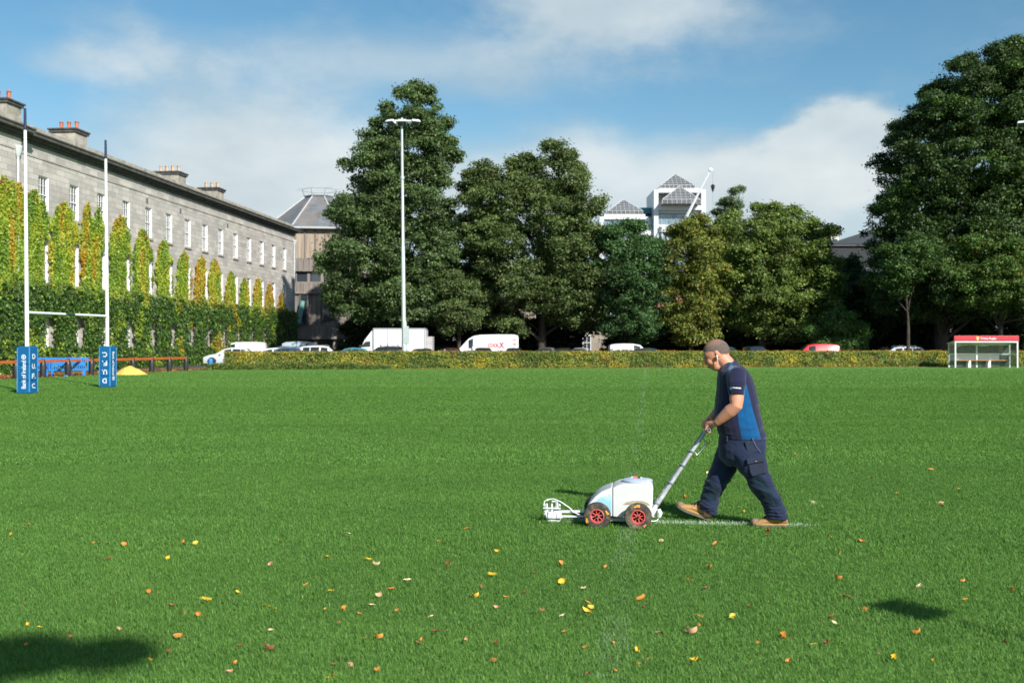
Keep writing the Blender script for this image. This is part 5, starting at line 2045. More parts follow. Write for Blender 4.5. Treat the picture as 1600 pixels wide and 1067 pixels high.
car('suv', 'black off-roader with upright bars on its roof, parked before the box truck', 'car', BK, 599, 84, R(4), rack='bars', scale=0.95)
car('hatch', 'dark green car seen head on below the rear of the box truck', 'car', DG, 657, 86, R(78), scale=0.96)
car('hatch', 'maroon car beside the front of the lettered white van', 'car', MR, 707, 86, R(100), scale=0.98)
car('suv', 'black car roof in the shade between the box truck and the lettered van', 'car', BK, 690, 98, R(95), scale=1.0)
car('estate', 'black car seen end on before the middle of the lettered van', 'car', BK, 755, 86, R(92), scale=1.02)
car('hatch', 'black car seen end on below the rear of the lettered van', 'car', BK, 803, 86, R(88), scale=0.98)
car('hatch', 'grey car with a pale windscreen, first right of the lettered van', 'car', GY, 853, 86.5, R(80), scale=1.0)
car('hatch', 'near black car between the two grey cars right of the lettered van', 'car', BK, 880, 88, R(84), scale=0.99)
car('hatch', 'silver roofed grey car, second grey car right of the lettered van', 'car', SV, 907, 86, R(78), scale=0.98)
car('hatch', 'small white hatchback roof left of the white van with green lettering', 'car', W, 962, 87, R(2), scale=0.98)
gv = car('small_van', 'white van with pale green lettering, behind the small white hatchback', 'van', W, 988, 92, R(180), 'delivery_van', scale=0.98)
text_obj('citrus', 0.3, frame_M(Vector((0.15, 0.86, 1.38)), (-1, 0, 0), (0, -0.28, 1)), mat('green_ink', (0.3, 0.6, 0.32), 0.5), gv, width=1.2)
car('hatch', 'dark teal car in front of the nose of the van with green lettering', 'car', DG, 1020, 86, R(176), scale=0.98)
car('hatch', 'small pale teal car just right of the man\'s head', 'car', TL, 1136, 87, R(98), scale=1.03)
car('suv', 'dark navy off-roader in the shade between the man and the red van', 'car', NV, 1181, 88, R(92), scale=0.96)
rv = car('small_van', 'bright red van under the broad round tree', 'van', RD, 1271, 89, R(0), 'delivery_van', scale=0.975)
car('estate', 'silver estate car with roof rails under the huge dark tree', 'car', SV, 1400, 90, R(2), rack='rails', scale=1.08)
bv = car('big_van', 'long white high roofed van with red lettering on its side', 'van', W, 757.5, 94, 0, 'delivery_van', scale=1.03)
rt = lambda x, z: frame_M(Vector((x, -0.997 + (z - 1.3) * 0.088, z)), (1, 0, 0), (0, 0.088, 1))
text_obj('COOL', 0.34, rt(0.78, 1.62), mat('red_ink', (0.55, 0.04, 0.03), 0.5), bv, width=1.0, bold=0.06)
text_obj('X', 0.55, rt(1.5, 1.64), mat('crimson_ink', (0.35, 0.03, 0.10), 0.5), bv, width=0.5, bold=0.05)
mb = MB()
for x, z, w, h in ((2.62, 2.12, 0.36, 0.07), (2.62, 1.78, 0.36, 0.07), (2.66, 1.66, 0.28, 0.07)):
    mb.box((x, -0.997 + (z - 1.3) * 0.088, z), (w, 0.01, h))
mb.build('red_stripes', mat('red_ink', (0.55, 0.04, 0.03)), bv)
mb = MB()
mb.ball((-1.0, -0.97, 1.6), (0.08, 0.012, 0.08), 10, 6)
mb.span((-0.88, -0.985, 1.57), (-0.4, -0.95, 1.62))
mb.build('logo', mat('grey_badge', (0.3, 0.3, 0.3)), bv)

# box truck
bt = empty('box_truck', ((617 - 800) / F * 93, 93, 0), 0, 'white box truck with sloping cab and tall plain body, behind the floodlight pole', 'truck', 'vehicles parked behind the hedge')
kk = 93 / F


def bx(px):
    return (px - 617) * kk


def bz(py):
    return EYE + (HOR - py) * kk


mb = MB()
mb.span((bx(586), -1.1, 0.75), (bx(665.5), 1.1, bz(514)))
mb.build('cargo_box', paint('white', (0.72, 0.74, 0.75)), bt, bevel=0.03)
mb = MB()
mb.span((bx(585.5), -1.13, bz(514.6)), (bx(666), 1.13, bz(513)))
for px in (586.3, 608, 665):
    mb.span((bx(px) - 0.03, -1.125, 0.72), (bx(px) + 0.03, -1.09, bz(515)))
mb.build('edge_rail', mat('aluminium', (0.5, 0.53, 0.54), 0.35, 0.5), bt)
mb = MB()
mb.span((bx(665.6), -1.1, 0.8), (bx(666.4), 1.1, bz(514.8)))
for s in (-0.55, 0.55):
    mb.span((bx(666.4) + 0.002, s - 0.5, 0.9), (bx(666.4) + 0.05, s + 0.5, bz(516)))
mb.build('rear_door', mat('door_grey', (0.5, 0.5, 0.5), 0.5), bt)
mb = MB()
mb.span((bx(667), -1.05, 0.75), (bx(677), -0.98, bz(526)))
mb.span((bx(676), -0.975, 0.75), (bx(677), 1.0, bz(526)))
mb.build('tail_lift', mat('lift_grey', (0.42, 0.41, 0.4), 0.6, vary=0.15), bt)
cab = [(bx(558), 0.45), (bx(557.5), 0.9), (bx(560), 1.2), (bx(566), 1.45), (bx(573), bz(529)), (bx(584.5), bz(514.8)), (bx(584.5), 0.45)]
mb = MB()
mb.prism([(x, 0, z) for x, z in cab[:1] + cab[1:4] + [(bx(572.5), bz(530)), (bx(584.5), bz(530)), (bx(584.5), 0.45)]], (0, -0.98, 0), (0, 0.98, 0))
mb.build('cab', paint('white', (0.72, 0.74, 0.75)), bt, bevel=0.06, seg=3)
mb = MB()
mb.prism([(bx(573), 0, bz(529.8)), (bx(585), 0, bz(514.3)), (bx(585), 0, bz(529.8))], (0, -0.96, 0), (0, 0.96, 0))
mb.build('air_deflector', paint('white', (0.72, 0.74, 0.75)), bt, bevel=0.04)
mb = MB()
mb.add([(bx(565), -0.986, 1.48), (bx(581), -0.986, 1.55), (bx(581), -0.986, bz(533.3)), (bx(573.5), -0.986, bz(533.8))], [(0, 1, 2, 3)])
mb.add([(bx(565), 0.986, 1.48), (bx(581), 0.986, 1.55), (bx(581), 0.986, bz(533.3)), (bx(573.5), 0.986, bz(533.8))], [(0, 1, 2, 3)])
mb.add([(bx(565.6), -0.85, 1.52), (bx(571.8), -0.85, bz(531.5)), (bx(571.8), 0.85, bz(531.5)), (bx(565.6), 0.85, 1.52)], [(0, 1, 2, 3)])
mb.build('windows', car_glass, bt)
mb = MB()
mb.span((bx(587), -0.5, 0.45), (bx(665), 0.5, 0.74))
mb.build('chassis', trim, bt)
for x in (bx(568), bx(645)):
    for s in (-1, 1):
        mb = MB()
        mb.lathe([(0.2, -0.12), (0.36, -0.11), (0.38, 0), (0.36, 0.11), (0.2, 0.12), (0.0, 0.1)], (x, s * 0.88, 0.38), (0, s, 0), 20)
        mb.build('wheel', tyre_m, bt, smooth=40)
mb = MB()
for s in (-1, 1):
    mb.box((bx(565.5), s * 1.12, 1.55), (0.1, 0.16, 0.36))
mb.build('wing_mirror', trim, bt)
mb = MB()
mb.span((bx(666.6), -1.0, bz(517.6)), (bx(667.2), -0.6, bz(515.6)))
mb.span((bx(666.6), 0.6, bz(517.6)), (bx(667.2), 1.0, bz(515.6)))
mb.build('marker_lamp', lamp_red, bt)

# ------------------------------------------------------------------ the fresh line, the man and his line marker
# they travel along a line turned a little off the picture plane
def WP(px, py, lat=0.0):
    D = 9.45 + lat - 0.12 * ((px - 800) / 169.3 - 2)
    return P(px, py, D)


def remeshed(mb, voxel, smooth_it=4, fac=0.5):
    """one continuous skin grown over overlapping solids"""
    me = mb.mesh('tmp', [trim])
    o = bpy.data.objects.new('tmp', me)
    scene.collection.objects.link(o)
    md = o.modifiers.new('r', 'REMESH')
    md.mode = 'VOXEL'
    md.voxel_size = voxel
    md.use_smooth_shade = True
    s = o.modifiers.new('s', 'SMOOTH')
    s.factor = fac
    s.iterations = smooth_it
    dg = bpy.context.evaluated_depsgraph_get()
    dg.update()
    out = bpy.data.meshes.new_from_object(o.evaluated_get(dg))
    bpy.data.objects.remove(o)
    out.polygons.foreach_set('use_smooth', [True] * len(out.polygons))
    return out


def get_co(me):
    a = np.empty(len(me.vertices) * 3)
    me.vertices.foreach_get('co', a)
    return a.reshape(-1, 3)


def get_no(me):
    a = np.empty(len(me.vertices) * 3)
    me.vertex_normals.foreach_get('vector', a)
    return a.reshape(-1, 3)


def put(me, name, mats, parent, cols=None):
    me.materials.clear()
    for m in mats:
        me.materials.append(m)
    if cols is not None:
        at = me.color_attributes.new('col', 'FLOAT_COLOR', 'POINT')
        c4 = np.ones((len(me.vertices), 4), dtype=np.float32)
        c4[:, :3] = cols
        at.data.foreach_set('color', c4.ravel())
    me.name = name
    o = bpy.data.objects.new(name, me)
    link(o, parent)
    return o


def attr_mat(name, rough=0.7, spec=0.3, bump=0.0, bscale=200.0, sss=0.0, sheen=0.0):
    m = bpy.data.materials.new(name)
    m.use_nodes = True
    nt = m.node_tree
    b = nt.nodes['Principled BSDF']
    at = nt.nodes.new('ShaderNodeAttribute')
    at.attribute_name = 'col'
    nt.links.new(at.outputs['Color'], b.inputs['Base Color'])
    b.inputs['Roughness'].default_value = rough
    b.inputs['Specular IOR Level'].default_value = spec
    b.inputs['Sheen Weight'].default_value = sheen
    if sss:
        b.inputs['Subsurface Weight'].default_value = sss
        b.inputs['Subsurface Scale'].default_value = 0.012
        b.inputs['Subsurface Radius'].default_value = (1, 0.35, 0.2)
    if bump:
        tc = nt.nodes.new('ShaderNodeTexCoord')
        n = nt.nodes.new('ShaderNodeTexNoise')
        n.inputs['Scale'].default_value = bscale
        n.inputs['Detail'].default_value = 4
        nt.links.new(tc.outputs['Object'], n.inputs['Vector'])
        bp = nt.nodes.new('ShaderNodeBump')
        bp.inputs['Strength'].default_value = bump
        bp.inputs['Distance'].default_value = 0.004
        nt.links.new(n.outputs[0], bp.inputs['Height'])
        nt.links.new(bp.outputs[0], b.inputs['Normal'])
    return m


PX = 1 / 169.3       # one photo pixel at the man, in metres


def xring(py, x0, x1, hw, lat=0.0, n=24, sq=2.3, tilt=0.0):
    """near-horizontal superellipse ring spanning photo columns x0..x1"""
    a, b = WP(x0, py + tilt, lat), WP(x1, py - tilt, lat)
    c = (a + b) / 2
    u = (b - a) / 2
    v = Vector((0.12, 0.993, 0)).normalized() * hw
    r = []
    for k in range(n):
        t = 2 * math.pi * k / n
        ct, st = math.cos(t), math.sin(t)
        ct = math.copysign(abs(ct) ** (2 / sq), ct)
        st = math.copysign(abs(st) ** (2 / sq), st)
        r.append(c + u * ct + v * st)
    return r


MROOT = Vector((WP(1160, 820, 0).x, 9.42, 0))
man = empty('person', MROOT, 0, 'man in navy and blue polo shirt and work trousers pushing the white line marker', 'person')

skin = MB()
# torso and legs under the clothes
skin.rings([xring(566, 1129, 1150, .06, 0), xring(574, 1128, 1160, .11, 0), xring(588, 1127, 1172, .17, 0), xring(620, 1124, 1178, .18), xring(660, 1124, 1185, .18), xring(690, 1130, 1188, .16), xring(704, 1134, 1184, .14)])
for lat, pts in ((-0.11, ((704, 1152, 1184), (735, 1163, 1191), (768, 1182, 1207), (790, 1196, 1216), (812, 1206, 1222))), (0.11, ((704, 1130, 1154), (735, 1116, 1142), (768, 1102, 1124), (790, 1098, 1115), (806, 1099, 1112)))):
    skin.rings([xring(y, a, b, (b - a) / 2 * PX, lat) for y, a, b in pts])
# neck
skin.tube([WP(1142, 580, 0), WP(1134, 567, 0), WP(1124, 556, 0)], [0.082, 0.074, 0.07], 16)
# head
HC = WP(1119, 550, 0)
rotH = Matrix.Rotation(R(-30), 3, 'Y')      # the face tips forward and down
skin.ball(HC, (0.122, 0.082, 0.116), 24, 16, rotH)
skin.ball(WP(1113, 556, 0), (0.078, 0.068, 0.095), 20, 12, rotH)
skin.ball(WP(1115.5, 566, 0), (0.055, 0.058, 0.068), 18, 12, rotH)
skin.ball(WP(1115.5, 573.5, 0), (0.03, 0.034, 0.03), 14, 10)        # chin
skin.ball(WP(1121, 572, 0), (0.055, 0.05, 0.042), 14, 10, rotH)     # jowl
skin.tube([WP(1118, 576, 0), WP(1127, 571, 0), WP(1135, 573, 0)], [0.03, 0.05, 0.06], 12)
for s in (-1, 1):
    skin.ball(WP(1110, 564, s * .040), (0.032, 0.020, 0.034), 12, 8)     # cheek
    skin.ball(WP(1103, 554.5, s * .032), (0.018, 0.03, 0.012), 12, 8, rotH)     # brow
    skin.ball(WP(1104.5, 559, s * .032), (0.012, 0.015, 0.011), 12, 8)    # eyelid
    # ear
    ec = WP(1121, 553, s * .082)
    skin.ball(ec, (0.019, 0.010, 0.033), 14, 10, rotH)
    skin.ball(WP(1120, 560, s * .079), (0.012, 0.010, 0.014), 10, 8)
skin.tube([WP(1101.5, 556, 0), WP(1101.5, 563, 0), WP(1101.8, 567, 0)], [0.012, 0.017, 0.021], 10)      # nose
skin.ball(WP(1104.5, 567.5, 0), (0.02, 0.022, 0.014), 10, 8)
skin.ball(WP(1107.3, 571.5, 0), (0.015, 0.026, 0.009), 10, 8, rotH)   # upper lip
skin.ball(WP(1109.0, 574.2, 0), (0.014, 0.023, 0.009), 10, 8, rotH)   # lower lip

BARN = WP(1107.5, 671.5, -0.16)       # near end of the grip bar
BARF = BARN + Vector((0.0, 0.0, 0)) + Vector((0.12, 0.993, 0)) * 0.40


def bar_at(f):
    return BARN.lerp(BARF, f)


BAX = (BARF - BARN).normalized()
# arms
near_sh = WP(1153, 592, -0.19)
near_el = WP(1150, 634, -0.25)
hn = bar_at(0.16)
hf = bar_at(0.80)
near_wr = WP(1119, 661, -0.17)
far_sh = WP(1145, 594, 0.19)
far_el = WP(1131, 636, 0.22)
far_wr = WP(1109, 656, 0.10) 
skin.tube([near_sh, near_sh.lerp(near_el, .35), near_sh.lerp(near_el, .8), near_el, near_el.lerp(near_wr, .3), near_el.lerp(near_wr, .75), near_wr], [0.062, 0.068, 0.064, 0.059, 0.061, 0.046, 0.034], 18, ell=0.95)
skin.tube([far_sh, far_sh.lerp(far_el, .5), far_el, far_el.lerp(far_wr, .3), far_el.lerp(far_wr, .75), far_wr], [0.058, 0.062, 0.057, 0.058, 0.043, 0.033], 16)


def hand(c, wrist, side):
    """palm over the bar at c, four fingers closing round it, thumb beneath; side=+1 puts the thumb towards +bar axis"""
    back = (wrist - c)
    back -= BAX * back.dot(BAX)
    back.normalize()
    up = BAX.cross(back)
    if up.z < 0:
        up = -up
    palm_c = c + back * 0.030 + up * 0.027
    # palm
    e = []
    a_ = wrist
    skin.tube([a_, a_.lerp(palm_c, .55), palm_c, c + up * 0.030 - back * 0.004], [0.031, 0.034, 0.034, 0.022], 12)
    for k in range(4):
        off = BAX * ((k - 1.5) * 0.0215)
        skin.tube([palm_c + off * 0.7 + back * .02, palm_c + off, c + off + up * 0.030 - back * 0.004], [0.014, 0.0145, 0.0115], 8)
        ln = (1.0, 1.06, 1.0, 0.86)[k] 
        rr = (0.0098, 0.0102, 0.0098, 0.0086)[k]
        pts = []
        for ang in (80, 120, 160, 200, 240, 275):
            t = R(80 + (ang - 80) * ln)
            rad = 0.0275 if ang < 240 else 0.026
            # angle measured from "back" towards "up" and over the front
            pts.append(c + off + (back * math.cos(t) + up * math.sin(t)) * rad)
        skin.tube(pts, [rr * 1.15, rr * 1.1, rr * 1.05, rr, rr, rr * 0.8], 8)
    # thumb leaves the side of the palm and passes under the bar
    tb = palm_c + BAX * side * 0.028 + back * 0.02
    skin.tube([tb, c + BAX * side * 0.045 + back * 0.034 - up * 0.002, c + BAX * side * 0.042 + back * 0.016 - up * 0.024, c + BAX * side * 0.030 - up * 0.030 - back * 0.008], [0.016, 0.0135, 0.0115, 0.0095], 8)


hand(hn, near_wr, 1)
hand(hf, far_wr, -1)
me = remeshed(skin, 0.0048, 3)
co, no = get_co(me), get_no(me)
c0 = np.array((0.56, 0.255, 0.16))
K = np.tile(c0, (len(co), 1))
nz = vnoise(co, 22, 3, 3)[:, None]
K = K * (0.9 + 0.2 * nz)
hd = np.linalg.norm(co - np.array(WP(1109, 565, 0)), axis=1)
red = np.clip(1 - hd / 0.09, 0, 1)[:, None]
K = K * (1 - red * 0.5) + np.array((0.44, 0.12, 0.075)) * red * 0.5
he = np.minimum(np.linalg.norm(co - np.array(WP(1121, 553, -.082)), axis=1), np.linalg.norm(co - np.array(WP(1107, 668, -.14)), axis=1))
red = np.clip(1 - he / 0.05, 0, 1)[:, None]
K = K * (1 - red * 0.4) + np.array((0.52, 0.15, 0.10)) * red * 0.4
for s in (-1, 1):     # eyes and brows
    ed = np.linalg.norm((co - np.array(WP(1103.4, 559.2, s * .034))) * [1, 1, 1.6], axis=1)
    K = np.where((ed < 0.013)[:, None], np.array((0.05, 0.03, 0.025)), K)
    bd_ = np.linalg.norm((co - np.array(WP(1102.2, 554.2, s * .036))) * [1, .6, 2.0], axis=1)
    K = np.where((bd_ < 0.019)[:, None], K * 0.45, K)
md_ = np.linalg.norm((co - np.array(WP(1107.4, 573.0, 0))) * [1, .55, 3.4], axis=1)
K = np.where((md_ < 0.02)[:, None], np.array((0.2, 0.05, 0.045)), K)
co_l = co - np.array(MROOT)
me.vertices.foreach_set('co', co_l.ravel())
skin_m = attr_mat('skin', 0.5, 0.4, 0.25, 60, sss=0.12)
body = put(me, 'body', [skin_m], man, K)

# hair: a close cropped cap over the back and top of the skull
hb_ = MB()
hb_.ball(HC + Vector((0.0015, 0, 0.001)), (0.1242, 0.0838, 0.1182), 110, 80, rotH)
hm = hb_.mesh('hair', [trim])
import bmesh
bm = bmesh.new()
bm.from_mesh(hm)
lim = []
HXS = [-0.125, -0.10, -0.085, -0.06, -0.035, -0.015, 0.0, 0.03, 0.06, 0.13]
HZS = [0.07, 0.055, 0.045, 0.035, 0.018, -0.012, -0.02, -0.042, -0.062, -0.075]


def hair_line(x):
    return float(np.interp(x, HXS, HZS))


for v in bm.verts:
    l = rotH.inverted() @ (v.co - HC)
    if l.z < hair_line(l.x) + 0.004 * mnoise.noise(v.co * 130):
        lim.append(v)
    else:
        v.co += v.normal * (0.001 * mnoise.noise(v.co * 90))
        edge = min(1, (l.z - hair_line(l.x)) / 0.02)
        v.co -= v.normal * 0.0022 * (1 - edge)
bmesh.ops.delete(bm, geom=lim, context='VERTS')
bm.to_mesh(hm)
bm.free()
hm.transform(Matrix.Translation(-MROOT))
hm.materials.clear()
hm.materials.append(attr_mat('cropped_hair', 0.8, 0.2, 0.6, 300))
hc = get_co(hm) + np.array(MROOT)
lz = (hc - np.array(HC)) @ np.array(rotH)
sc_ = np.clip((lz[:, 2] - 0.045) / 0.05, 0, 1) * np.clip((lz[:, 0] + 0.11) / 0.06, 0, 1)
frt = np.clip((-0.03 - lz[:, 0]) / 0.06, 0, 1) * 0.5
gg = vnoise(hc, 120, 3, 2)[:, None]
kk = np.array((0.115, 0.09, 0.078)) * (0.55 + 0.9 * gg)
mx_ = np.clip(sc_ * 0.85 - frt * 0.3 + (vnoise(hc, 30, 9, 2) - 0.5) * 0.4, 0, 1)[:, None] * 0.42
ed_ = np.clip(1 - (lz[:, 2] - np.interp(lz[:, 0], HXS, HZS)) / 0.016, 0, 0.75)
mx_ = np.maximum(mx_, ed_[:, None])
kk = kk * (1 - mx_) + np.array((0.40, 0.18, 0.12)) * mx_
at_ = hm.color_attributes.new('col', 'FLOAT_COLOR', 'POINT')
c4_ = np.ones((len(hc), 4), dtype=np.float32)
c4_[:, :3] = kk
at_.data.foreach_set('color', c4_.ravel())
hm.polygons.foreach_set('use_smooth', [True] * len(hm.polygons))
ho = bpy.data.objects.new('hair', hm)
link(ho, man)
# earphone
mb = MB()
e0 = WP(1120.3, 556.5, -.098)
mb.ball(e0 - MROOT, (0.009, 0.007, 0.010), 10, 8)
mb.tube([e0 - MROOT, WP(1121, 562, -.094) - MROOT, WP(1122.5, 570, -.08) - MROOT], [0.005, 0.003, 0.002], 6)
mb.build('earphone', white_gloss, man, smooth=60)

# ---- polo shirt
sh_ = MB()
SHR = [(566, 1131, 1150, .075), (573, 1125, 1162, .135), (580, 1122, 1169, .178), (590, 1120.5, 1175, .205), (604, 1119.5, 1180, .212), (622, 1118, 1184, .215), (640, 1116.5, 1187, .222), (655, 1117.5, 1189.5, .226), (668, 1120.5, 1193, .222), (678, 1123.5, 1196, .214), (684, 1126, 1197, .205)]
sh_.rings([xring(y, a, b, h) for y, a, b, h in SHR])
sl0, sl1 = WP(1150, 586, -0.17), WP(1150.5, 617, -0.235)
sh_.tube([WP(1146, 582, -0.10), sl0, WP(1151, 600, -0.215), sl1], [0.07, 0.088, 0.082, 0.071], 20)
sl2, sl3 = WP(1142, 588, 0.17), WP(1136, 619, 0.212)
sh_.tube([WP(1146, 582, 0.10), sl2, WP(1140, 602, 0.2), sl3], [0.07, 0.084, 0.08, 0.07], 20)
me = remeshed(sh_, 0.0052, 8)
co, no = get_co(me), get_no(me)


def folds(co, seed, ax=(1, 1, 1), sc=9, amp=0.006):
    v = vnoise(co * np.array(ax), sc, seed, 2)
    rid = 1 - np.abs(2 * v - 1) * 2.2
    return rid[:, None] * amp


low = np.clip((0.98 - co[:, 2]) / 0.3, 0.15, 1)[:, None] if False else np.clip((1.35 - co[:, 2]) / 0.5, 0.25, 1)[:, None]
co = co + no * folds(co, 4, (0.7, 0.7, 1.5), 7.5, 0.0085) * low
# colour panels: navy shirt, mid blue side panel and shoulder flash
z_px = HOR - (co[:, 2] - EYE) / co[:, 1] * F
x_px = 800 + co[:, 0] / co[:, 1] * F
navy = np.array((0.011, 0.013, 0.042))
blue = np.array((0.001, 0.070, 0.205))
K = np.tile(navy, (len(co), 1)) * (0.85 + 0.3 * vnoise(co, 12, 2, 3))[:, None]
near = co[:, 1] < 9.42 - 0.04
arm = (np.abs(co[:, 1] - 9.42) > 0.18) & (z_px < 619) & (x_px < 1163) & (x_px > 1133)
xl = np.interp(z_px, [600, 618, 640, 660, 684], [1166, 1160, 1152, 1154, 1159])
xr = np.interp(z_px, [600, 640, 660, 684], [1166.5, 1176, 1182, 1189])
ss = lambda v: np.clip(v / 0.9 + 0.5, 0, 1)
pan = ss(x_px - xl) * ss(xr - x_px) * ss(z_px - 601) * (1 - ((z_px < 618) & (x_px < 1162)))
fl0 = np.interp(z_px, [566, 572, 584, 592], [1142, 1139, 1134.5, 1137])
flash = ss(x_px - fl0) * ss(fl0 + np.interp(z_px, [566, 575, 592], [3, 8, 0.5]) - x_px) * (z_px > 567) * (z_px < 592) * near
pf = np.maximum(pan, flash)[:, None]
K = K * (1 - pf) + pf * blue * (0.9 + 0.2 * vnoise(co, 12, 6, 2))[:, None]
me.vertices.foreach_set('co', (co - np.array(MROOT)).ravel())
cloth_m = attr_mat('jersey', 0.85, 0.15, 0.5, 260, sheen=0.25)
shirt = put(me, 'polo_shirt', [cloth_m], man, K)
# collar
mb = MB()
ring0, ring1, ring2 = [], [], []
for k in range(28):
    t = 2 * math.pi * k / 28
    cx_, cy_ = math.cos(t), math.sin(t)
    lo = WP(1141 + 13.5 * cx_, 572.5 - 8.5 * cx_, 0.088 * cy_)
    hi = WP(1139.0 + 9.5 * cx_, 570.5 - 8.8 * cx_, 0.076 * cy_)
    ring0.append(lo - MROOT)
    ring1.append(hi - MROOT)
    ring2.append(WP(1139.0 + 8.5 * cx_, 572 - 8.8 * cx_, 0.071 * cy_) - MROOT)
mb.rings([ring0, ring1, ring2], cap=False)
mb.build('collar', mat('navy_collar', (0.014, 0.017, 0.055), 0.8, vary=0.15, vscale=20), shirt, smooth=60)
# sleeve print, laid on the cloth
from mathutils.bvhtree import BVHTree
bvh = BVHTree.FromPolygons([v.co.copy() for v in me.vertices], [tuple(p.vertices) for p in me.polygons])
EYEP = Vector((0, 0, EYE))


def on_cloth(px, py, lift=0.003):
    d = (P(px, py, 10) - EYEP).normalized()
    hit = bvh.ray_cast(EYEP - MROOT, d)
    return hit[0] - d * lift if hit[0] is not None else WP(px, py, -0.3) - MROOT


mb = MB()
for i in range(9):
    x0 = 1144.6 + i * 1.5
    zz0 = 605.6 + 0.06 * (x0 - 1144)
    hts = (1.25, 0.8, 1.1, 0.8, 1.25, 0.8, 0.8, 1.1, 0.8)[i]
    mb.add([on_cloth(x0, zz0 + .9), on_cloth(x0 + 1.2, zz0 + .9), on_cloth(x0 + 1.2, zz0 - hts), on_cloth(x0, zz0 - hts)], [(0, 1, 2, 3)])
mb.build('sleeve_print', white_ink, shirt)
mb = MB()
mb.add([on_cloth(1140.2, 604.2), on_cloth(1143.6, 604.4), on_cloth(1143.6, 607.6), on_cloth(1141.9, 609.4), on_cloth(1140.3, 607.4)], [(0, 1, 2, 3, 4)])
mb.build('sleeve_crest', mat('crest_blue', (0.1, 0.4, 0.62), 0.6), shirt)

# ---- trousers
tr_ = MB()
tr_.rings([xring(677, 1125, 1195, .195), xring(688, 1123, 1196.5, .203), xring(700, 1122, 1196.5, .205), xring(714, 1124, 1195, .20), xring(726, 1135, 1190, .16)])
tr_.rings([xring(y, a, b, h, l) for y, a, b, h, l in ((692, 1136, 1196, .10, -.10), (708, 1139, 1195.5, .125, -.10), (720, 1146, 1197, .13, -.105), (735, 1155, 1199, .128, -.11), (748, 1165, 1203.5, .115, -.112), (762, 1174, 1210, .105, -.115), (775, 1183, 1217, .10, -.118), (786, 1190, 1222.5, .095, -.12), (797, 1194.5, 1227, .092, -.12), (806, 1197, 1228.5, .088, -.12), (810, 1199, 1228, .082, -.12))])
tr_.rings([xring(y, a, b, h, l, tilt=t) for y, a, b, h, l, t in ((695, 1122, 1162, .10, .10, 0), (708, 1118, 1158, .12, .10, 0), (722, 1113.5, 1154, .12, .105, 1), (736, 1108.5, 1148, .118, .11, 1), (748, 1104.5, 1141, .11, .112, 2), (760, 1100, 1134, .104, .113, 3), (771, 1096.5, 1127.5, .098, .115, 3), (782, 1095, 1123, .094, .115, 2), (792, 1093.5, 1119.5, .09, .115, -2), (798, 1092.5, 1118, .084, .115, -5))])
me = remeshed(tr_, 0.006, 7)
co, no = get_co(me), get_no(me)
z_px = HOR - (co[:, 2] - EYE) / co[:, 1] * F
x_px = 800 + co[:, 0] / co[:, 1] * F
amt = np.clip((z_px - 690) / 60, 0.3, 1)[:, None]
sk = co.copy()
sk[:, 2] += 0.45 * co[:, 0]
co = co + no * folds(sk, 14, (0.8, 0.6, 1.3), 6.5, 0.014) * amt + no * folds(sk, 24, (1, 1, 1.6), 14, 0.005) * amt + no * (vnoise(co * [1, 1, 2.2], 5, 15, 2)[:, None] - 0.5) * 0.016 * amt
cuff = np.clip((z_px - 780) / 22, 0, 1)[:, None]
co = co + no * np.sin(co[:, 2:3] * 190 + 6 * vnoise(co, 9, 8, 2)[:, None]) * 0.0035 * cuff
nav2 = np.array((0.010, 0.018, 0.048))
K = np.tile(nav2, (len(co), 1)) * (0.8 + 0.4 * vnoise(co, 10, 3, 3))[:, None]
# darker greenish knee panels
nr = co[:, 1] < 9.42
dk = np.hypot((x_px - 1109) / 13, (z_px - 765) / 19) < 1
dk2 = (np.abs((x_px - 1187) - (z_px - 757) * 0.62) < 11) & (z_px > 740) & (z_px < 792)
K = np.where((dk & ~nr | dk2 & nr)[:, None], np.array((0.004, 0.018, 0.034)), K)
me.vertices.foreach_set('co', (co - np.array(MROOT)).ravel())
work_m = attr_mat('work_cloth', 0.8, 0.2, 0.4, 180, sheen=0.15)
trs = put(me, 'trousers', [work_m], man, K)
pock = mat('pocket_cloth', (0.010, 0.017, 0.045), 0.8, vary=0.25, vscale=14, bump=0.1, bscale=70)
# cargo pocket on the near thigh
mb = MB()
lp = -0.245


def slab(mb, quad, lat, th, rnd=0.0):
    A = [WP(x, y, lat) - MROOT for x, y in quad]
    B = [WP(x, y, lat + th) - MROOT for x, y in quad]
    n = len(quad)
    mb.add(A + B, [tuple(range(n)), tuple(range(2 * n - 1, n - 1, -1))] + [(k, (k + 1) % n, (k + 1) % n + n, k + n) for k in range(n)])


slab(mb, [(1168, 721), (1194.5, 716), (1197, 739), (1175, 745), (1171, 738)], lp, 0.06)
pk = mb.build('cargo_pocket', pock, trs, bevel=0.012, seg=3)
mb = MB()
slab(mb, [(1166, 716.5), (1193.5, 712.5), (1194.5, 721), (1167.5, 725.5)], lp - 0.012, 0.03)
mb.build('pocket_flap', pock, pk, bevel=0.006)
mb = MB()
mb.ball(WP(1181, 720.6, lp - 0.014) - MROOT, (0.006, 0.004, 0.006), 10, 6)
mb.build('button', mat('brass', (0.6, 0.5, 0.3), 0.4, 0.8), pk)
mb = MB()
slab(mb, [(1163, 690), (1181, 688), (1184, 707), (1167, 710)], -0.215, 0.03)
mb.build('hip_pocket', pock, trs, bevel=0.01)
mb = MB()
for x in (1135, 1158, 1180):
    slab(mb, [(x, 681), (x + 2.4, 681), (x + 2.6, 690), (x + 0.2, 690)], -0.214 + (0.02 if x > 1150 else 0.035), 0.02)
mb.build('belt_loop', pock, trs)
mb = MB()
mb.tube([WP(1175, 684, -.212) - MROOT, WP(1181, 697, -.218) - MROOT, WP(1188, 706, -.21) - MROOT], [0.004, 0.004, 0.004], 5)
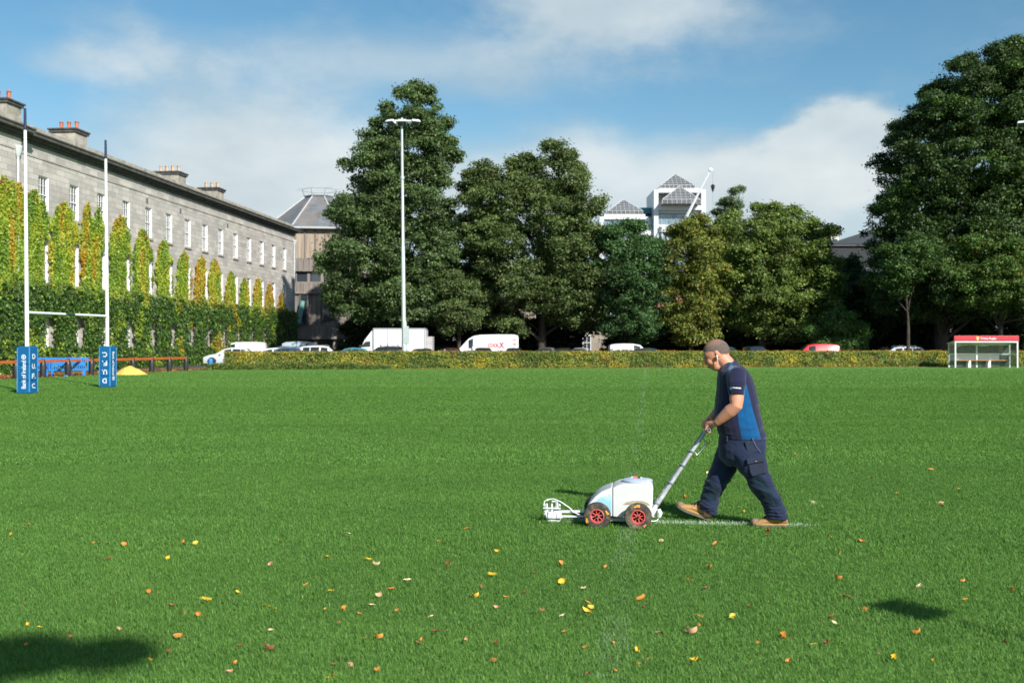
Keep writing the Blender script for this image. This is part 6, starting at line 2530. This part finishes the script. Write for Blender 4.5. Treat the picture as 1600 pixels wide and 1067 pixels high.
mb.build('seam', mat('seam_thread', (0.09, 0.11, 0.2), 0.7), trs)

# ---- boots
tan_l = mat('tan_leather', (0.40, 0.215, 0.075), 0.7, vary=0.3, vscale=18, bump=0.5, bscale=50, dirt=(0.13, 0.08, 0.045), dscale=9, damt=0.8)
sole_d = mat('boot_sole', (0.12, 0.10, 0.085), 0.8, vary=0.4, vscale=20)
sole_y = mat('sole_yellow', (0.34, 0.21, 0.06), 0.6, vary=0.2, vscale=15)
scuff = mat('scuffed_toe', (0.2, 0.145, 0.10), 0.7, vary=0.4, vscale=25)
lace_m = mat('lace', (0.015, 0.015, 0.015), 0.8)


def boot(heel, toe_dir, up, L=0.325):
    """heel: under the heel on the sole; toe_dir along the sole"""
    f = toe_dir.normalized()
    up = (up - f * up.dot(f)).normalized()
    s = f.cross(up)
    o = heel - MROOT

    def Q(a, b, c):
        return o + f * a + s * b + up * c
    mb = MB()
    prof = [(0.0, .035, .03, .115), (0.02, .034, .035, .135), (0.07, .034, .041, .15), (0.12, .034, .042, .135), (0.165, .034, .044, .108), (0.21, .034, .049, .088), (0.26, .034, .051, .074), (0.30, .034, .044, .062), (0.322, .034, .025, .046)]
    rings = []
    for a, z0, hw, h in prof:
        a = a * L / 0.325
        r = []
        for k in range(18):
            t = 2 * math.pi * k / 18
            r.append(Q(a, math.cos(t) * hw * (1 if math.sin(t) < 0.2 else 0.88), z0 + (h - z0) * (0.5 + 0.5 * math.sin(t)) - 0.008))
        rings.append(r)
    mb.rings(rings)
    mb.tube([Q(0.065, 0, .09), Q(0.075, 0, .135), Q(0.085, 0, .17)], [0.046, 0.047, 0.047], 16)
    me = remeshed(mb, 0.006, 3)
    bo = put(me, 'boot', [tan_l], man)
    for (nm, z0, z1, grow, mt) in (('sole', 0.0, 0.022, 0.004, sole_d), ('midsole', 0.0223, 0.036, 0.003, sole_y)):
        q = MB()
        pts = [(-.004, .0), (-.002, .02), (.03, .035), (.10, .037), (.17, .044), (.23, .053), (.28, .05), (.31, .036), (.328, .012)]
        out = [(a * L / .325, b + grow) for a, b in pts] + [(a * L / .325, -b - grow) for a, b in pts[::-1]]
        curl = lambda a: 0.018 * max(0, (a - 0.24) / 0.09) ** 2
        ra = [Q(a, b, z0 + curl(a)) for a, b in out]
        rb = [Q(a, b, z1 + curl(a)) for a, b in out]
        q.rings([ra, rb])
        q.build(nm, mt, bo, bevel=0.003)
    q = MB()
    q.ball(Q(0.287 * L / .325, 0, 0.05), (0.042, 0.044, 0.026), 14, 8, Matrix((f, s, up)).transposed())
    q.build('toe_cap', scuff, bo, smooth=60)
    q = MB()
    for i, a in enumerate((0.125, 0.15, 0.175, 0.2)):
        h = 0.134 - i * 0.0135
        q.tube([Q(a, -.030, h - .024), Q(a + .008, 0, h + .001), Q(a, .030, h - .024)], 0.0045, 6)
    q.tube([Q(0.115, -0.02, .14), Q(0.13, -.035, .15), Q(0.12, -.045, .125)], 0.003, 5)
    q.tube([Q(0.10, 0, .165), Q(0.12, 0, .145), Q(0.2, 0, .085)], [0.022, 0.02, 0.01], 8)
    q.build('laces', lace_m, bo)
    return bo


hd1 = WP(1230, 822.5, -0.115)
hd1.z = 0.008
boot(hd1, Vector((-0.9926, 0.12, 0.0)) + Vector((0, 0, 0.0)), Vector((0, 0, 1)), 0.325)
h2 = WP(1108, 814.5, 0.125)
h2.z = 0.012
boot(h2, Vector((-0.9926, 0.12, 0)) * math.cos(R(20)) + Vector((0, 0, math.sin(R(20)))), Vector((0, 0, 1)), 0.335)

# ------------------------------------------------------------------ line marker
MK = Vector((WP(965, 822, -0.05).x, 9.45, 0))
mk = empty('line_marker', MK, 0, 'white pitch line marker with red rimmed wheels, pushed by the man', 'line marker')
wht_pl = mat('white_plastic', (0.60, 0.61, 0.61), 0.4, vary=0.06, vscale=4, dirt=(0.46, 0.44, 0.38), dscale=5, damt=0.5)
blu_pl = mat('pale_blue_plastic', (0.28, 0.55, 0.78), 0.4, vary=0.12, vscale=6, dirt=(0.6, 0.68, 0.72), dscale=7, damt=0.85)
lid_m = mat('lid_grey', (0.4, 0.47, 0.55), 0.45, vary=0.15, vscale=8, dirt=(0.68, 0.7, 0.72), dscale=9, damt=0.9)
steel = mat('painted_steel', (0.42, 0.45, 0.46), 0.5, 0.2, vary=0.25, vscale=14, dirt=(0.72, 0.73, 0.72), dscale=14, damt=0.95)
chalk = mat('chalk_coated', (0.62, 0.64, 0.65), 0.75, vary=0.08, vscale=10, bump=0.5, bscale=60)
mud = (0.30, 0.19, 0.06)
rubber = mat('muddy_rubber', (0.045, 0.04, 0.033), 0.85, vary=0.4, vscale=20, bump=0.6, bscale=60, dirt=(0.26, 0.21, 0.13), dscale=9, damt=0.9)
red_rim = mat('red_rim', (0.50, 0.07, 0.06), 0.4, vary=0.1, dirt=(0.6, 0.3, 0.27), dscale=14, damt=0.6)
LAT = Vector((0.12, 0.993, 0)).normalized()
FWD = Vector((-0.993, 0.12, 0)).normalized()


def M_(px, py, lat=0.0):
    return WP(px, py, lat - 0.05) - MK


def hopper(poly, w0, w1, name, m, bev=0.03):
    mb = MB()
    pts = [M_(x, y, -0.2) for x, y in poly]
    mb.prism(pts, LAT * (w0 + 0.2), LAT * (w1 + 0.2))
    return mb.build(name, m, mk, bevel=bev, seg=4, smooth=50)


tank = hopper([(957, 807), (957, 762), (966, 757.5), (974, 756), (1018, 757), (1020.5, 760), (1020, 785), (1018, 803), (1012, 800), (1000, 792), (990, 793), (980, 800), (972, 809)], -0.20, 0.20, 'hopper', wht_pl, 0.018)
nose = hopper([(915.5, 806), (917, 793), (922, 784), (930, 775), (940, 767.5), (956.4, 761), (956.4, 807)], -0.20, 0.19, 'nose', wht_pl, 0.014)
mb = MB()
pl = [(930, 785), (933, 780.5), (937, 777), (940, 775.5), (943, 776.5), (946, 773), (949, 775.5), (952, 771.5), (955.6, 773), (955.6, 803), (947, 803), (944, 794), (939, 788)]
mb.prism([M_(x, y, -0.2) for x, y in pl], LAT * -0.0015, LAT * 0.02)
mb.build('blue_panel', blu_pl, nose, bevel=0.002)
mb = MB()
mb.prism([M_(x, y, -0.2) for x, y in ((973, 788), (979, 784), (990, 781.5), (1003, 782), (1012, 785), (1016, 788.5), (1008, 789.5), (985, 788))], LAT * -0.0025, LAT * 0.01)  # olive brown plate: shade above the rear wheel put into colour
mb.build('recess_shade', mat('painted_shade', (0.34, 0.30, 0.2), 0.8, vary=0.2, vscale=20, dirt=(0.6, 0.58, 0.5), dscale=16, damt=0.8), tank, bevel=0.002)
mb = MB()
c = M_(996, 752.5)
mb.lathe([(0.135, 0.0), (0.14, 0.012), (0.14, 0.02), (0.125, 0.028), (0.07, 0.035), (0.0, 0.035)], c, (0, 0, 1), 28)
mb.lathe([(0.12, -0.03), (0.12, 0.0)], c, (0, 0, 1), 28)
lid = mb.build('lid', lid_m, mk, smooth=40)
mb = MB()
mb.tube([M_(984, 749.0), M_(986.5, 745.2), M_(1001, 745.8), M_(1004, 749.5)], 0.010, 8)
mb.build('lid_handle', lid_m, lid, smooth=40)
mb = MB()
mb.tube([M_(990, 745.6), M_(996, 745.9)], 0.0135, 8)
mb.build('red_grip', mat('red_grip', (0.55, 0.12, 0.07), 0.6), lid)
mb = MB()
mb.tube([M_(996, 745.9), M_(1000.5, 746.1)], 0.013, 8)
mb.build('black_grip', trim, lid)
mb = MB()
mb.prism([M_(x, y) for x, y in ((920, 803), (1016, 806), (1016, 812), (920, 808))], LAT * -0.15, LAT * 0.15)
mb.build('chassis', chalk, mk, bevel=0.008)

for px, py in ((933, 808.2), (996.8, 811.5)):
    for lat in (-0.30, 0.17):
        c = M_(px, py, lat)
        c.z = 0.117
        ax = -LAT if lat < 0 else LAT
        mb = MB()
        mb.lathe([(0.065, -0.036), (0.088, -0.042), (0.115, -0.034), (0.123, -0.012), (0.123, 0.012), (0.115, 0.034), (0.092, 0.041), (0.065, 0.034)], c, ax, 36, cap=False)
        wo = mb.build('wheel', rubber, mk, smooth=50)
        if lat < 0:
            mb = MB()
            for ang, ln in (((10, 34) if px < 950 else (80, 112), 1), ((190, 215) if px < 950 else (300, 318), 1)):
                a0, a1 = R(ang[0]), R(ang[1])
                u = Vector((1, 0, 0)) - ax * ax.x
                u.normalize()
                v = Vector((0, 0, 1))
                ri = [c + ax * 0.0435 + (u * math.cos(t) + v * math.sin(t)) * 0.088 for t in np.linspace(a0, a1, 8)]
                ro = [c + ax * 0.041 + (u * math.cos(t) + v * math.sin(t)) * (0.108 + 0.006 * math.sin(t * 9)) for t in np.linspace(a0, a1, 8)]
                mb.add(ri + ro, [(i, i + 1, i + 9, i + 8) for i in range(7)])
            mb.build('mud_patch', mat('ochre_mud', (0.62, 0.29, 0.04), 0.8, vary=0.35, vscale=25), wo)
        mb = MB()
        mb.lathe([(0.066, -0.03), (0.066, 0.034), (0.058, 0.036), (0.050, 0.022), (0.050, -0.03)], c, ax, 36, cap=False)
        mb.lathe([(0.022, -0.03), (0.022, 0.03), (0.0, 0.03)], c, ax, 14)
        u = (Vector((1, 0, 0)) - ax * ax.x).normalized()
        v = Vector((0, 0, 1))
        for k in range(8):
            t = k * math.pi / 4 + 0.2
            d = u * math.cos(t) + v * math.sin(t)
            mb.tube([c + ax * 0.016 + d * 0.018, c + ax * 0.022 + d * 0.054], 0.0055, 6)
        mb.build('rim', red_rim, wo, smooth=40)
        mb = MB()
        mb.lathe([(0.052, -0.012), (0.0, -0.012)], c, ax, 20)
        mb.lathe([(0.012, 0.0), (0.012, 0.042), (0.006, 0.048), (0.0, 0.048)], c, ax, 10)
        mb.build('hub', trim, wo)
    mb = MB()
    a, b = M_(px, py, -0.27), M_(px, py, 0.15)
    a.z = b.z = 0.117
    mb.tube([a, b], 0.012, 8)
    mb.build('axle', steel, mk)

# boom and spray head
mb = MB()
mb.tube([M_(866, 799.5, -.06), M_(918, 799, -.06)], 0.0115, 10)
mb.tube([M_(866, 806.5, -.06), M_(918, 806.5, -.06)], 0.0115, 10)
mb.tube([M_(868, 798.5, .06), M_(918, 798, .06)], 0.010, 10)
mb.build('boom', chalk, mk, smooth=40)
mb = MB()
mb.tube([M_(855, 782, -.02), M_(859, 780, -.03), M_(865, 779, -.05), M_(876, 783.5, -.07), M_(890, 793, -.08), M_(897, 800, -.09), M_(907, 804.5, -.09)], 0.0055, 8)
mb.tube([M_(850, 790, -.03), M_(850.5, 783, -.03), M_(856, 779.5, -.02), M_(863, 779, 0)], 0.0045, 8)
mb.build('hose', white_gloss, mk, smooth=60)
mb = MB()
mb.tube([M_(848.5, 793.5, -.08), M_(876, 794, -.08)], 0.009, 8)
mb.tube([M_(870, 781, -.05), M_(870, 808, -.05)], 0.016, 4)
mb.tube([M_(862, 783, -.05), M_(871, 783.2, -.05)], 0.010, 4)
mb.tube([M_(862.3, 786, -.07), M_(862.3, 806, -.07)], [0.008, 0.015], 10)
mb.tube([M_(854.5, 786, -.07), M_(854.5, 800, -.07)], [0.008, 0.014], 10)
mb.tube([M_(850.2, 786, -.02), M_(850.2, 793, -.02)], 0.013, 10)
mb.tube([M_(851, 797, -.08), M_(856, 808, -.08)], [0.006, 0.02], 8)
mb.ball(M_(851.5, 802.5, -.07), (0.017, 0.017, 0.017), 10, 8)
mb.ball(M_(856, 805, -.07), (0.02, 0.018, 0.02), 10, 8)
mb.ball(M_(874.5, 788.5, -.05), (0.011, 0.012, 0.016), 10, 8)
mb.box(M_(864, 803, -.03), (0.10, 0.14, 0.055), Matrix.Rotation(R(4), 3, 'Y'))
mb.box(M_(873, 804, -.04), (0.05, 0.12, 0.045))
mb.tube([M_(865, 796, -.03), M_(865, 803, -.03)], [0.02, 0.035], 10)
sp = mb.build('spray_head', chalk, mk, bevel=0.004, smooth=50)
mb = MB()
rg = []
cS = M_(865, 814, -0.02)
for zz, sx, sy in ((0.0, 0.070, 0.062), (0.03, 0.068, 0.060), (0.055, 0.055, 0.05), (0.066, 0.035, 0.034)):
    r = []
    for k in range(20):
        t = 2 * math.pi * k / 20
        ct, st = math.cos(t), math.sin(t)
        ct = math.copysign(abs(ct) ** .6, ct)
        st = math.copysign(abs(st) ** .6, st)
        r.append(Vector((cS.x + ct * sx, cS.y + st * sy, 0.012 + zz)))
    rg.append(r)
mb.rings(rg)
mb.build('spray_shroud', chalk, sp, smooth=50)

# handle
h0, h1 = M_(1020.5, 797, 0.0), bar_at(0.5) - MK
h1 = h1 + (h0 - h1).normalized() * 0.012
dirh = (h1 - h0)
perp = dirh.normalized().cross(LAT).normalized()
mb = MB()
mb.tube([h0, h0.lerp(h1, .5), h1], [0.021, 0.019, 0.017], 12)
hdl = mb.build('handle', steel, mk, smooth=40)
mb = MB()
if perp.z < 0:
    perp = -perp
q0, q1 = h0 + perp * 0.024, h1 + perp * 0.012
mb.tube([q0.lerp(q1, .03), q0.lerp(q1, .97)], 0.0095, 8)
mb.build('cable_conduit', mat('conduit', (0.10, 0.11, 0.16), 0.5, vary=0.4, vscale=14, dirt=(0.5, 0.52, 0.54), dscale=11, damt=0.8), hdl, smooth=40)
mb = MB()
for f_ in (.08, .33, .55, .72):
    mb.tube([h0.lerp(h1, f_) + perp * .006, h0.lerp(h1, f_ + .012) + perp * .006], 0.031, 10)
mb.build('clamp', mat('clamp_grey', (0.2, 0.22, 0.27), 0.5), hdl, smooth=40)
mb = MB()
a = h0.lerp(h1, .74)
b = h0.lerp(h1, .90)
mb.tube([a - perp * .02, a - perp * .045 - Vector((0, 0, .02)), b.lerp(a, .3) - perp * .075, b - perp * .068 - Vector((0, 0, 0.01)), b - perp * .012], 0.006, 8)
mb.build('trigger_lever', mat('lever_steel', (0.3, 0.33, 0.36), 0.35, 0.7), hdl, smooth=50)
mb = MB()
mb.tube([BARN - BAX * 0.012 - MK, BARF + BAX * 0.03 - MK], 0.0165, 14)
gb_ = mb.build('grip_bar', mat('grip_rubber', (0.06, 0.065, 0.075), 0.6, dirt=(0.4, 0.42, 0.44), dscale=20, damt=0.6), hdl, smooth=40)
mb = MB()
mb.lathe([(0.0185, 0), (0.0185, 0.006), (0.012, 0.007), (0.011, -0.002), (0.0, -0.002)], BARN - BAX * 0.012 - MK, -BAX, 16)
mb.build('end_cap', mat('cap_grey', (0.2, 0.22, 0.24), 0.5), gb_)
mb = MB()
mb.tube([M_(1018, 806, -.04), M_(1021, 799, -.04), M_(1027, 795, -.04)], [0.018, 0.022, 0.016], 10)
mb.box(M_(1020, 801, 0), (0.05, 0.08, 0.07))
mb.build('handle_bracket', chalk, hdl, bevel=0.004, smooth=50)
mb = MB()
mb.tube([M_(1029, 795, -.06), M_(1031, 801, -.06), M_(1029.5, 807.5, -.06)], [0.016, 0.026, 0.018], 10)
mb.build('valve', chalk, hdl, smooth=50)
mb = MB()
mb.tube([M_(1029.5, 807, -.06), M_(1027, 812.5, -.06), M_(1021, 814, -.06), M_(1012, 812, -.05)], 0.006, 8)
mb.build('hose_tail', white_gloss, hdl, smooth=50)

# ------------------------------------------------------------------ painted lines
# fresh line, along FWD through the spray head
LX0, LX1 = 0.42, 2.82
LP = WP(865, 820, -0.02)
LP.z = 0


def line_y(x):
    return LP.y - 0.121 * (x - LP.x)


def old_x(y):
    return 0.50 + (y - 5.18) * 0.1335


def paint_noise(x, y, seed, sc):
    return vnoise(np.stack([x, y, np.zeros_like(x)], 1), sc, seed, 3)


# ------------------------------------------------------------------ turf blades
grass_m = leaf_mat('grass_blade', 0.22, 0.6, 0.16, (1.1, 1.3, 0.6))


def blades(d0, d1, dens, h, w, fade=0.0):
    mg = 4.5 if d0 < 20 else 3.0
    wmax = 0.56 * d1 + mg
    n = int(2 * wmax * (d1 - d0) * dens)
    y = rng.uniform(d0, d1, n)
    x = rng.uniform(-wmax, wmax, n)
    kp = np.abs(x) < 0.56 * y + mg
    x, y = x[kp], y[kp]
    n = len(y)
    if fade:
        kp = rng.random(n) < np.clip((d1 - y) / fade, 0, 1)
        x, y = x[kp], y[kp]
        n = len(y)
    if d1 > 40:
        ok = (x > -24.4 + (y - 51.3) * 0.2) & (y < hedge_y(x) - 0.2)
        x, y = x[ok], y[ok]
        n = len(x)
    p3 = np.stack([x, y, np.zeros(n)], 1)
    n1 = vnoise(p3, 1.1, 3, 3)
    n2 = vnoise(p3 * [0.25, 1.8, 1], 0.8, 7, 2)
    n3 = vnoise(p3, 9.0, 13, 2)
    hh = h * rng.uniform(0.55, 1.25, n) * (0.75 + 0.5 * n1)
    az = rng.uniform(0, 2 * np.pi, n)
    lean = rng.uniform(0.15, 0.9, n) * hh
    dx, dy = np.cos(az) * lean, np.sin(az) * lean
    # blade faces anywhere; width direction across the lean
    wx, wy = -np.sin(az) * w / 2, np.cos(az) * w / 2
    ws = rng.uniform(0.7, 1.3, n)
    wx, wy = wx * ws, wy * ws
    V = np.empty((n, 4, 3))
    V[:, 0] = np.stack([x - wx, y - wy, np.zeros(n)], 1)
    V[:, 1] = np.stack([x + dx * 0.35 - wx * 1.0, y + dy * 0.35 - wy * 1.0, hh * 0.62], 1)
    V[:, 2] = np.stack([x + dx, y + dy, hh * 0.98], 1)
    V[:, 3] = np.stack([x + dx * 0.35 + wx * 1.0, y + dy * 0.35 + wy * 1.0, hh * 0.60], 1)
    g = np.array(GB1)
    g2 = np.array(GB2)
    f = np.clip(0.25 * n1 + 0.35 * n2 + 0.3 * n3 + rng.normal(size=n) * 0.2 + 0.05, 0, 1)[:, None]
    K = g * (1 - f) + g2 * f
    dry = rng.random(n) < 0.035
    K = np.where(dry[:, None], np.array((0.22, 0.30, 0.09)), K)
    K *= rng.uniform(0.8, 1.2, (n, 1))
    # wet paint on the blades of the fresh line
    dl = np.abs(y - line_y(x))
    pn = paint_noise(x, y, 41, 16)
    cov = np.clip((0.07 - dl) / 0.03, 0, 1) * (x > LX0) * np.clip((LX1 - x) / 0.35, 0, 1) * (0.7 + 0.5 * pn)
    pm = rng.random(n) < cov * 0.95
    K = np.where(pm[:, None], np.array((0.50, 0.60, 0.50)) * rng.uniform(0.7, 1.1, (n, 1)), K)
    # worn old line running away from the camera
    do = np.abs(x - old_x(y))
    cov = np.clip((0.11 - do) / 0.06, 0, 1) * np.clip((paint_noise(x, y, 43, 1.4) - 0.30) * 2.2, 0.12, 1)
    pm = rng.random(n) < cov * 0.5
    K = np.where(pm[:, None], K * 0.5 + np.array((0.17, 0.21, 0.17)) * 0.8, K)
    return V.reshape(-1, 3), np.arange(n * 4).reshape(n, 4), np.repeat(K, 4, axis=0)


GB1 = (0.055, 0.138, 0.025)
GB2 = (0.135, 0.280, 0.054)
for seg in ((2.2, 8.0, 12500, 0.032, 0.0032, 0), (8.0, 14.0, 8500, 0.033, 0.0042, 0), (14.0, 24.0, 2600, 0.040, 0.008, 0), (24.0, 40, 1000, 0.036, 0.014, 0), (40, 80.0, 260, 0.034, 0.026, 36)):
    V, Fq, KK = blades(*seg)
    o = np_mesh('grass', V, Fq, grass_m, KK)
    tag(o, kind='stuff')

# thin painted sheets where the blades are too far to carry the paint
mb = MB()
mb.add([(LX0, line_y(LX0) - .035, .004), (LX1 - .1, line_y(LX1 - .1) - .035, .004), (LX1 - .1, line_y(LX1 - .1) + .035, .004), (LX0, line_y(LX0) + .035, .004)], [(0, 1, 2, 3)])
o = mb.build('fresh_line', mat('fresh_paint', (0.40, 0.50, 0.38), 0.9, vary=0.35, vscale=20))
tag(o, kind='structure')
faint = mat('worn_paint', (0.20, 0.33, 0.17), 0.9, vary=0.25, vscale=4)
mb = MB()
for i in range(30):
    y0, y1 = 24 + i * 1.55, 24 + i * 1.55 + 1.3
    if (i * 7) % 5 == 3:
        continue
    mb.add([(old_x(y0) - .03, y0, 0.004), (old_x(y0) + .03, y0, 0.004), (old_x(y1) + .03, y1, 0.004), (old_x(y1) - .03, y1, 0.004)], [(0, 1, 2, 3)])
o = mb.build('worn_line', faint)
tag(o, kind='structure')
mb = MB()
ga, gb2 = G(-40, 605), G(250, 591)
dd_ = (gb2 - ga)
nn_ = Vector((-dd_.y, dd_.x, 0)).normalized() * 0.05
mb.add([ga - nn_ + Vector((0, 0, .004)), gb2 - nn_ + Vector((0, 0, .004)), gb2 + nn_ + Vector((0, 0, .004)), ga + nn_ + Vector((0, 0, .004))], [(0, 1, 2, 3)])
o = mb.build('dead_ball_line', mat('worn_paint_far', (0.30, 0.40, 0.27), 0.9, vary=0.25, vscale=3))
tag(o, kind='structure')

# ------------------------------------------------------------------ fallen leaves, each one an object
LC = {'o': ((0.52, 0.22, 0.035), 'orange'), 'y': ((0.62, 0.42, 0.03), 'yellow'), 'b': ((0.24, 0.11, 0.04), 'brown'), 'r': ((0.22, 0.07, 0.025), 'rusty brown'), 'p': ((0.60, 0.33, 0.19), 'pinkish tan'), 't': ((0.66, 0.55, 0.32), 'pale straw')}
LDATA = [(0, '130,10o 45,62y 430,90o 460,98b 578,105o 507,168b 840,95o 905,95y 775,170y 1300,85y 1257,195P 1410,287o 1513,160y 1535,312y 697,327o 115,372o 522,373o 957,366Y 795,390b 862,420o 928,432O 960,432r 1095,313r 1102,330y 1088,412b 1236,392Y 1275,408y 1508,405y 1588,400o 560,490P 1257,495T 1565,462b 828,532O 327,528b 128,575o 598,618b 777,608b 695,648y 1243,594B 1112,580r 1067,703p 1085,662o 1535,713Y 135,482y 187,490y'),
         (1, '128,53T 682,28o 550,87o 222,178y 260,200t 403,270T 330,315o 280,347P 242,386t 800,250Y 820,138y 1123,198O 1117,278Y 1222,310t 1315,214o 720,350Y 752,295b 860,353o 815,400p 1028,415b 1120,437t 1232,420Y 1258,403y 1240,366o 1493,358O 1498,388R 510,434t 535,510R 580,508t 358,412o 183,426o 108,402o 210,546o 272,542O 678,555p 455,565b 470,555o 812,568r 1575,512P 1133,510o 1230,585O 1362,571o 1476,600Y 1517,634o 1350,622o 1468,664o 1368,684O 1245,708b 805,635O 138,660P 268,695o 65,663b 948,330r 990,238r 595,192r 1582,80p'),
         (2, '1417,20y 583,30o 1187,100o 913,136o 1036,207o 1310,188o 657,247T 1230,252p 1230,266o 350,298y 84,232O 455,400r 462,383r 220,440O 743,406o 868,432o 773,476o 967,481o 195,551o 108,593o 180,640r 765,597O 810,670O 886,727O 1132,635T 1338,692O 1537,652o 1330,610o 371,713o 295,765Y 155,760O 150,800o 118,843P 755,798T 738,772r 512,862O 552,862b 408,880o 658,893y 718,890r 1123,843O 1512,885r 1008,958Y 1202,968y 950,925r 127,970Y 545,975o 373,972y 186,120t')]
CR = [(0, 820, 2.963), (500, 820, 2.963), (1040, 700, 2.857)]
fl_m = {k: mat('fallen_leaf_' + v[1].replace(' ', '_'), v[0], 0.6, vary=0.35, vscale=30, dirt=(0.2, 0.09, 0.03), dscale=35, damt=0.6) for k, v in LC.items()}


def leaf_mesh(key, size, curl, seed):
    mb = MB()
    nu, nv = 7, 5
    vs = []
    for i in range(nu):
        u = i / (nu - 1)
        wd = 0.40 * math.sin(math.pi * min(1, u * 0.97 + 0.03)) ** 0.7 + 0.01
        for j in range(nv):
            v = (j / (nv - 1) - 0.5) * 2
            x = (u - 0.5) * size * 1.25
            y = v * wd * size
            z = curl * size * (abs(v) ** 1.5 * 0.5 + (2 * u - 1) ** 2 * 0.35) + 0.03 * size * math.sin(seed + i * 2 + j)
            vs.append((x, y, z))
    fs = []
    for i in range(nu - 1):
        for j in range(nv - 1):
            k = i * nv + j
            fs.append((k, k + 1, k + nv + 1, k + nv))
    mb.add(vs, fs)
    mb.tube([(0.6 * size, 0, curl * size * 0.3), (0.85 * size, 0.05 * size, curl * size * 0.6)], size * 0.022, 5)
    return mb.mesh('leaf', fl_m[key], 70)


protos = {}
for k in LC:
    protos[k] = [leaf_mesh(k, 1.0, c, s) for c, s in ((0.25, 0), (0.9, 1), (-0.3, 2), (0.6, 5))]
lv = []
for c, s in LDATA:
    for tok in s.split():
        a, b = tok[:-1].split(',')
        lv.append((CR[c][0] + float(a) / CR[c][2], CR[c][1] + float(b) / CR[c][2], tok[-1]))


def region(px, py):
    if py > 960:
        r_ = 'near'
    elif py > 880:
        r_ = 'middle'
    else:
        r_ = 'farther'
    col = min(6, int(px / 1600 * 7))
    lm = {'near': ('in the shaded near left corner', 'near the bottom edge, left part', 'near the bottom edge left of centre', 'near the bottom edge at the centre', 'near the bottom by the worn line', 'below left of the square shadow', 'below or right of the square shadow'),
          'middle': ('in the foreground at far left', 'in the middle foreground, left part', 'in the middle foreground left of centre', 'in the middle foreground at centre', 'on grass in front of the line marker', 'in the foreground below the man', 'beyond the square shadow at right'),
          'farther': ('on farther grass at left edge', 'on farther grass toward the left', 'well left of the line marker', 'just left of the line marker', 'around the line marker and handle', 'on the grass near the man', 'on farther grass at right edge')}
    return lm[r_][col]


cls = {}
for i, (px, py, k) in enumerate(lv):
    big = k.isupper()
    cls.setdefault((region(px, py), k.lower(), big), []).append(i)
ordw = ['first', 'second', 'third', 'fourth', 'fifth', 'sixth', 'seventh', 'eighth']
numw = ['one', 'two', 'three', 'four', 'five', 'six', 'seven', 'eight', 'nine']
for (rg_, k, big), ids in cls.items():
    ids.sort(key=lambda i: lv[i][0])
    for j, i in enumerate(ids):
        px, py, kk_ = lv[i]
        g = G(px, py)
        D = g.y
        size = (11.5 if big else 8.0) / F * D * rng.uniform(0.85, 1.2)
        size = min(size, 0.085)
        o = bpy.data.objects.new('fallen_leaf', protos[k][int(rng.integers(0, 4))])
        link(o)
        o.scale = (size, size * rng.uniform(0.8, 1.15), size)
        o.location = (g.x, g.y, 0.024)
        o.rotation_euler = (rng.uniform(-0.1, 0.9), rng.uniform(-0.4, 0.4), rng.uniform(0, 6.28))
        w = ('large' if big else 'small') + ' ' + LC[k][1] + ' leaf ' + rg_
        if len(ids) == 2:
            w += ', left of two' if j == 0 else ', right of two'
        elif len(ids) > 2:
            w += (', leftmost' if j == 0 else ', rightmost' if j == len(ids) - 1 else ', ' + ordw[j] + ' from left') + ' of ' + numw[len(ids) - 1]
        tag(o, w, 'leaf', 'fallen leaves on the grass')
